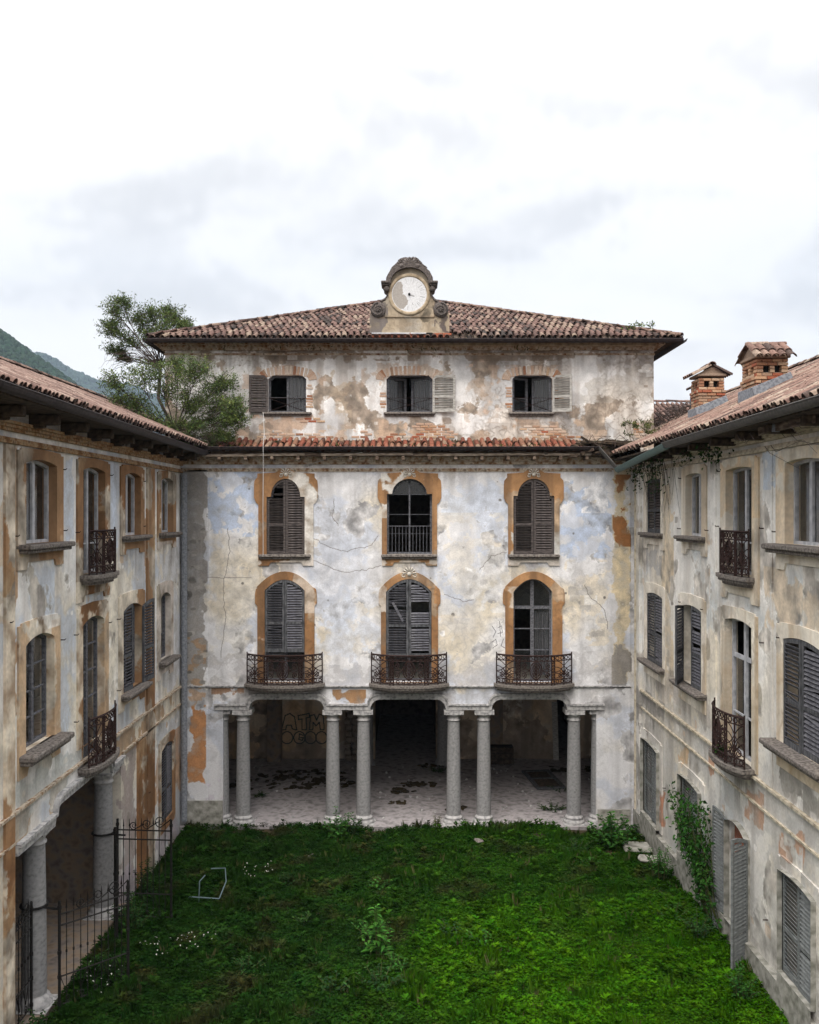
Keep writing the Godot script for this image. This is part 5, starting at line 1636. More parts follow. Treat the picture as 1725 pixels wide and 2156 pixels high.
func wing_column(v: Node, T: Transform3D, a: float, d: float) -> void:
	var at := Vector3(a, 0, d)
	var st := SurfaceTool.new(); st.begin(Mesh.PRIMITIVE_TRIANGLES); st.set_smooth_group(0)
	var prof := []
	for k in 9: prof.append(Vector2(0.222 - 0.03 * pow(k / 8.0, 1.6), 0.3 + 2.7 * k / 8.0))
	lathe(st, prof, 24, at)
	var c := part(v, "column", done(st, true), M.granite, T)
	st = SurfaceTool.new(); st.begin(Mesh.PRIMITIVE_TRIANGLES); st.set_smooth_group(0)
	lathe(st, [Vector2(0.19, 3.0), Vector2(0.22, 3.02), Vector2(0.22, 3.05), Vector2(0.195, 3.06), Vector2(0.2, 3.12), Vector2(0.26, 3.19), Vector2(0.27, 3.22), Vector2(0, 3.22)], 24, at)
	st.set_smooth_group(-1)
	box(st, at + Vector3(0, 3.25, 0), Vector3(0.58, 0.06, 0.56))
	part(c, "capital", done(st, true), M.stone, T)
	st = SurfaceTool.new(); st.begin(Mesh.PRIMITIVE_TRIANGLES); st.set_smooth_group(0)
	lathe(st, [Vector2(0.32, 0.1), Vector2(0.32, 0.18), Vector2(0.27, 0.2), Vector2(0.28, 0.25), Vector2(0.23, 0.28), Vector2(0.222, 0.31)], 24, at)
	st.set_smooth_group(-1)
	box(st, at + Vector3(0, 0.02, 0), Vector3(0.68, 0.17, 0.68))
	part(c, "base", done(st, true), M.stone, T)

func build_left() -> void:
	var T := XF_LEFT
	var u := Rect2(12.0, -0.2, 15.1, 10.8)
	var OC := Vector3(158, 126, 96); var W := Vector3(232, 231, 229); var CR := Vector3(226, 219, 204)
	var ft := [
		["rect", 12, 6.6, 15.6, 10.2, Vector3(188, 164, 136), 0.6, 0.6], ["rect", 15.45, 5.6, 15.75, 10.2, OC, 0.85, 0.12], ["rect", 13.2, 5.0, 14.8, 10.0, Vector3(218, 212, 200), 0.7, 0.5],
		["rect", 23.3, 3.5, 24.2, 10.1, OC, 0.9, 0.12], ["rect", 17.85, 8.4, 18.4, 10.1, Vector3(194, 202, 214), 0.8, 0.1], ["rect", 20.65, 8.2, 21.2, 10.1, Vector3(194, 202, 216), 0.8, 0.1],
		["rect", 24.3, 4.1, 27.0, 8.3, Vector3(200, 202, 208), 0.8, 0.3], ["rect", 19.0, 6.95, 20.2, 7.5, Vector3(186, 198, 214), 0.8, 0.12],
		["rect", 16.6, 7.0, 16.95, 7.7, Vector3(150, 146, 142), 0.85, 0.08, -20], ["rect", 14.8, 3.4, 27.0, 4.0, Vector3(172, 142, 110), 0.85, 0.3], ["rect", 15.5, 3.5, 19.5, 4.6, Vector3(180, 184, 182), 0.8, 0.3],
		["rect", 22.6, -0.2, 24.3, 3.5, Vector3(170, 134, 98), 0.85, 0.22], ["rect", 21.3, 0.0, 22.6, 3.4, Vector3(150, 138, 136), 0.8, 0.2], ["rect", 24.3, 2.7, 26.9, 3.5, Vector3(186, 190, 196), 0.75, 0.15],
		["rect", 24.2, 1.0, 27.0, 2.9, Vector3(172, 130, 96), 0.6, 0.3], ["rect", 21.3, -0.2, 27.0, 0.8, Vector3(168, 160, 170), 0.7, 0.3], ["rect", 12, -0.2, 15.8, 4.0, Vector3(202, 190, 170), 0.75, 0.3], ["rect", 15.2, 0, 15.5, 3.2, Vector3(160, 110, 66), 0.8, 0.12],
	]
	ft += [["run", 12, 8.85, 27, 10.15, Vector3(104, 98, 92), 0.55, 0.1], ["run", 15.7, 7.1000000000000005, 17.8, 8.3, Vector3(104, 98, 92), 0.5, 0.1], ["run", 21.3, 7.200000000000001, 23.2, 8.3, Vector3(104, 98, 92), 0.5, 0.1], ["run", 24.5, 7.200000000000001, 26.3, 8.3, Vector3(104, 98, 92), 0.5, 0.1], ["run", 18.6, 6.6, 20.4, 7.6, Vector3(104, 98, 92), 0.55, 0.1], ["run", 15.7, 3.55, 17.7, 4.75, Vector3(104, 98, 92), 0.6, 0.1], ["run", 21.3, 3.8000000000000003, 23.2, 4.7, Vector3(104, 98, 92), 0.5, 0.1], ["run", 24.4, 3.8000000000000003, 26.1, 4.9, Vector3(104, 98, 92), 0.5, 0.1], ["run", 12, 2.9, 27, 4.0, Vector3(104, 98, 92), 0.45, 0.1], ["run", 18.5, 3.3, 20.5, 3.8, Vector3(104, 98, 92), 0.6, 0.1]]
	ft += flakes(Rect2(14.5, 3.0, 12.4, 7.0), 170, 0.14, [Vector3(226, 224, 220), Vector3(168, 160, 150), Vector3(180, 148, 114), Vector3(206, 200, 190)], 0.75)
	paint("left_plaster", 906, 648, 60.0, u, {"white": W, "cream": CR, "blue": Vector3(190, 198, 210), "bare": Vector3(216, 209, 197), "dirt": Vector3(152, 144, 136), "k_cream": 0.12, "k_blue": 0.4, "k_bare": 0.30, "k_streak": 0.28, "k_crack": 0.4, "low": 5.0, "k_low": 0.3}, ft, 700)
	paint("left_trim", 680, 486, 45.0, u, {"white": OC, "cream": Vector3(130, 95, 66), "blue": Vector3(170, 146, 116), "bare": Vector3(206, 198, 184), "dirt": Vector3(104, 82, 64), "k_cream": 0.4, "k_blue": 0.34, "k_bare": 0.50, "k_streak": 0.45, "k_craze": 0.5}, flakes(Rect2(14.5, 3.0, 12.4, 7.0), 320, 0.08, [Vector3(216, 208, 194), Vector3(196, 170, 138), Vector3(118, 84, 58)], 0.75) + [
		["rect", 12, 4.0, 22.6, 7.6, Vector3(218, 209, 193), 0.85, 0.6], ["rect", 15.6, 4.4, 16.2, 7.2, Vector3(176, 140, 104), 0.6, 0.3], ["rect", 17.2, 4.4, 17.8, 7.0, Vector3(170, 134, 98), 0.6, 0.3], ["rect", 20.0, 4.2, 20.6, 6.9, Vector3(172, 136, 100), 0.6, 0.3], ["rect", 24.2, 4.0, 27, 8.2, Vector3(198, 190, 184), 0.85, 0.3], ["rect", 16.4, 6.9, 18.0, 7.5, W, 0.7, 0.2]], 120)
	var v := thing("left_wing", "left wing of the villa with ochre window surrounds above a shadowed ground-floor arcade", "building", Vector3(-6.55, 0, -18))
	var ops := [arch(16.03, 8.45, 17.43, 9.84, 0.08), arch(18.84, 7.74, 20.2, 9.84, 0.08), arch(21.63, 8.45, 22.87, 9.84, 0.08), arch(24.77, 8.45, 26.0, 9.84, 0.08),
		arch(16.03, 4.9, 17.32, 6.72, 0.13), arch(18.84, 3.92, 20.15, 6.72, 0.13), arch(21.5, 4.85, 22.95, 6.72, 0.13), arch(24.72, 5.08, 25.75, 6.72, 0.13), arch(24.8, 0.75, 26.05, 2.66, 0.12)]
	var porch := region([Vector2(15.65, 3.28), Vector2(17.3, 3.28), Vector2(17.34, 3.4), Vector2(17.42, 3.5), Vector2(17.58, 3.56), Vector2(20.35, 3.56), Vector2(20.52, 3.5), Vector2(20.6, 3.4), Vector2(20.64, 3.28), Vector2(21.42, 3.28)], [Vector2(15.65, -0.3), Vector2(21.42, -0.3)])
	for o in ops: o["no_reveal"] = true
	part(v, "wall", done(plate(rect(9.0, -0.3, 26.995, 10.75), ops + [porch], -0.24, 0.0, u)), M.left_plaster, T)
	for i in 4: surround(v, T, ops[i], M.left_trim, u, 0.33, 10.08, [8.02, 7.2, 8.02, 8.02][i])
	for i in [4, 5, 6, 7]: surround(v, T, ops[i], M.left_trim, u, 0.3, 7.12, [4.5, 4.3, 4.45, 4.6][i - 4], 0.03, i != 5)
	surround(v, T, ops[8], M.left_trim, u, 0.22, 2.98, 0.5, 0.03, false)
	part(v, "pilaster", done(plate(rect(23.42, -0.3, 24.08, 10.1), [], 0.0, 0.05, u)), M.left_trim, T)
	part(v, "pilaster", done(plate(rect(15.2, -0.3, 15.56, 10.1), [], 0.0, 0.045, u)), M.left_trim, T)
	part(v, "pilaster", done(plate(rect(22.62, -0.3, 23.3, 3.46), [], 0.0, 0.06, u)), M.left_trim, T)
	var st := begin()
	box2(st, Vector3(9, 4.0, 0), Vector3(26.9, 4.05, 0.07)); box2(st, Vector3(9, 3.5, 0), Vector3(15.6, 3.55, 0.05)); box2(st, Vector3(21.45, 3.5, 0), Vector3(26.9, 3.55, 0.05))
	part(v, "string_course", done(st), M.cornice, T)
	var pt: Array = porch.top
	var lift := pt.map(func(p): return p + Vector2(0, 0.2))
	part(v, "archivolt", done(plate(region(lift, pt), [], 0.0, 0.06)), M.stone, T)
	part(v, "archivolt_moulding", done(plate(region(lift, pt.map(func(p): return p + Vector2(0, 0.14))), [], 0.06, 0.11)), M.stone, T)
	wing_column(v, T, 17.05, -0.24)
	wing_column(v, T, 20.9, -0.24)
	st = begin()
	for l in [[10.12, 10.17, 0.07], [10.17, 10.22, 0.04], [10.32, 10.37, 0.08], [10.37, 10.42, 0.13], [10.42, 10.47, 0.19]]: box2(st, Vector3(9, l[0], 0), Vector3(26.97, l[1], l[2]))
	part(v, "cornice", done(st), M.cornice_ochre, T)
	for k in 10:
		st = begin()
		cbox(st, Vector3(13.1 + k * 1.45, 10.56, 0.36), Vector3(0.16, 0.18, 0.5), 0.02)
		cbox(st, Vector3(13.1 + k * 1.45, 10.47, 0.24), Vector3(0.13, 0.1, 0.26), 0.02)
		part(v, "corbel", done(st), M.eave_dark, T)
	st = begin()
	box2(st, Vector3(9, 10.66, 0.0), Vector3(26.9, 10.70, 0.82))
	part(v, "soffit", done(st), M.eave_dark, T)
	gutter(v, "gutter", Vector3(-5.69, 10.84, -9), Vector3(-5.69, 10.68, -26.2), 0.1, M.gutter_brown, Vector3(1, 0, 0))
	st = begin()
	for k in 8: box(st, Vector3(11.0 + k * 2.0, 10.78, 0.78), Vector3(0.06, 0.12, 0.1))
	part(v, "gutter_bracket", done(st), M.gutter_brown, T)
	# windows
	glazed(v, T, ops[0], -0.12, M.paint_white, 2, [], [], 0.05)
	glazed(v, T, ops[1], -0.12, M.paint_white, 2, [8.35], [], 0.05)
	glazed(v, T, ops[2], -0.12, M.paint_white, 2, [], [], 0.05)
	glazed(v, T, ops[3], -0.12, M.paint_white, 2, [], [], 0.05)
	glazed(v, T, ops[4], -0.12, M.paint_grey, 2, [5.4, 5.85, 6.3], [0, 2], 0.05)
	glazed(v, T, ops[5], -0.12, M.paint_grey, 2, [4.6, 5.15, 5.7, 6.25], [], 0.05)
	glazed(v, T, ops[6], -0.14, M.paint_grey, 2, [5.4, 6.0], [1], 0.05)
	glazed(v, T, ops[7], -0.12, M.paint_grey, 2, [5.7], [0, 1, 2], 0.05)
	curtain(v, T, 16.2, 16.75, 8.5, 9.8, -0.4)
	curtain(v, T, 19.6, 20.1, 7.8, 9.8, -0.4)
	# one leaf of the third lower window stands shut, the other is folded back on the wall
	var o6: Dictionary = ops[6]
	open_leaf(v, T, o6, -1, 0.06, -0.02, M.wood_grey, M.wood_slat, 0.0)
	open_leaf(v, T, o6, 1, PI - 0.1, 0.06, M.wood_grey, M.wood_slat, 0.0)
	shut_pair(v, T, ops[8], -0.03, M.wood_grey, M.wood_slat, 0.0, 0.03)
	sill(v, T, 15.7, 17.78, 8.45, 0.26, 0.15); sill(v, T, 21.35, 23.15, 8.45, 0.26, 0.14); sill(v, T, 24.5, 26.25, 8.45, 0.24, 0.14)
	sill(v, T, 15.75, 17.62, 4.9, 0.3, 0.17); sill(v, T, 21.3, 23.15, 4.85, 0.26, 0.14); sill(v, T, 24.5, 26.0, 5.08, 0.26, 0.14)
	var bal := balcony_set(1.62, 0.88, 0.16, 0.2)
	put_balcony(v, T * Transform3D(Basis(), Vector3(19.5, 7.74, 0)), bal)
	put_balcony(v, T * Transform3D(Basis(), Vector3(19.5, 3.92, 0)), balcony_set(1.66, 0.96, 0.16, 0.2))
	hinge_pins(v, T, [Vector2(15.6, 8.6), Vector2(17.8, 8.65), Vector2(17.75, 9.8), Vector2(18.5, 8.6), Vector2(20.55, 9.8), Vector2(20.6, 8.6), Vector2(23.1, 9.75), Vector2(23.1, 8.65), Vector2(18.4, 4.9), Vector2(18.4, 6.6), Vector2(21.1, 6.6), Vector2(21.1, 5.0), Vector2(17.7, 6.6), Vector2(20.45, 6.6), Vector2(23.5, 2.0), Vector2(23.5, 1.5), Vector2(15.35, 7.2)])
	# shell of rooms and the arcade behind the columns
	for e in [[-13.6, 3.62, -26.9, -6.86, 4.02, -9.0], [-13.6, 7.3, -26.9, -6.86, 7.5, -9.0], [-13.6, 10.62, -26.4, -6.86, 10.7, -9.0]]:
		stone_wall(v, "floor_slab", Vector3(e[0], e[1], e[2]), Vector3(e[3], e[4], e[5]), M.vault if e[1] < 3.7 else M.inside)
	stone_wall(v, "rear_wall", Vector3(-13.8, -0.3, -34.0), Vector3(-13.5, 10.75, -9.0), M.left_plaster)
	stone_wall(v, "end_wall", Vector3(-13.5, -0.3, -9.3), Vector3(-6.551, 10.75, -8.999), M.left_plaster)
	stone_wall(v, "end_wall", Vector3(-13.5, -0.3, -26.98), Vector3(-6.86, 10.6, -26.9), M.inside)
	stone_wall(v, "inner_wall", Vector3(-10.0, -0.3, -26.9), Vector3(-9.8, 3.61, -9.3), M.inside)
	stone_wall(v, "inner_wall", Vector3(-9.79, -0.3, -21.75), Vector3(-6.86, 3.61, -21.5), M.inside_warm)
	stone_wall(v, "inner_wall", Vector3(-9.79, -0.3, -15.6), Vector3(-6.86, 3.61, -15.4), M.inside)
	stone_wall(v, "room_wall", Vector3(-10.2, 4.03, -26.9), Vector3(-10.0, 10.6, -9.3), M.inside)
	# roof
	var tints := tile_tints([Vector3(0.092, 0.068, 0.061), Vector3(0.153, 0.101, 0.089), Vector3(0.208, 0.138, 0.120), Vector3(0.254, 0.173, 0.149), Vector3(0.301, 0.217, 0.186), Vector3(0.341, 0.261, 0.223)])
	var rd := begin()
	quad(rd, Vector3(-5.75, 10.82, -9), Vector3(-5.75, 10.82, -26.9), Vector3(-10, 12.6, -26.9), Vector3(-10, 12.6, -9))
	quad(rd, Vector3(-7.35, 11.49, -26.9), Vector3(-7.35, 11.49, -34), Vector3(-10, 12.6, -34), Vector3(-10, 12.6, -26.9))
	quad(rd, Vector3(-14.2, 10.84, -34), Vector3(-14.2, 10.84, -9), Vector3(-10, 12.6, -9), Vector3(-10, 12.6, -34))
	tri(rd, Vector3(-5.75, 10.82, -9.01), Vector3(-10, 12.6, -9.01), Vector3(-14.2, 10.84, -9.01))
	var roof := part(v, "roof", done(rd), M.eave_dark)
	var U := Vector3(-4.25, 1.78, 0).normalized()
	tile_slope(roof, Vector3(-5.75, 10.85, 0), Vector3(0, 0, -1), U, 4.6, func(t): return Vector2(12.8, 26.6 if t < 1.75 else 34.0), tints, 300)
	tile_slope(roof, Vector3(-5.75, 10.85, 0), Vector3(0, 0, -1), U, 4.6, func(_t): return Vector2(9.0, 12.8), tints, 0)
	ridge_row(roof, Vector3(-10, 12.68, -9), Vector3(-10, 12.68, -34), tints)

func build_right() -> void:
	var T := XF_RIGHT
	var u := Rect2(-27.1, -0.2, 15.1, 10.8)
	var OC := Vector3(206, 160, 106); var W := Vector3(232, 230, 226); var CR := Vector3(228, 220, 205)
	var ft := [
		["rect", -24.3, 4.1, -23.2, 9.9, Vector3(206, 188, 160), 0.65, 0.18], ["rect", -27.1, 4.0, -26.4, 10.1, Vector3(186, 182, 172), 0.7, 0.15], ["rect", -17.4, 9.4, -16.3, 10.15, Vector3(186, 198, 214), 0.8, 0.15],
		["rect", -27.1, 2.6, -12, 4.6, Vector3(188, 186, 184), 0.6, 0.5], ["rect", -27.1, -0.2, -12.0, 2.2, Vector3(200, 199, 195), 0.6, 0.5], ["rect", -26.9, 3.5, -24.0, 4.1, Vector3(146, 143, 140), 0.8, 0.12],
		["ell", -25.9, 7.2, -24.4, 8.25, Vector3(168, 168, 170), 0.75, 0.15], ["ell", -20.8, 5.75, -20.35, 6.3, Vector3(168, 158, 142), 0.9, 0.03], ["ell", -17.75, 5.35, -17.4, 5.8, Vector3(170, 162, 148), 0.9, 0.03],
		["rect", -17.3, 6.9, -14, 8.0, Vector3(206, 188, 164), 0.7, 0.35, -25], ["rect", -20.5, 3.2, -20.0, 3.75, Vector3(182, 138, 112), 0.8, 0.08, -30], ["rect", -18.3, 3.1, -17.3, 3.8, Vector3(182, 140, 114), 0.75, 0.2, -30], ["rect", -16.6, 3.0, -15.5, 3.7, Vector3(182, 140, 114), 0.75, 0.24, -30],
		["rect", -24.5, 0.9, -23.9, 1.9, Vector3(168, 116, 90), 0.8, 0.14, -30], ["rect", -24.8, 4.3, -18.5, 4.95, Vector3(190, 182, 174), 0.7, 0.35, -25], ["rect", -22.9, 2.9, -21.9, 3.5, Vector3(206, 166, 122), 0.6, 0.2], ["rect", -19.4, 3.7, -18.8, 4.4, Vector3(190, 158, 110), 0.7, 0.15],
		["rect", -16.6, 4.0, -13.0, 4.9, Vector3(140, 138, 132), 0.6, 0.4], ["rect", -27.0, 0.5, -26.3, 3.6, Vector3(120, 116, 112), 0.6, 0.25],
	]
	ft += [["run", -27.1, 8.9, -12, 10.1, Vector3(104, 98, 92), 0.6, 0.1], ["run", -26, 7.300000000000001, -24, 8.3, Vector3(104, 98, 92), 0.45, 0.1], ["run", -22.4, 7.200000000000001, -20.6, 8.3, Vector3(104, 98, 92), 0.45, 0.1], ["run", -16.7, 7.1000000000000005, -14.4, 8.3, Vector3(104, 98, 92), 0.5, 0.1], ["run", -19.5, 6.6, -17.7, 7.6, Vector3(104, 98, 92), 0.55, 0.1], ["run", -26, 4.0, -23.9, 4.9, Vector3(104, 98, 92), 0.5, 0.1], ["run", -22.7, 3.9000000000000004, -20.6, 4.9, Vector3(104, 98, 92), 0.55, 0.1], ["run", -16.8, 3.6499999999999995, -14.4, 4.85, Vector3(104, 98, 92), 0.6, 0.1], ["run", -19.5, 2.8, -17.7, 4.0, Vector3(104, 98, 92), 0.6, 0.1], ["run", -27.1, 2.6, -12, 4.0, Vector3(104, 98, 92), 0.4, 0.1], ["run", -27.1, -0.050000000000000044, -12, 0.95, Vector3(104, 98, 92), 0.5, 0.1]]
	ft += flakes(Rect2(-27, 0.5, 12.5, 9.5), 220, 0.14, [Vector3(226, 224, 220), Vector3(166, 160, 152), Vector3(190, 168, 146), Vector3(206, 202, 194), Vector3(146, 140, 134)], 0.75)
	paint("right_plaster", 906, 648, 60.0, u, {"white": W, "cream": CR, "blue": Vector3(200, 204, 206), "bare": Vector3(212, 206, 198), "dirt": Vector3(154, 148, 141), "k_cream": 0.1, "k_blue": 0.36, "k_bare": 0.38, "k_streak": 0.34, "k_crack": 0.6, "low": 5.0, "k_low": 0.45}, ft, 333)
	paint("right_trim", 680, 486, 45.0, u, {"white": Vector3(224, 217, 204), "cream": Vector3(214, 200, 178), "blue": Vector3(222, 216, 204), "bare": Vector3(224, 219, 210), "dirt": Vector3(136, 112, 84), "k_cream": 0.4, "k_blue": 0.36, "k_bare": 0.36, "k_streak": 0.4}, [
		["rect", -19.9, 8.9, -17.3, 10.2, Vector3(202, 176, 142), 0.65, 0.2], ["rect", -16.7, 8.3, -14, 10.2, Vector3(206, 184, 154), 0.6, 0.25], ["rect", -27, 4, -20.4, 8.4, Vector3(222, 216, 206), 0.75, 0.4]], 600)
	var v := thing("right_wing", "right wing of the villa, pale cream plaster, two brick chimneys on its roof", "building", Vector3(6.5, 0, -18))
	var ops := [arch(-25.75, 8.45, -24.3, 9.84, 0.045), arch(-22.1, 8.45, -20.9, 9.84, 0.045), arch(-19.29, 7.78, -17.82, 9.84, 0.045), arch(-16.25, 8.45, -14.85, 9.84, 0.045),
		arch(-25.75, 5.0, -24.15, 6.78, 0.07), arch(-22.42, 5.0, -20.92, 6.78, 0.07), arch(-19.35, 4.15, -17.85, 6.8, 0.08), arch(-16.35, 5.0, -14.8, 6.8, 0.09),
		arch(-26.1, 0.75, -24.4, 2.76, 0.06), arch(-22.5, 0.92, -20.9, 2.76, 0.06), arch(-19.15, -0.3, -18.0, 2.74, 0.14), arch(-16.38, 1.05, -15.0, 2.8, 0.06)]
	for i in ops.size():
		if i != 10: ops[i]["no_reveal"] = true
	part(v, "wall", done(plate(rect(-26.995, -0.3, -9.0, 10.5), ops, -0.24, 0.0, u)), M.right_plaster, T)
	for i in 4: surround(v, T, ops[i], M.right_trim, u, [0.3, 0.33, 0.33, 0.4][i], 10.06, [8.02, 8.02, 7.25, 8.0][i])
	for i in [4, 5, 6, 7]: surround(v, T, ops[i], M.right_trim, u, 0.28, 7.08, [4.6, 4.55, 4.1, 4.55][i - 4], 0.03, false)
	for i in [8, 9, 11]: surround(v, T, ops[i], M.right_plaster, u, 0.2, 3.02, 0.7, 0.03, false)
	for p in [[-23.9, -23.3], [-20.3, -19.95], [-17.2, -16.85]]:
		part(v, "pilaster", done(plate(rect(p[0], 4.06, p[1], 10.1), [], 0.0, 0.025, u)), M.right_plaster, T)
	part(v, "corner_strip", done(plate(rect(-26.7, -0.3, -26.35, 10.1), [], 0.0, 0.08, u)), M.right_plaster, T)
	var st := begin()
	box2(st, Vector3(-26.9, 4.0, 0), Vector3(-9, 4.05, 0.07)); box2(st, Vector3(-26.9, 3.52, 0), Vector3(-9, 3.56, 0.04))
	part(v, "string_course", done(st), M.right_plaster_plain, T)
	st = begin()
	for l in [[10.1, 10.15, 0.07], [10.15, 10.2, 0.04], [10.28, 10.33, 0.08], [10.33, 10.38, 0.14], [10.38, 10.43, 0.2]]: box2(st, Vector3(-26.97, l[0], 0), Vector3(-9, l[1], l[2]))
	part(v, "cornice", done(st), M.right_plaster_plain, T)
	st = begin()
	for k in 4: cbox(st, Vector3(-15.2 - k * 0.05, 10.4 + k * 0.0, 0.45), Vector3(2.2, 0.14 - k * 0.01, 0.05 + k * 0.003), 0.006) if k == 0 else null
	part(v, "broken_board", done(st), M.eave_wood, T)
	st = begin()
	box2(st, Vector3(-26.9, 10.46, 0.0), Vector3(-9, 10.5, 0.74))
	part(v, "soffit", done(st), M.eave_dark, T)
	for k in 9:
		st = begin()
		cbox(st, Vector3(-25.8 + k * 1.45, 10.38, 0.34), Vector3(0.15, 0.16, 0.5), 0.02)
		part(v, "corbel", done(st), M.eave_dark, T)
	part(v, "plinth", done(plate(region([Vector2(-26.9, 0.55), Vector2(-17.5, 0.82), Vector2(-9, 1.0)], [Vector2(-26.9, -0.3), Vector2(-9, -0.3)]), [ops[8], ops[10], ops[9], ops[11]].map(func(o): return region(o.top, o.bot)), 0.0, 0.12)), M.plinth, T)
	# windows and shutters
	shut_pair(v, T, ops[0], -0.02, M.wood_grey, M.wood_brown, 0.02, 0.12)
	glazed(v, T, ops[1], -0.12, M.paint_white, 2, [], [], 0.05)
	glazed(v, T, ops[2], -0.12, M.paint_white, 2, [8.4], [], 0.05)
	glazed(v, T, ops[3], -0.12, M.paint_white, 2, [], [], 0.055)
	curtain(v, T, -15.5, -14.95, 8.5, 9.8, -0.4)
	shut_pair(v, T, ops[4], -0.01, M.wood_grey, M.wood_slat, 0.02, 0.1, [0.0, 0.0], 0.0, [[], [Vector2(0.78, 0.84)]])
	shut_pair(v, T, ops[5], 0.0, M.wood_grey, M.wood_slat, 0.02, 0.1, [0.5, 0.02], 0.0, [[], [Vector2(0.92, 0.98)]])
	glazed(v, T, ops[6], -0.12, M.paint_white, 2, [4.95, 6.1], [4, 5, 1], 0.06, 6.1)
	shut_pair(v, T, ops[7], 0.0, M.wood_grey, M.wood_slat, 0.03, 0.16, [0.03, 0.0], 0.0, [[Vector2(0.95, 1.02)], []])
	shut_pair(v, T, ops[8], -0.02, M.wood_faded, M.wood_faded, 0.0, 0.02)
	shut_pair(v, T, ops[9], -0.02, M.wood_faded, M.wood_faded, 0.0, 0.02)
	shut_pair(v, T, ops[11], 0.0, M.wood_faded, M.wood_faded, 0.0, 0.02, [0.0, 0.03])
	var door: Dictionary = region(ops[10].top, [Vector2(-19.15, 0.12), Vector2(-18.0, 0.12)])
	open_leaf(v, T, door, -1, 2.98, 0.06, M.wood_faded, M.wood_faded, 0.0)
	open_leaf(v, T, door, 1, 2.3, 0.06, M.wood_faded, M.wood_faded, 0.0)
	# terracotta panels close the head of the doorway, in three courses
	for k in 3:
		st = begin()
		var yb := 1.98 + k * 0.26
		var yt: float = yb + 0.25 if k < 2 else 2.84
		plate_in(st, rect(-19.14, yb, -18.01, minf(yt, 2.76)), [], -0.2, -0.1, UNIT, null, true)
		part(v, "panel", done(st), M.terracotta_panel, T)
	st = begin()
	box2(st, Vector3(-18.9, 0.1, -0.3), Vector3(-18.82, 1.98, -0.22)); box2(st, Vector3(-18.09, 0.1, -0.3), Vector3(-18.01, 1.98, -0.22))
	part(v, "door_frame", done(st), M.paint_white, T)
	sill(v, T, -26.0, -24.05, 8.45, 0.22, 0.14); sill(v, T, -22.4, -20.6, 8.45, 0.24, 0.14); sill(v, T, -16.7, -14.4, 8.45, 0.28, 0.16)
	sill(v, T, -26.0, -23.9, 5.0, 0.24, 0.14); sill(v, T, -22.7, -20.6, 5.0, 0.26, 0.14); sill(v, T, -16.75, -14.4, 5.0, 0.3, 0.16)
	put_balcony(v, T * Transform3D(Basis(), Vector3(-18.55, 7.76, 0)), balcony_set(1.64, 0.86, 0.1, 0.12))
	put_balcony(v, T * Transform3D(Basis(), Vector3(-18.6, 4.15, 0)), balcony_set(1.72, 0.96, 0.22, 0.2))
	hinge_pins(v, T, [Vector2(-22.6, 8.6), Vector2(-20.5, 8.6), Vector2(-19.8, 8.7), Vector2(-17.3, 8.7), Vector2(-19.7, 9.85), Vector2(-16.7, 8.65), Vector2(-22.5, 9.8), Vector2(-16.5, 6.8), Vector2(-22.5, 6.85), Vector2(-20.8, 6.85), Vector2(-17.3, 6.6), Vector2(-23.9, 2.0), Vector2(-17.1, 1.6)])
	# gutter: sound near us, then a sagging green length into the corner
	gutter(v, "gutter", Vector3(5.68, 10.62, -9), Vector3(5.70, 10.53, -20.96), 0.1, M.gutter_grey, Vector3(-1, 0, 0))
	gutter(v, "sagging_gutter", Vector3(5.70, 10.50, -20.9), Vector3(5.76, 10.2, -26.05), 0.1, M.copper, Vector3(-1, 0, 0))
	st = begin()
	tube(st, [Vector3(-26.87, 0.2, 0.0), Vector3(-26.87, 3.4, 0.0), Vector3(-26.85, 6.8, 0.0), Vector3(-26.87, 10.0, 0.0)], 0.10, 0.10, 10)
	part(v, "downpipe", done(st), M.right_plaster_plain, T)
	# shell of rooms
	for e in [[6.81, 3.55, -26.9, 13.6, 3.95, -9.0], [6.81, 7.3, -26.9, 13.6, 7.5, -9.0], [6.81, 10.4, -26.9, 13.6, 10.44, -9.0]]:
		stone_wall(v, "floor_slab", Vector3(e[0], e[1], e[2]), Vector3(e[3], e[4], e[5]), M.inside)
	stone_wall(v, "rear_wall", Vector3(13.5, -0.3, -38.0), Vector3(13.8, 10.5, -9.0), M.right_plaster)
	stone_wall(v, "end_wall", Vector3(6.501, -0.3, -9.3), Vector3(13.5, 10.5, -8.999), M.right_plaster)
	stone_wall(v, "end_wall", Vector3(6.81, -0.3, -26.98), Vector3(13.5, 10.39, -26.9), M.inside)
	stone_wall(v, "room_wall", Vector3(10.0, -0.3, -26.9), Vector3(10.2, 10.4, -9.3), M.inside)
	# roof, and the darker collapsed roof behind it
	var tints := tile_tints([Vector3(0.101, 0.073, 0.066), Vector3(0.162, 0.106, 0.092), Vector3(0.215, 0.138, 0.117), Vector3(0.268, 0.170, 0.142), Vector3(0.308, 0.217, 0.179), Vector3(0.351, 0.274, 0.225), Vector3(0.392, 0.322, 0.266)])
	var dark := tile_tints([Vector3(0.118, 0.080, 0.073), Vector3(0.180, 0.117, 0.103), Vector3(0.083, 0.062, 0.059), Vector3(0.217, 0.147, 0.126)])
	var rd := begin()
	quad(rd, Vector3(5.72, 10.6, -26.9), Vector3(5.72, 10.6, -9), Vector3(10, 12.62, -9), Vector3(10, 12.62, -26.9))
	quad(rd, Vector3(7.35, 11.36, -36), Vector3(7.35, 11.36, -26.9), Vector3(10, 12.62, -26.9), Vector3(10, 12.62, -36))
	quad(rd, Vector3(14.2, 10.6, -9), Vector3(14.2, 10.6, -38), Vector3(10, 12.62, -38), Vector3(10, 12.62, -9))
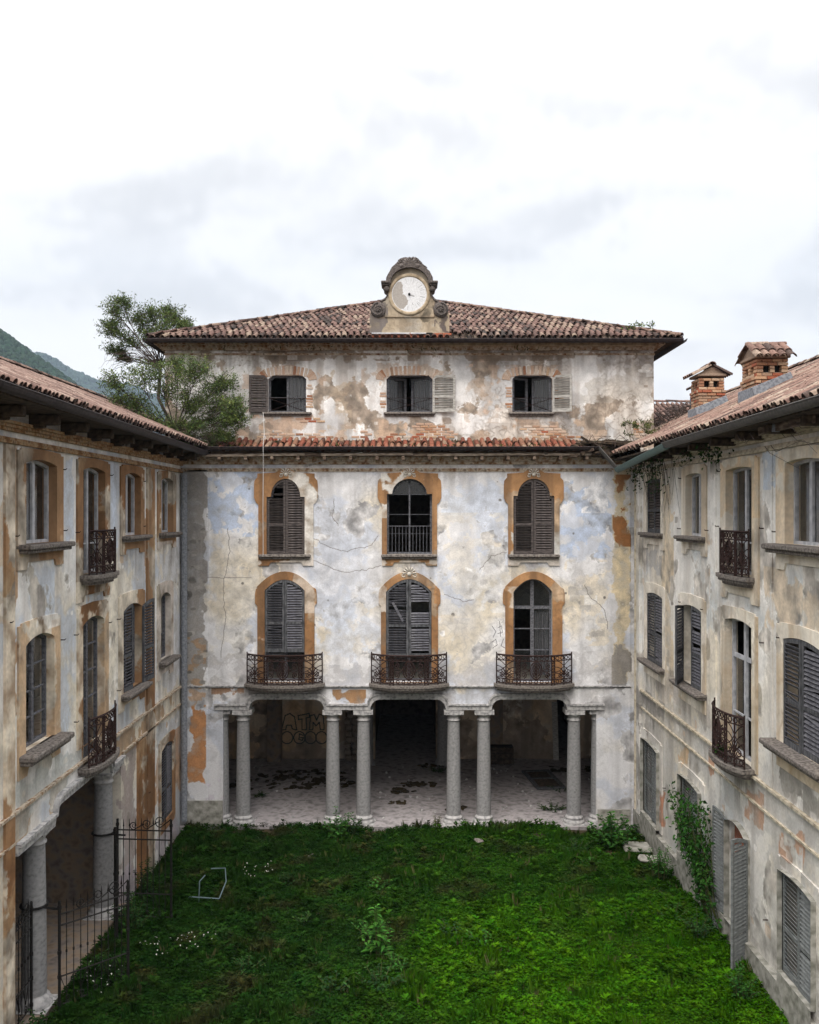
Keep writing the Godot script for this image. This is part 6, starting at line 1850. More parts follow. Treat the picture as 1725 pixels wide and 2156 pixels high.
	tri(rd, Vector3(14.2, 10.6, -9.01), Vector3(10, 12.62, -9.01), Vector3(5.72, 10.6, -9.01))
	quad(rd, Vector3(7.3, 11.6, -32), Vector3(11.0, 11.6, -32), Vector3(11.0, 13.1, -36), Vector3(7.3, 13.1, -36))
	quad(rd, Vector3(11.0, 11.6, -40), Vector3(7.3, 11.6, -40), Vector3(7.3, 13.1, -36), Vector3(11.0, 13.1, -36))
	tri(rd, Vector3(11.0, 11.6, -32), Vector3(11.0, 11.6, -40), Vector3(11.0, 13.1, -36))
	var roof := part(v, "roof", done(rd), M.eave_dark)
	var U := Vector3(4.28, 2.02, 0).normalized()
	tile_slope(roof, Vector3(5.72, 10.63, 0), Vector3(0, 0, -1), U, 4.7, func(t): return Vector2(12.8, 26.4 if t < 1.8 else 31.0), tints, 300, [[24.6, -1, 31, 1.4, 0.35], [25.4, 1.5, 31, 5, 0.2], [22.85, 1.3, 24.1, 2.4, 1.0], [19.5, 1.2, 20.5, 2.4, 1.0]])
	tile_slope(roof, Vector3(5.72, 10.63, 0), Vector3(0, 0, -1), U, 4.7, func(_t): return Vector2(9.0, 12.8), tints, 0)
	tile_slope(roof, Vector3(0, 11.63, -32), Vector3.RIGHT, Vector3(0, 1.5, -4).normalized(), 4.2, func(_t): return Vector2(7.3, 11.0), dark, 40)
	ridge_row(roof, Vector3(10, 12.7, -9), Vector3(10, 12.7, -33), tints)
	ridge_row(roof, Vector3(7.3, 13.15, -36), Vector3(11, 13.15, -36), dark)
	chimney(v, 7.2, -23.47, 0.64, 0.64, 11.3, 11.97, 12.38, true, tints)
	chimney(v, 7.2, -19.56, 0.66, 0.86, 11.3, 11.8, 12.2, false, tints)
	chimney(v, 9.45, -31.0, 0.5, 0.5, 12.5, 12.75, 13.05, true, dark)

func build_hills() -> void:
	for h in 2:
		var st := begin()
		var n := noise(60 + h, 0.004, FastNoiseLite.TYPE_SIMPLEX_SMOOTH, 5)
		var zc: float = [-900.0, -2600.0][h]
		var half: float = [340.0, 800.0][h]
		var ht := func(x: float, z: float) -> float:
			var ridge: float
			if h == 0: ridge = 178.0 + (-391.0 - x) * 0.66 if x > -700 else 390.0 - (-700.0 - x) * 0.05
			else: ridge = 428.0 + (-1000.0 - x) * 0.42 if x < -860 else 369.0 - (x + 860.0) * 0.32
			var k := clampf(1.0 - absf(z - zc) / half, 0.0, 1.0)
			return maxf(-2.0, ridge) * (k * k * (3 - 2 * k)) + n.get_noise_2d(x, z) * [6.0, 30.0][h] * k - 1.0
		var x0: float = [-1300.0, -2600.0][h]
		var x1: float = [-60.0, 300.0][h]
		var nx := 90
		var nzz := 40
		for i in nx:
			for j in nzz:
				var p := []
				for c in [[0, 0], [0, 1], [1, 1], [1, 0]]:
					var x := lerpf(x0, x1, (i + c[0]) / float(nx)); var z := lerpf(zc - half, zc + half, (j + c[1]) / float(nzz))
					p.append(Vector3(x, ht.call(x, z), z))
				quad(st, p[0], p[1], p[2], p[3])
		structure("hill", done(st), M.hill_ground)
		# the woods on its near face
		var s := begin()
		var tr := SurfaceTool.new(); tr.begin(Mesh.PRIMITIVE_TRIANGLES); tr.set_smooth_group(0)
		lathe(tr, [Vector2(0.0, 0), Vector2(0.8, 0.35), Vector2(1.0, 0.8), Vector2(0.85, 1.25), Vector2(0.5, 1.6), Vector2(0, 1.75)], 7)
		var ball := done(tr, true)
		var xf := []; var cs := []
		for i in [36000, 24000][h]:
			var x: float = rr([-760.0, -2000.0][h], [-120.0, 100.0][h])
			var z: float = zc + half * rr(-0.05, 0.9)
			var y: float = ht.call(x, z)
			if y < 4: continue
			var r: float = rr(1.8, 3.4) * [1.0, 2.2][h]
			xf.append(Transform3D(Basis(Vector3.UP, rng.randf() * TAU).scaled(Vector3(r, r * rr(0.8, 1.3), r)), Vector3(x, y - 2, z)))
			cs.append(tone(Color(0.020, 0.038, 0.022), 0.3))
		var o := many(self, "hill_woods", ball, M.grass, xf, cs)
		tag(o, ["dark green woods covering the nearer hillside behind the left roof", "hazy blue woods on the farther hill beyond"][h], "woods")

func build_portico_things() -> void:
	# paved floor of the portico, running back into the passage, and of the left arcade
	var st := begin()
	var n := 26
	for i in n:
		for j in n:
			var p := []
			for c in [[0, 0], [0, 1], [1, 1], [1, 0]]:
				var x := lerpf(-6.62, 6.62, (i + c[0]) / float(n)); var z := lerpf(-41.6, -26.8, (j + c[1]) / float(n))
				p.append(Vector3(x, 0.05 + 0.012 * sin(x * 2.1 + z) * sin(z * 1.7), z))
			quad(st, p[0], p[1], p[2], p[3])
	quad(st, Vector3(-6.62, -0.1, -26.8), Vector3(6.62, -0.1, -26.8), Vector3(6.62, 0.05, -26.8), Vector3(-6.62, 0.05, -26.8))
	structure("portico_floor", done(st), M.concrete)
	st = begin()
	box2(st, Vector3(-9.8, -0.2, -21.5), Vector3(-6.45, 0.09, -9.3))
	structure("arcade_floor", done(st), M.inside_warm)
	var v := get_node("villa_block")
	# rear wall of the portico with the dark passage in the middle and bays on either side
	var uu := Rect2(-6.7, -0.2, 13.4, 4.4)
	paint("portico_plaster", 804, 264, 60.0, uu, {"white": Vector3(206, 190, 170), "cream": Vector3(196, 168, 136), "blue": Vector3(186, 182, 176), "bare": Vector3(172, 156, 140), "dirt": Vector3(108, 98, 88), "k_cream": 0.5, "k_blue": 0.3, "k_bare": 0.4, "k_streak": 0.5, "low": 1.6, "k_low": 0.7}, graffiti(), 50)
	var T := Transform3D(Basis(), Vector3(0, 0, -34.2))
	var gap := rect(-1.25, -0.3, 0.96, 3.4)
	var dr := rect(5.35, -0.3, 6.15, 2.5)
	part(v, "portico_wall", done(plate(rect(-6.63, -0.3, 6.63, 3.95), [gap, dr], -0.5, 0.0, uu)), M.portico_plaster, T)
	for x in [-4.85, 3.1]: stone_wall(v, "pier", Vector3(x - 0.24, -0.2, -34.2), Vector3(x + 0.24, 3.94, -33.7), M.inside_warm)
	for x in [-1.5, 1.2]:
		var cs := SurfaceTool.new(); cs.begin(Mesh.PRIMITIVE_TRIANGLES); cs.set_smooth_group(0)
		lathe(cs, [Vector2(0.3, 0.06), Vector2(0.3, 0.16), Vector2(0.22, 0.26), Vector2(0.19, 3.0), Vector2(0.26, 3.2), Vector2(0.26, 3.3), Vector2(0.26, 3.94)], 16, Vector3(x, 0, -33.4))
		part(v, "inner_column", done(cs, true), M.granite)
	# a broken rubble pier, each stone its own
	for j in 16:
		for i in 2:
			var s := begin()
			cbox(s, Vector3.ZERO, Vector3(0.22, 0.2, 0.4), 0.04, Basis(), 0.025)
			part(v, "stone", done(s), M.rubble, Transform3D(Basis(Vector3.UP, rr(-0.2, 0.2)), Vector3(-2.2 + i * 0.23 + rr(-0.03, 0.03), 0.2 + j * 0.215, -33.9)))
	stone_wall(v, "passage_wall", Vector3(-1.55, -0.3, -41.6), Vector3(-1.3, 3.95, -34.71), M.inside)
	stone_wall(v, "passage_wall", Vector3(1.0, -0.3, -41.6), Vector3(1.25, 3.95, -34.71), M.inside)
	# loose things in the portico
	var o := thing("slatted_crate", "dark slatted wooden chest against the warm rear wall of the portico", "chest", Vector3(3.2, 0.06, -33.5))
	for k in 3:
		st = begin()
		cbox(st, Vector3(0, 0.12 + k * 0.2, 0.2), Vector3(0.95, 0.17, 0.03), 0.006)
		part(o, "slat", done(st), M.eave_dark, o.transform)
	for k in 4:
		st = begin()
		cbox(st, Vector3(-0.46 + k * 0.307, 0.32, 0.17), Vector3(0.04, 0.62, 0.03), 0.005)
		part(o, "batten", done(st), M.eave_dark, o.transform)
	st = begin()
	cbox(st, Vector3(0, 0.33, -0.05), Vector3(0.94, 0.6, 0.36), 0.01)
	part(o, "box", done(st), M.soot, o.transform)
	o = thing("fallen_door", "old panelled door lying flat on the portico floor near the right columns", "door", Vector3(4.45, 0.08, -31.4))
	o.rotation.y = 0.12
	st = begin()
	plate_in(st, rect(-0.48, -1.05, 0.48, 1.05), [rect(-0.36, -0.9, 0.36, 0.0), rect(-0.36, 0.12, 0.36, 0.9)], 0.0, 0.05, UNIT, null, true)
	part(o, "frame", done(st), M.wood_grey, o.transform * Transform3D(Basis(Vector3.RIGHT, -PI * 0.5), Vector3(0, 0, 0)))
	for k in 2:
		st = begin()
		cbox(st, Vector3(0, 0.02, [0.45, -0.51][k]), Vector3(0.71, 0.02, [0.89, 0.77][k]), 0.003)
		part(o, "panel", done(st), M.eave_dark, o.transform)
	o = thing("leaning_plank", "pale plank leaning beside the doorway at the right end of the portico", "plank", Vector3(5.25, 0.06, -33.95))
	st = begin()
	cbox(st, Vector3(0, 1.05, 0), Vector3(0.2, 2.1, 0.03), 0.005, Basis(Vector3.BACK, 0.03))
	part(o, "board", done(st), M.wood_pale, o.transform)
	# fallen plaster, leaves and dirt on the floor
	st = begin()
	var flat := []
	for c in [[-4.6, -31.2, 1.6, 60], [-3.4, -32.0, 1.2, 60], [-2.6, -31.0, 0.8, 20], [0.3, -30.9, 0.5, 26], [-0.2, -30.2, 0.4, 14], [0.9, -33.2, 0.5, 14], [-0.3, -29.0, 0.3, 8], [1.4, -28.4, 0.3, 8], [5.6, -32.8, 0.7, 30]]:
		for k in c[3]:
			var p := Vector3(c[0] + rr(-1, 1) * c[2], 0.075, c[1] + rr(-0.5, 0.5) * c[2])
			cbox(st, p, Vector3(rr(0.04, 0.3), rr(0.02, 0.06), rr(0.04, 0.2)), 0.008, Basis(Vector3.UP, rng.randf() * TAU), 0.006)
	tag(part(self, "floor_debris", done(st), M.soil, Transform3D(), "stuff"), "dark fallen dirt and leaf litter on the portico floor", "debris")
	st = begin()
	for k in 150:
		cbox(st, Vector3(rr(-6.2, 6.2), 0.065, -27.2 - 6.5 * rng.randf()), Vector3.ONE * rr(0.015, 0.07), 0.006, Basis(any_dir(), rr(0, 3)), 0.004)
	tag(part(self, "plaster_crumbs", done(st), M.stone, Transform3D(), "stuff"), "pale crumbs of fallen plaster strewn across the portico floor", "rubble")

func graffiti() -> Array:
	# two rows of outlined bubble letters sprayed on the left bay: a plain scrawl as it reads from the court
	var f := []
	var c := Vector3(52, 66, 66)
	var at := Vector2(-3.9, 1.2)
	var put := func(pts: Array) -> void: f.append(["line", pts.map(func(p): return at + p), c, 0.8, 0.045])
	put.call([Vector2(-0.75, -0.1), Vector2(-0.62, 0.42), Vector2(-0.45, 0.5), Vector2(-0.28, 0.38), Vector2(-0.2, -0.1), Vector2(-0.36, -0.06), Vector2(-0.4, 0.08), Vector2(-0.56, 0.08), Vector2(-0.6, -0.1), Vector2(-0.75, -0.1)])
	put.call([Vector2(-0.15, 0.42), Vector2(0.25, 0.5), Vector2(0.27, 0.36), Vector2(0.14, 0.34), Vector2(0.16, -0.08), Vector2(0.0, -0.1), Vector2(0.0, 0.3), Vector2(-0.14, 0.28), Vector2(-0.15, 0.42)])
	put.call([Vector2(0.26, -0.1), Vector2(0.3, 0.42), Vector2(0.44, 0.46), Vector2(0.52, 0.25), Vector2(0.62, 0.48), Vector2(0.76, 0.42), Vector2(0.8, -0.08), Vector2(0.66, -0.1), Vector2(0.62, 0.18), Vector2(0.5, 0.05), Vector2(0.4, 0.18), Vector2(0.38, -0.1), Vector2(0.26, -0.1)])
	for x in [-0.55, -0.1, 0.3, 0.7]: put.call(oval(Vector2(x, -0.38), 0.21, 0.22, 14))
	put.call([Vector2(0.05, -0.3), Vector2(-0.1, -0.24), Vector2(-0.12, -0.44), Vector2(0.0, -0.48), Vector2(0.04, -0.38), Vector2(-0.06, -0.38)])
	return f

func make_gate(called: String, label: String, foot: Vector3, along: Vector3, w: float, h: float) -> Node3D:
	# a wrought-iron leaf: two stiles, four rails, spear-headed bars, scrolls at head and foot
	var o := thing(called, label, "gate", foot, "iron gate leaves standing open by the arcade")
	var x := along.normalized()
	o.basis = Basis(x, Vector3.UP, x.cross(Vector3.UP))
	var X := o.transform
	for s in [0.0, w]:
		var st := begin()
		tube(st, [Vector3(s, -0.1, 0), Vector3(s, h + 0.12, 0)], 0.026, 0.026, 6)
		for y in [0.15, 0.62, 1.05, h]: tube(st, [Vector3(s, y - 0.03, 0), Vector3(s, y + 0.03, 0)], 0.036, 0.036, 6)
		part(o, "post", done(st), M.iron_black, X)
	for y in [0.12, 0.62, h - 0.32, h - 0.12]:
		var st := begin()
		tube(st, [Vector3(0, y, 0), Vector3(w, y, 0)], 0.016, 0.016, 4)
		part(o, "rail", done(st), M.iron_black, X)
	var n := int(w / 0.13)
	for k in range(1, n):
		var st := begin()
		var s := w * k / n
		var top := h + 0.08 + (0.16 * pow(float(k) / n, 2.0))
		tube(st, [Vector3(s, 0.1, 0), Vector3(s, top - 0.1, 0)], 0.009, 0.009, 4)
		tube(st, [Vector3(s, top - 0.12, 0), Vector3(s, top - 0.06, 0), Vector3(s, top + 0.04, 0)], 0.02, 0.003, 5)
		tube(st, [Vector3(s, 1.02, 0), Vector3(s, 1.07, 0)], 0.018, 0.018, 5)
		part(o, "bar", done(st), M.iron_black, X)
		if k % 2 == 1:
			st = begin()
			tube(st, spiral(Vector2(s, 0.22), 0.06, 1.2, -PI * 0.5, 1.0).map(func(p): return Vector3(p.x, p.y, 0.012)), 0.009, 0.006, 4)
			tube(st, [Vector3(s - 0.11, 0.6, 0.012), Vector3(s, 0.3, 0.012), Vector3(s + 0.11, 0.6, 0.012)], 0.009, 0.009, 4)
			part(o, "scroll", done(st), M.iron_black, X)
	for e in [[0.30, 0.10, 0.09], [0.55, 0.14, 0.11], [0.80, 0.2, 0.13]]:
		var st := begin()
		var l := spiral(Vector2(w * e[0], h - 0.12 + e[1]), e[2], 1.5, -PI * 0.5, -1.0)
		l.push_front(Vector2(w * (e[0] + 0.2), h - 0.1 + e[1] * 1.2))
		tube(st, l.map(func(p): return Vector3(p.x, p.y, 0.0)), 0.012, 0.008, 4)
		part(o, "scroll", done(st), M.iron_black, X)
	return o

func build_gates() -> void:
	make_gate("iron_gate", "black iron gate leaf nearest the camera, hung from the near arcade column", Vector3(-6.22, 0.12, -16.75), Vector3(0.92, 0, -0.9), 1.32, 1.85)
	make_gate("iron_gate", "black iron gate leaf with curling head scrolls, swung out from the farther arcade column", Vector3(-6.38, 0.06, -20.6), Vector3(1, 0, 0.08), 1.2, 2.12)
	make_gate("iron_gate", "narrow iron gate leaf between the near arcade column and the wall end", Vector3(-6.7, 0.12, -15.75), Vector3(0, 0, -1), 0.95, 1.85)
	make_gate("iron_gate", "iron gate leaf folded back beside the farther arcade column", Vector3(-6.42, 0.06, -20.55), Vector3(0.35, 0, 1.0), 1.15, 1.95)
	for e in [[17.05, "rusty iron band holding the near gate leaf to its column"], [20.9, "rusty iron band round the farther arcade column"]]:
		var o := thing("iron_band", e[1], "iron band", Vector3(-6.79, 1.9, -e[0]), "")
		var st := begin()
		var l := []
		for k in 15: l.append(Vector3(cos(TAU * k / 14.0) * 0.232, 0, sin(TAU * k / 14.0) * 0.232))
		tube(st, l, 0.024, 0.024, 5)
		tube(st, [Vector3(0.2, 0, 0.1), Vector3(0.4, 0.0, 0.16), Vector3(0.56, 0.02, 0.24)], 0.022, 0.022, 5)
		part(o, "ring", done(st), M.iron_black, o.transform)
		st = begin()
		tube(st, [Vector3(0.0, 0, -0.232), Vector3(0.0, 0.0, -0.3)], 0.03, 0.03, 6)
		part(o, "bolt", done(st), M.iron_black, o.transform)

const GREENS := [Color(0.10, 0.145, 0.045), Color(0.075, 0.115, 0.04), Color(0.145, 0.19, 0.06), Color(0.085, 0.12, 0.055)]
const DEEP := [Color(0.02, 0.055, 0.015), Color(0.03, 0.075, 0.018), Color(0.016, 0.042, 0.014)]
const FRESH := [Color(0.03, 0.10, 0.016), Color(0.042, 0.125, 0.02), Color(0.024, 0.075, 0.016)]

func build_roof_plants() -> void:
	# the self-sown tree in the valley between the left wing's roof and the central block
	var foot := Vector3(-6.35, 10.75, -26.75)
	var o := thing("roof_tree", "self-sown bushy tree rooted on the roof corner between left wing and central block", "tree", foot)
	var ws := begin(); var ls := begin()
	var fork := Vector3(-6.65, 11.3, -26.7)
	for e in [0.0, 0.22, -0.2]: tube(ws, [foot + Vector3(e, -0.2, e * 0.5), foot + Vector3(-0.05 + e, 0.25, 0.05), fork + Vector3(e * 1.6, 0.1, 0)], 0.06, 0.035, 6)
	var lowc := []
	for p in [[300, 800, 0.5], [285, 850, 0.45], [340, 790, 0.45], [350, 830, 0.6], [410, 800, 0.6], [450, 815, 0.55], [400, 850, 0.55], [470, 850, 0.5], [495, 890, 0.4], [440, 880, 0.5], [270, 880, 0.4], [320, 885, 0.5], [365, 905, 0.45], [480, 920, 0.3], [375, 770, 0.3], [430, 785, 0.4], [250, 810, 0.35], [262, 845, 0.4], [300, 905, 0.4], [415, 900, 0.35], [500, 855, 0.36], [508, 880, 0.3], [470, 805, 0.4], [445, 925, 0.35], [400, 930, 0.35], [425, 850, 0.5]]:
		lowc.append([Vector3((p[0] - 862.5) * 0.01345, EYE - (p[1] - 1078.0) * 0.01345, -26.6 + rr(-0.35, 0.6)), p[2] * 1.4])
	crown(ws, ls, fork, lowc, 46, 20, 0.066, GREENS, 0.018)
	# second stem leaning out left past the corner, with its own round head
	var f2 := Vector3(-7.45, 13.35, -28.2)
	tube(ws, [fork, Vector3(-7.3, 12.3, -27.4), f2], 0.05, 0.045, 6)
	var upc := []
	for p in [[250, 660, 0.4], [240, 700, 0.4], [265, 640, 0.32], [290, 665, 0.45], [300, 690, 0.45], [325, 660, 0.35], [345, 650, 0.35], [365, 665, 0.4], [385, 680, 0.32], [350, 690, 0.4], [235, 735, 0.3], [275, 720, 0.4], [315, 715, 0.35], [228, 680, 0.25], [395, 695, 0.2], [250, 750, 0.22]]:
		upc.append([Vector3((p[0] - 862.5) * 0.01435, EYE - (p[1] - 1078.0) * 0.01435, -28.5 + rr(-0.5, 0.5)), p[2] * 1.45])
	crown(ws, ls, f2, upc, 44, 20, 0.066, [Color(0.085, 0.125, 0.045), Color(0.07, 0.10, 0.04), Color(0.115, 0.155, 0.05)], 0.02)
	# bare drooping twigs under the head
	for k in 46:
		var q := Vector3(rr(-9.2, -7.4), rr(13.1, 14.1), -28.4 + rr(-0.4, 0.4))
		tube(ws, [f2 + any_dir() * 0.1, f2.lerp(q, 0.5) + Vector3(0, 0.22, 0), q, q + Vector3(rr(-0.2, 0.05), -0.2, rr(-0.1, 0.1))], 0.012, 0.003, 3)
	for k in 60:
		var a := Vector3(rr(-7.6, -5.0), rr(10.7, 11.4), -26.5 + rr(-0.3, 0.3))
		tube(ws, [a, a + Vector3(rr(-0.2, 0.2), rr(0.1, 0.3), rr(-0.1, 0.2)), a + Vector3(rr(-0.5, 0.5), rr(-0.35, 0.5), rr(0, 0.3))], 0.007, 0.003, 3)
	part(o, "trunk", done(ws), M.bark, Transform3D())
	part(o, "crown", done(ls), M.leaf, Transform3D())
	# sapling on the right hip
	o = thing("roof_sapling", "small sapling sprouting from the tiles at the right end of the main roof", "sapling", Vector3(6.6, 14.1, -27.9))
	ws = begin(); ls = begin()
	crown(ws, ls, Vector3(6.6, 14.1, -27.9), [[Vector3(6.55, 14.45, -27.8), 0.25], [Vector3(6.85, 14.55, -27.9), 0.28], [Vector3(7.15, 14.5, -27.9), 0.22], [Vector3(6.4, 14.35, -27.8), 0.2]], 7, 5, 0.085, GREENS, 0.012)
	part(o, "stem", done(ws), M.bark, Transform3D()); part(o, "foliage", done(ls), M.leaf, Transform3D())
	# growth in the right-hand corner where gutters have failed
	o = thing("corner_weeds", "tuft of yellow green weeds in the broken gutter corner at right", "weeds", Vector3(6.3, 10.7, -25.4))
	ws = begin(); ls = begin()
	for k in 14:
		var a := Vector3(6.2 + rr(-0.25, 0.5), 10.75 + rr(0, 0.3), -25.6 + rr(-0.8, 0.6))
		crown(ws, ls, a, [[a + Vector3(rr(-0.25, 0.25), rr(0.15, 0.6), rr(-0.2, 0.2)), 0.18]], 6, 6, 0.07, [Color(0.09, 0.10, 0.03), Color(0.06, 0.08, 0.028)], 0.008)
	part(o, "stem", done(ws), M.bark, Transform3D()); part(o, "foliage", done(ls), M.leaf, Transform3D())
	# ivy and dead creeper hanging below the right eaves
	o = thing("eave_creeper", "dark creeper with dead trailing twigs hanging under the right wing's gutter", "creeper", Vector3(6.3, 10.4, -22))
	ws = begin(); ls = begin()
	for k in 42:
		var z := -25.6 + 7.0 * pow(rng.randf(), 1.4)
		var p := Vector3(rr(5.95, 6.35), rr(10.25, 10.5), z)
		var q := p + Vector3(rr(-0.1, 0.15), -rr(0.15, 0.75) * (1.3 if z < -23 else 0.5), rr(-0.3, 0.3))
		q.x = minf(q.x, 6.42)
		tube(ws, [p, p.lerp(q, 0.5) + Vector3(rr(-0.08, 0.04), 0, rr(-0.1, 0.1)), q], 0.007, 0.003, 3)
		for j in 12:
			leaf(ls, p.lerp(q, rng.randf()) + any_dir() * 0.09, any_dir(), any_dir(), rr(0.06, 0.1), 0.05, tone(DEEP[rng.randi() % 3]))
	for k in 26:
		var p := Vector3(6.44, rr(9.2, 10.0), rr(-25.6, -22.5))
		tube(ws, [Vector3(6.3, 10.3, p.z + rr(-0.3, 0.3)), p, p + Vector3(-0.02, -rr(0.2, 0.8), rr(-0.5, 0.5))], 0.006, 0.003, 3)
	for k in 14:
		var p := Vector3(rr(5.7, 6.3), rr(10.1, 10.45), rr(-17, -13))
		tube(ws, [p, p + Vector3(-0.15, -0.15, 0.6), p + Vector3(-0.1 + rr(-0.2, 0.1), rr(-0.6, 0.0), rr(0.8, 1.7))], 0.008, 0.003, 3)
	part(o, "stem", done(ws), M.bark, Transform3D()); part(o, "foliage", done(ls), M.leaf, Transform3D())
	# fallen branches, boards and tiles in the collapsed corner
	o = thing("roof_wreckage", "heap of broken boards, twigs and dark debris in the collapsed right roof corner", "debris", Vector3(5.9, 10.7, -26.6))
	for k in 12:
		ws = begin()
		cbox(ws, Vector3(rr(5.0, 6.4), 10.82 + rr(-0.12, 0.2), rr(-27.2, -26.4)), Vector3(rr(0.3, 0.9), rr(0.03, 0.08), 0.05), 0.006, Basis(Vector3.BACK, rr(-0.5, 0.5)) * Basis(Vector3.UP, rr(-0.8, 0.8)))
		part(o, "board", done(ws), M.eave_wood if k % 3 == 0 else M.eave_dark, Transform3D())
	ws = begin()
	for k in 60:
		var p := Vector3(rr(4.9, 6.5), rr(10.6, 11.05), rr(-27.3, -26.2))
		tube(ws, [p, p + Vector3(rr(-0.3, 0.3), rr(-0.1, 0.2), rr(-0.2, 0.2)), p + Vector3(rr(-0.6, 0.6), rr(-0.3, 0.3), rr(-0.3, 0.3))], 0.012, 0.004, 3)
	part(o, "twigs", done(ws), M.bark, Transform3D(), "stuff")
	ws = begin()
	for k in 130:
		cbox(ws, Vector3(rr(4.4, 6.5), 10.66 + rr(-0.12, 0.3), rr(-27.4, -26.45)), Vector3(rr(0.1, 0.34), rr(0.05, 0.12), rr(0.1, 0.25)), 0.02, Basis(any_dir(), rr(-0.5, 0.5)), 0.02)
	part(o, "rubble", done(ws), M.eave_dark, Transform3D(), "stuff")
	ws = begin()
	for k in 90:
		var p := Vector3(rr(7.3, 9.2), 0, rr(-30.5, -27.5))
		p.y = 10.6 + (p.x - 5.72) * 0.472 + 0.12
		tube(ws, [p, p + Vector3(rr(-0.3, 0.3), rr(0.0, 0.35), rr(-0.2, 0.2)), p + Vector3(rr(-0.7, 0.7), rr(0.0, 0.4), rr(-0.3, 0.3))], 0.02, 0.006, 3)
	part(o, "dead_branches", done(ws), M.bark, Transform3D(), "stuff")
	# moss along the gutters
	var mo := begin()
	for k in 260:
		var x := rr(-6.0, 5.2)
		if sin(x * 2.3) + sin(x * 5.1 + 1.0) < 0.2: continue
		leaf(mo, Vector3(x, 10.82 + rr(-0.02, 0.05), -26.42 + rr(-0.05, 0.05)), (any_dir() + Vector3.UP * 0.8).normalized(), any_dir(), rr(0.06, 0.12), 0.04, tone(Color(0.06, 0.065, 0.025)))
	for k in 240:
		var x := rr(-5.5, 4.0)
		if sin(x * 1.9 + 1.0) + sin(x * 4.3) < 0.5: continue
		leaf(mo, Vector3(x, 13.82 - rng.randf() * 0.12, -27.2 + rr(-0.1, 0.1)), (any_dir() + Vector3.DOWN).normalized(), any_dir(), rr(0.06, 0.13), 0.04, tone(Color(0.055, 0.06, 0.025)))
	tag(part(self, "gutter_moss", done(mo), M.leaf, Transform3D(), "stuff"), "patches of moss and weeds growing in the gutters of the central block", "moss")

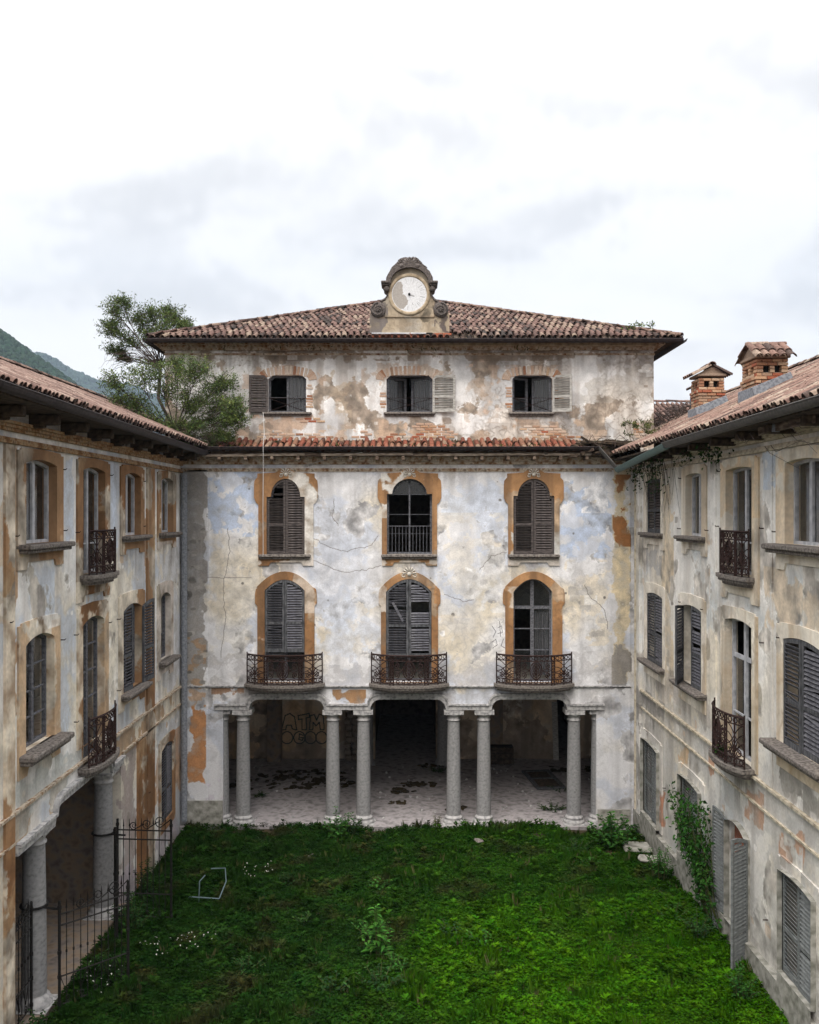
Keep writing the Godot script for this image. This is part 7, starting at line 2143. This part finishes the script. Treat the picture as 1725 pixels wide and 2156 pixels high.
func build_court_plants() -> void:
	var g := func(px: float, py: float) -> Vector3:
		var z: float = 1985.0 * EYE / (py - 1078.0)
		var x: float = (px - 862.5) * z / 1985.0
		return Vector3(x, gh(x, -z), -z)
	weed(g.call(712, 1772), 1.15, 0.5, 16, 0.15, FRESH, "courtyard_shrub", "leafy shrub growing between the second and third portico columns", "shrub", 0.6)
	weed(g.call(1290, 1785), 1.15, 0.8, 28, 0.19, FRESH, "courtyard_shrub", "large leaved shrub at the foot of the portico's right end pilaster", "shrub", 0.7)
	weed(g.call(1338, 1760), 0.75, 0.35, 9, 0.14, DEEP, "courtyard_shrub", "smaller shrub in the right courtyard corner beside the downpipe", "shrub", 0.7)
	weed(g.call(795, 2030), 1.25, 0.34, 9, 0.22, [Color(0.045, 0.14, 0.022), Color(0.06, 0.17, 0.028)], "tall_weed", "tall bright green weed standing in the middle of the courtyard", "weed", 0.36)
	weed(g.call(800, 1880), 0.45, 0.3, 7, 0.17, FRESH, "broad_weed", "low broad leaved weed behind the tall one in mid courtyard", "weed", 0.5)
	weed(g.call(945, 1985), 0.5, 0.3, 8, 0.14, DEEP, "broad_weed", "dark green weed to the right of the tall courtyard weed", "weed", 0.4)
	weed(g.call(800, 2100), 0.6, 0.5, 16, 0.13, DEEP, "broad_weed", "dark clump of weeds in front of the tall courtyard weed", "weed", 0.5)
	weed(g.call(640, 1960), 0.35, 0.3, 8, 0.15, DEEP, "broad_weed", "low weed clump left of the courtyard's centre", "weed", 0.42)
	weed(g.call(430, 1990), 0.4, 0.4, 10, 0.14, FRESH, "broad_weed", "fern-like weed growing beside the left gates", "weed", 0.3)
	weed(g.call(1240, 1830), 0.4, 0.4, 10, 0.13, FRESH, "broad_weed", "fresh green weed clump before the right portico columns", "weed", 0.5)
	weed(g.call(868, 1755), 0.4, 0.2, 6, 0.11, DEEP, "broad_weed", "small leafy weed in front of the portico's middle opening", "weed", 0.6)
	weed(g.call(920, 1742), 0.6, 0.16, 5, 0.11, [Color(0.07, 0.08, 0.03)], "broad_weed", "thin dry stemmed weed against the fourth portico column", "weed", 0.4)
	weed(g.call(980, 1745), 0.3, 0.2, 6, 0.1, DEEP, "broad_weed", "small weed between the fourth and fifth portico columns", "weed", 0.5)
	weed(g.call(775, 1765), 0.3, 0.25, 7, 0.1, [Color(0.07, 0.06, 0.03)], "broad_weed", "brownish weed at the base of the third portico column", "weed", 0.5)
	weed(g.call(1175, 1665) , 0.3, 0.5, 16, 0.11, DEEP, "floor_weed", "weeds spreading on the portico floor left of the last column", "weeds", 0.5)
	weed(g.call(1165, 1708), 0.3, 0.6, 18, 0.1, DEEP, "floor_weed", "low weeds creeping in from the court before the last column", "weeds", 0.5)
	weed(Vector3(1.0, 0.06, -32.5), 0.2, 0.45, 12, 0.11, DEEP, "floor_weed", "dark weeds on the floor deep inside the middle of the portico", "weeds", 0.5)
	weed(Vector3(-4.7, 0.06, -29.6), 0.25, 0.3, 7, 0.11, DEEP, "floor_weed", "small weed beside the first column on the portico floor", "weeds", 0.5)
	weed(Vector3(3.3, 0.06, -33.6), 0.2, 0.2, 6, 0.09, DEEP, "floor_weed", "tuft of weeds by the slatted chest", "weeds", 0.5)
	weed(Vector3(-5.75, 0.1, -17.9), 0.8, 0.5, 16, 0.12, DEEP, "gate_shrub", "shrub growing through the bars of the nearest iron gate", "shrub", 0.5)
	weed(Vector3(-5.9, 0.1, -20.0), 1.0, 0.55, 18, 0.12, DEEP, "gate_shrub", "shrub filling the space between the two open iron gates", "shrub", 0.5)
	weed(Vector3(-6.1, 0.1, -21.9), 1.1, 0.4, 14, 0.11, DEEP, "gate_shrub", "shrub against the wall behind the farther iron gate", "shrub", 0.5)
	weed(Vector3(-6.45, 0.1, -16.2), 0.4, 0.3, 8, 0.12, DEEP, "gate_shrub", "low bush at the foot of the near arcade column", "shrub", 0.5)
	weed(Vector3(-6.3, 0.1, -15.1), 0.8, 0.2, 6, 0.13, FRESH, "gate_shrub", "bright green sprig at the wall end in the bottom left corner", "shrub", 0.5)
	weed(Vector3(-5.6, 0.0, -26.3), 0.35, 0.6, 14, 0.11, DEEP, "broad_weed", "mound of weeds at the foot of the left end pilaster", "weeds", 0.5)
	weed(Vector3(6.0, 0.3, -22.6), 0.9, 0.4, 14, 0.11, FRESH, "wall_weed", "bright weeds climbing the plinth under the middle right window", "weeds", 0.5)
	weed(Vector3(5.9, 0.3, -19.3), 0.7, 0.5, 16, 0.11, DEEP, "wall_weed", "weeds crowding the threshold of the right doorway", "weeds", 0.5)
	weed(Vector3(5.85, 0.4, -16.6), 0.8, 0.35, 14, 0.1, FRESH, "wall_weed", "weeds at the foot of the open shutter on the right wall", "weeds", 0.5)
	weed(Vector3(6.0, 0.45, -15.0), 0.5, 0.3, 10, 0.1, DEEP, "wall_weed", "weeds in the bottom right corner below the plinth", "weeds", 0.5)
	weed(Vector3(-6.3, 3.95, -18.9) + Vector3(12.5, 0.25, 0.2), 0.35, 0.25, 8, 0.09, FRESH, "balcony_weed", "weeds growing on the slab of the right wing's lower balcony", "weeds", 0.5)
	weed(g.call(740, 1760), 0.8, 0.4, 12, 0.12, DEEP, "courtyard_shrub", "dark shrub hugging the front of the third portico column", "shrub", 0.55)
	weed(g.call(1215, 1800), 0.45, 0.55, 18, 0.12, DEEP, "broad_weed", "wide low weeds along the grass edge before the sixth portico column", "weeds", 0.5)
	weed(g.call(560, 1780), 0.3, 0.5, 14, 0.1, DEEP, "broad_weed", "weeds along the grass edge before the first portico column", "weeds", 0.5)
	weed(g.call(780, 1985), 0.55, 0.4, 12, 0.16, FRESH, "broad_weed", "bright leaves crowding the foot of the tall courtyard weed", "weed", 0.36)
	weed(g.call(835, 2060), 0.7, 0.3, 8, 0.16, FRESH, "tall_weed", "second tall weed just right of the tallest one in the courtyard", "weed", 0.34)
	weed(g.call(700, 2110), 0.5, 0.4, 10, 0.15, DEEP, "broad_weed", "dark nettle clump near the bottom edge left of centre", "weed", 0.45)
	weed(g.call(1010, 2010), 0.4, 0.35, 9, 0.14, FRESH, "broad_weed", "green weed clump right of the courtyard's middle", "weed", 0.4)
	weed(g.call(520, 2060), 0.45, 0.4, 10, 0.13, DEEP, "broad_weed", "weed clump near the bottom of the court, left of the middle", "weed", 0.42)
	weed(g.call(1420, 1960), 0.45, 0.4, 10, 0.13, FRESH, "broad_weed", "weed clump on the right of the lawn before the open door", "weed", 0.45)
	weed(g.call(600, 1870), 0.4, 0.35, 9, 0.13, DEEP, "broad_weed", "weed clump beyond the flowers in the left half of the court", "weed", 0.42)
	# creeper on the right wall, spilling from the second ground-floor window down to the door
	var o := thing("wall_creeper", "green creeper climbing the right wall over a shuttered window beside the open door", "creeper", Vector3(6.4, 0.3, -20.4))
	var ws := begin(); var ls := begin()
	for s in 26:
		var z0 := rr(-20.6, -19.2)
		var p := Vector3(6.38, 0.35, z0)
		var q := Vector3(6.34 - rr(0, 0.25), rr(1.4, 2.85), rr(-22.2, -19.6))
		var m := p.lerp(q, 0.55) + Vector3(-rr(0.0, 0.15), 0.25, rr(-0.2, 0.2))
		tube(ws, [p, m, q], 0.012, 0.004, 4)
		for k in 60:
			var t := pow(rng.randf(), 0.7)
			var c := (p.lerp(m, t * 2.0) if t < 0.5 else m.lerp(q, t * 2.0 - 1.0)) + any_dir() * 0.15
			c.x = minf(c.x, 6.46)
			leaf(ls, c, (any_dir() + Vector3(-0.4, -0.3, 0)).normalized(), (Vector3(-1, 0.5, 0) + any_dir() * 0.6).normalized(), rr(0.07, 0.13), rr(0.05, 0.09), tone(FRESH[rng.randi() % 3] * (0.6 if rng.randf() < 0.5 else 0.95)))
	part(o, "stem", done(ws), M.stem, Transform3D()); part(o, "foliage", done(ls), M.leaf, Transform3D())

func build_small_things() -> void:
	# cable hanging down the facade from the left top window
	var st := begin()
	tube(st, [Vector3(-4.26, gy(870), -27.46), Vector3(-4.16, 11.25, -27.0), Vector3(-4.09, 10.88, -26.36), Vector3(-4.09, 10.0, -26.36), Vector3(-4.10, 9.0, -26.37), Vector3(-4.095, 8.0, -26.38), Vector3(-4.10, 7.75, -26.38)], 0.008, 0.008, 4)
	tag(part(self, "hanging_cable", done(st), M.cable), "thin white cable hanging from the left top window down the facade", "cable")
	st = begin()
	tube(st, [Vector3(fx(645), fy(980), -26.9), Vector3(fx(700), fy(965), -26.75), Vector3(fx(765), fy(955), -26.5)], 0.01, 0.01, 4)
	tag(part(self, "loose_wire", done(st), M.wood_pale), "short pale wire slanting up to the eaves right of the left arched window", "cable")
	# bent pale frame of a garden chair in the grass
	var o := thing("chair_frame", "bent pale blue metal chair frame lying in the grass beside the far gate", "chair", Vector3(-4.75, -0.06, -21.6))
	for l in [[Vector3(-0.35, 0.25, 0), Vector3(0.4, 0.22, 0.05)], [Vector3(-0.05, 0.0, 0.15), Vector3(-0.06, 0.6, 0.0), Vector3(0.0, 0.62, -0.3)], [Vector3(0.4, 0.22, 0.05), Vector3(0.5, 0.5, -0.25), Vector3(0.45, 0.75, -0.4), Vector3(0.1, 0.7, -0.5)], [Vector3(-0.4, 0.05, 0.2), Vector3(0.1, 0.1, 0.22)]]:
		st = begin()
		tube(st, l, 0.014, 0.014, 6)
		part(o, "tube", done(st), M.pale_pipe, o.transform)
	# stones: slabs in the right corner, chips in the grass
	var k := 0
	for e in [[6.0, 0.16, -24.9, 0.7, 0.14, 0.5, "flat grey stone slab in the right courtyard corner under the shrub"], [6.05, 0.2, -23.9, 0.5, 0.1, 0.3, "broken stone block against the plinth before the corner"], [-2.6, 0.08, -24.4, 0.32, 0.1, 0.25, "pale stone half buried in the grass left of centre"], [1.9, 0.1, -25.5, 0.25, 0.08, 0.2, "small white stone in the grass in front of the fifth column"], [-6.2, 0.16, -15.7, 0.5, 0.1, 0.4, "stone slab edge at the foot of the near column"], [5.3, 0.16, -19.6, 0.3, 0.08, 0.22, "pale stone in the grass before the right doorway"]]:
		st = begin()
		cbox(st, Vector3.ZERO, Vector3(e[3], e[4], e[5]), 0.03, Basis(), 0.025)
		tag(part(self, "stone_slab", done(st), M.stone_dark if e[3] < 0.4 else M.plinth, Transform3D(Basis(Vector3.UP, rr(-0.6, 0.6)), Vector3(e[0], e[1], e[2]))), e[6], "stone")
		k += 1
	# bare earth and leaf litter along the right wall
	st = begin()
	for i in 420:
		var p := Vector3(rr(4.3, 6.2), 0, rr(-25.4, -21.4))
		p.y = gh(p.x, p.z) + 0.03
		st.set_color(tone(Color(0.11, 0.075, 0.035)))
		leaf(st, p, (any_dir() * Vector3(1, 0.2, 1)).normalized(), (Vector3.UP + any_dir() * 0.4).normalized(), rr(0.05, 0.1), 0.05, tone(Color(0.11, 0.078, 0.038)))
	tag(part(self, "leaf_litter", done(st), M.leaf, Transform3D(), "stuff"), "brown dead leaves on the bare earth by the right wall", "leaves")
	# white flower heads in the grass
	st = begin()
	for i in 90:
		var c = [[-5.0, -18.6], [-4.3, -18.9], [-3.6, -22.8], [-5.7, -17.4]][rng.randi() % 4]
		var p := Vector3(c[0] + rr(-0.4, 0.4), 0, c[1] + rr(-0.4, 0.4))
		p.y = gh(p.x, p.z) + rr(0.2, 0.4)
		leaf(st, p, any_dir(), Vector3.UP, 0.035, 0.03, Color(0.5, 0.5, 0.46))
	tag(part(self, "white_flowers", done(st), M.leaf, Transform3D(), "stuff"), "tiny white flower heads in the grass near the left gates", "flowers")
	# valve and scrawl on the right wall
	o = thing("wall_lamp", "small grey floodlight under the right wing's eaves", "lamp", Vector3(6.05, 10.42, -15.6))
	st = begin()
	lathe(st, [Vector2(0.0, -0.1), Vector2(0.075, -0.1), Vector2(0.07, 0.02), Vector2(0.03, 0.06), Vector2(0, 0.06)], 10)
	part(o, "housing", done(st), M.lead, o.transform)
	st = begin()
	tube(st, [Vector3(0, 0.05, 0), Vector3(0.1, 0.1, 0.0), Vector3(0.35, 0.05, 0)], 0.012, 0.012, 4)
	part(o, "bracket", done(st), M.lead, o.transform)
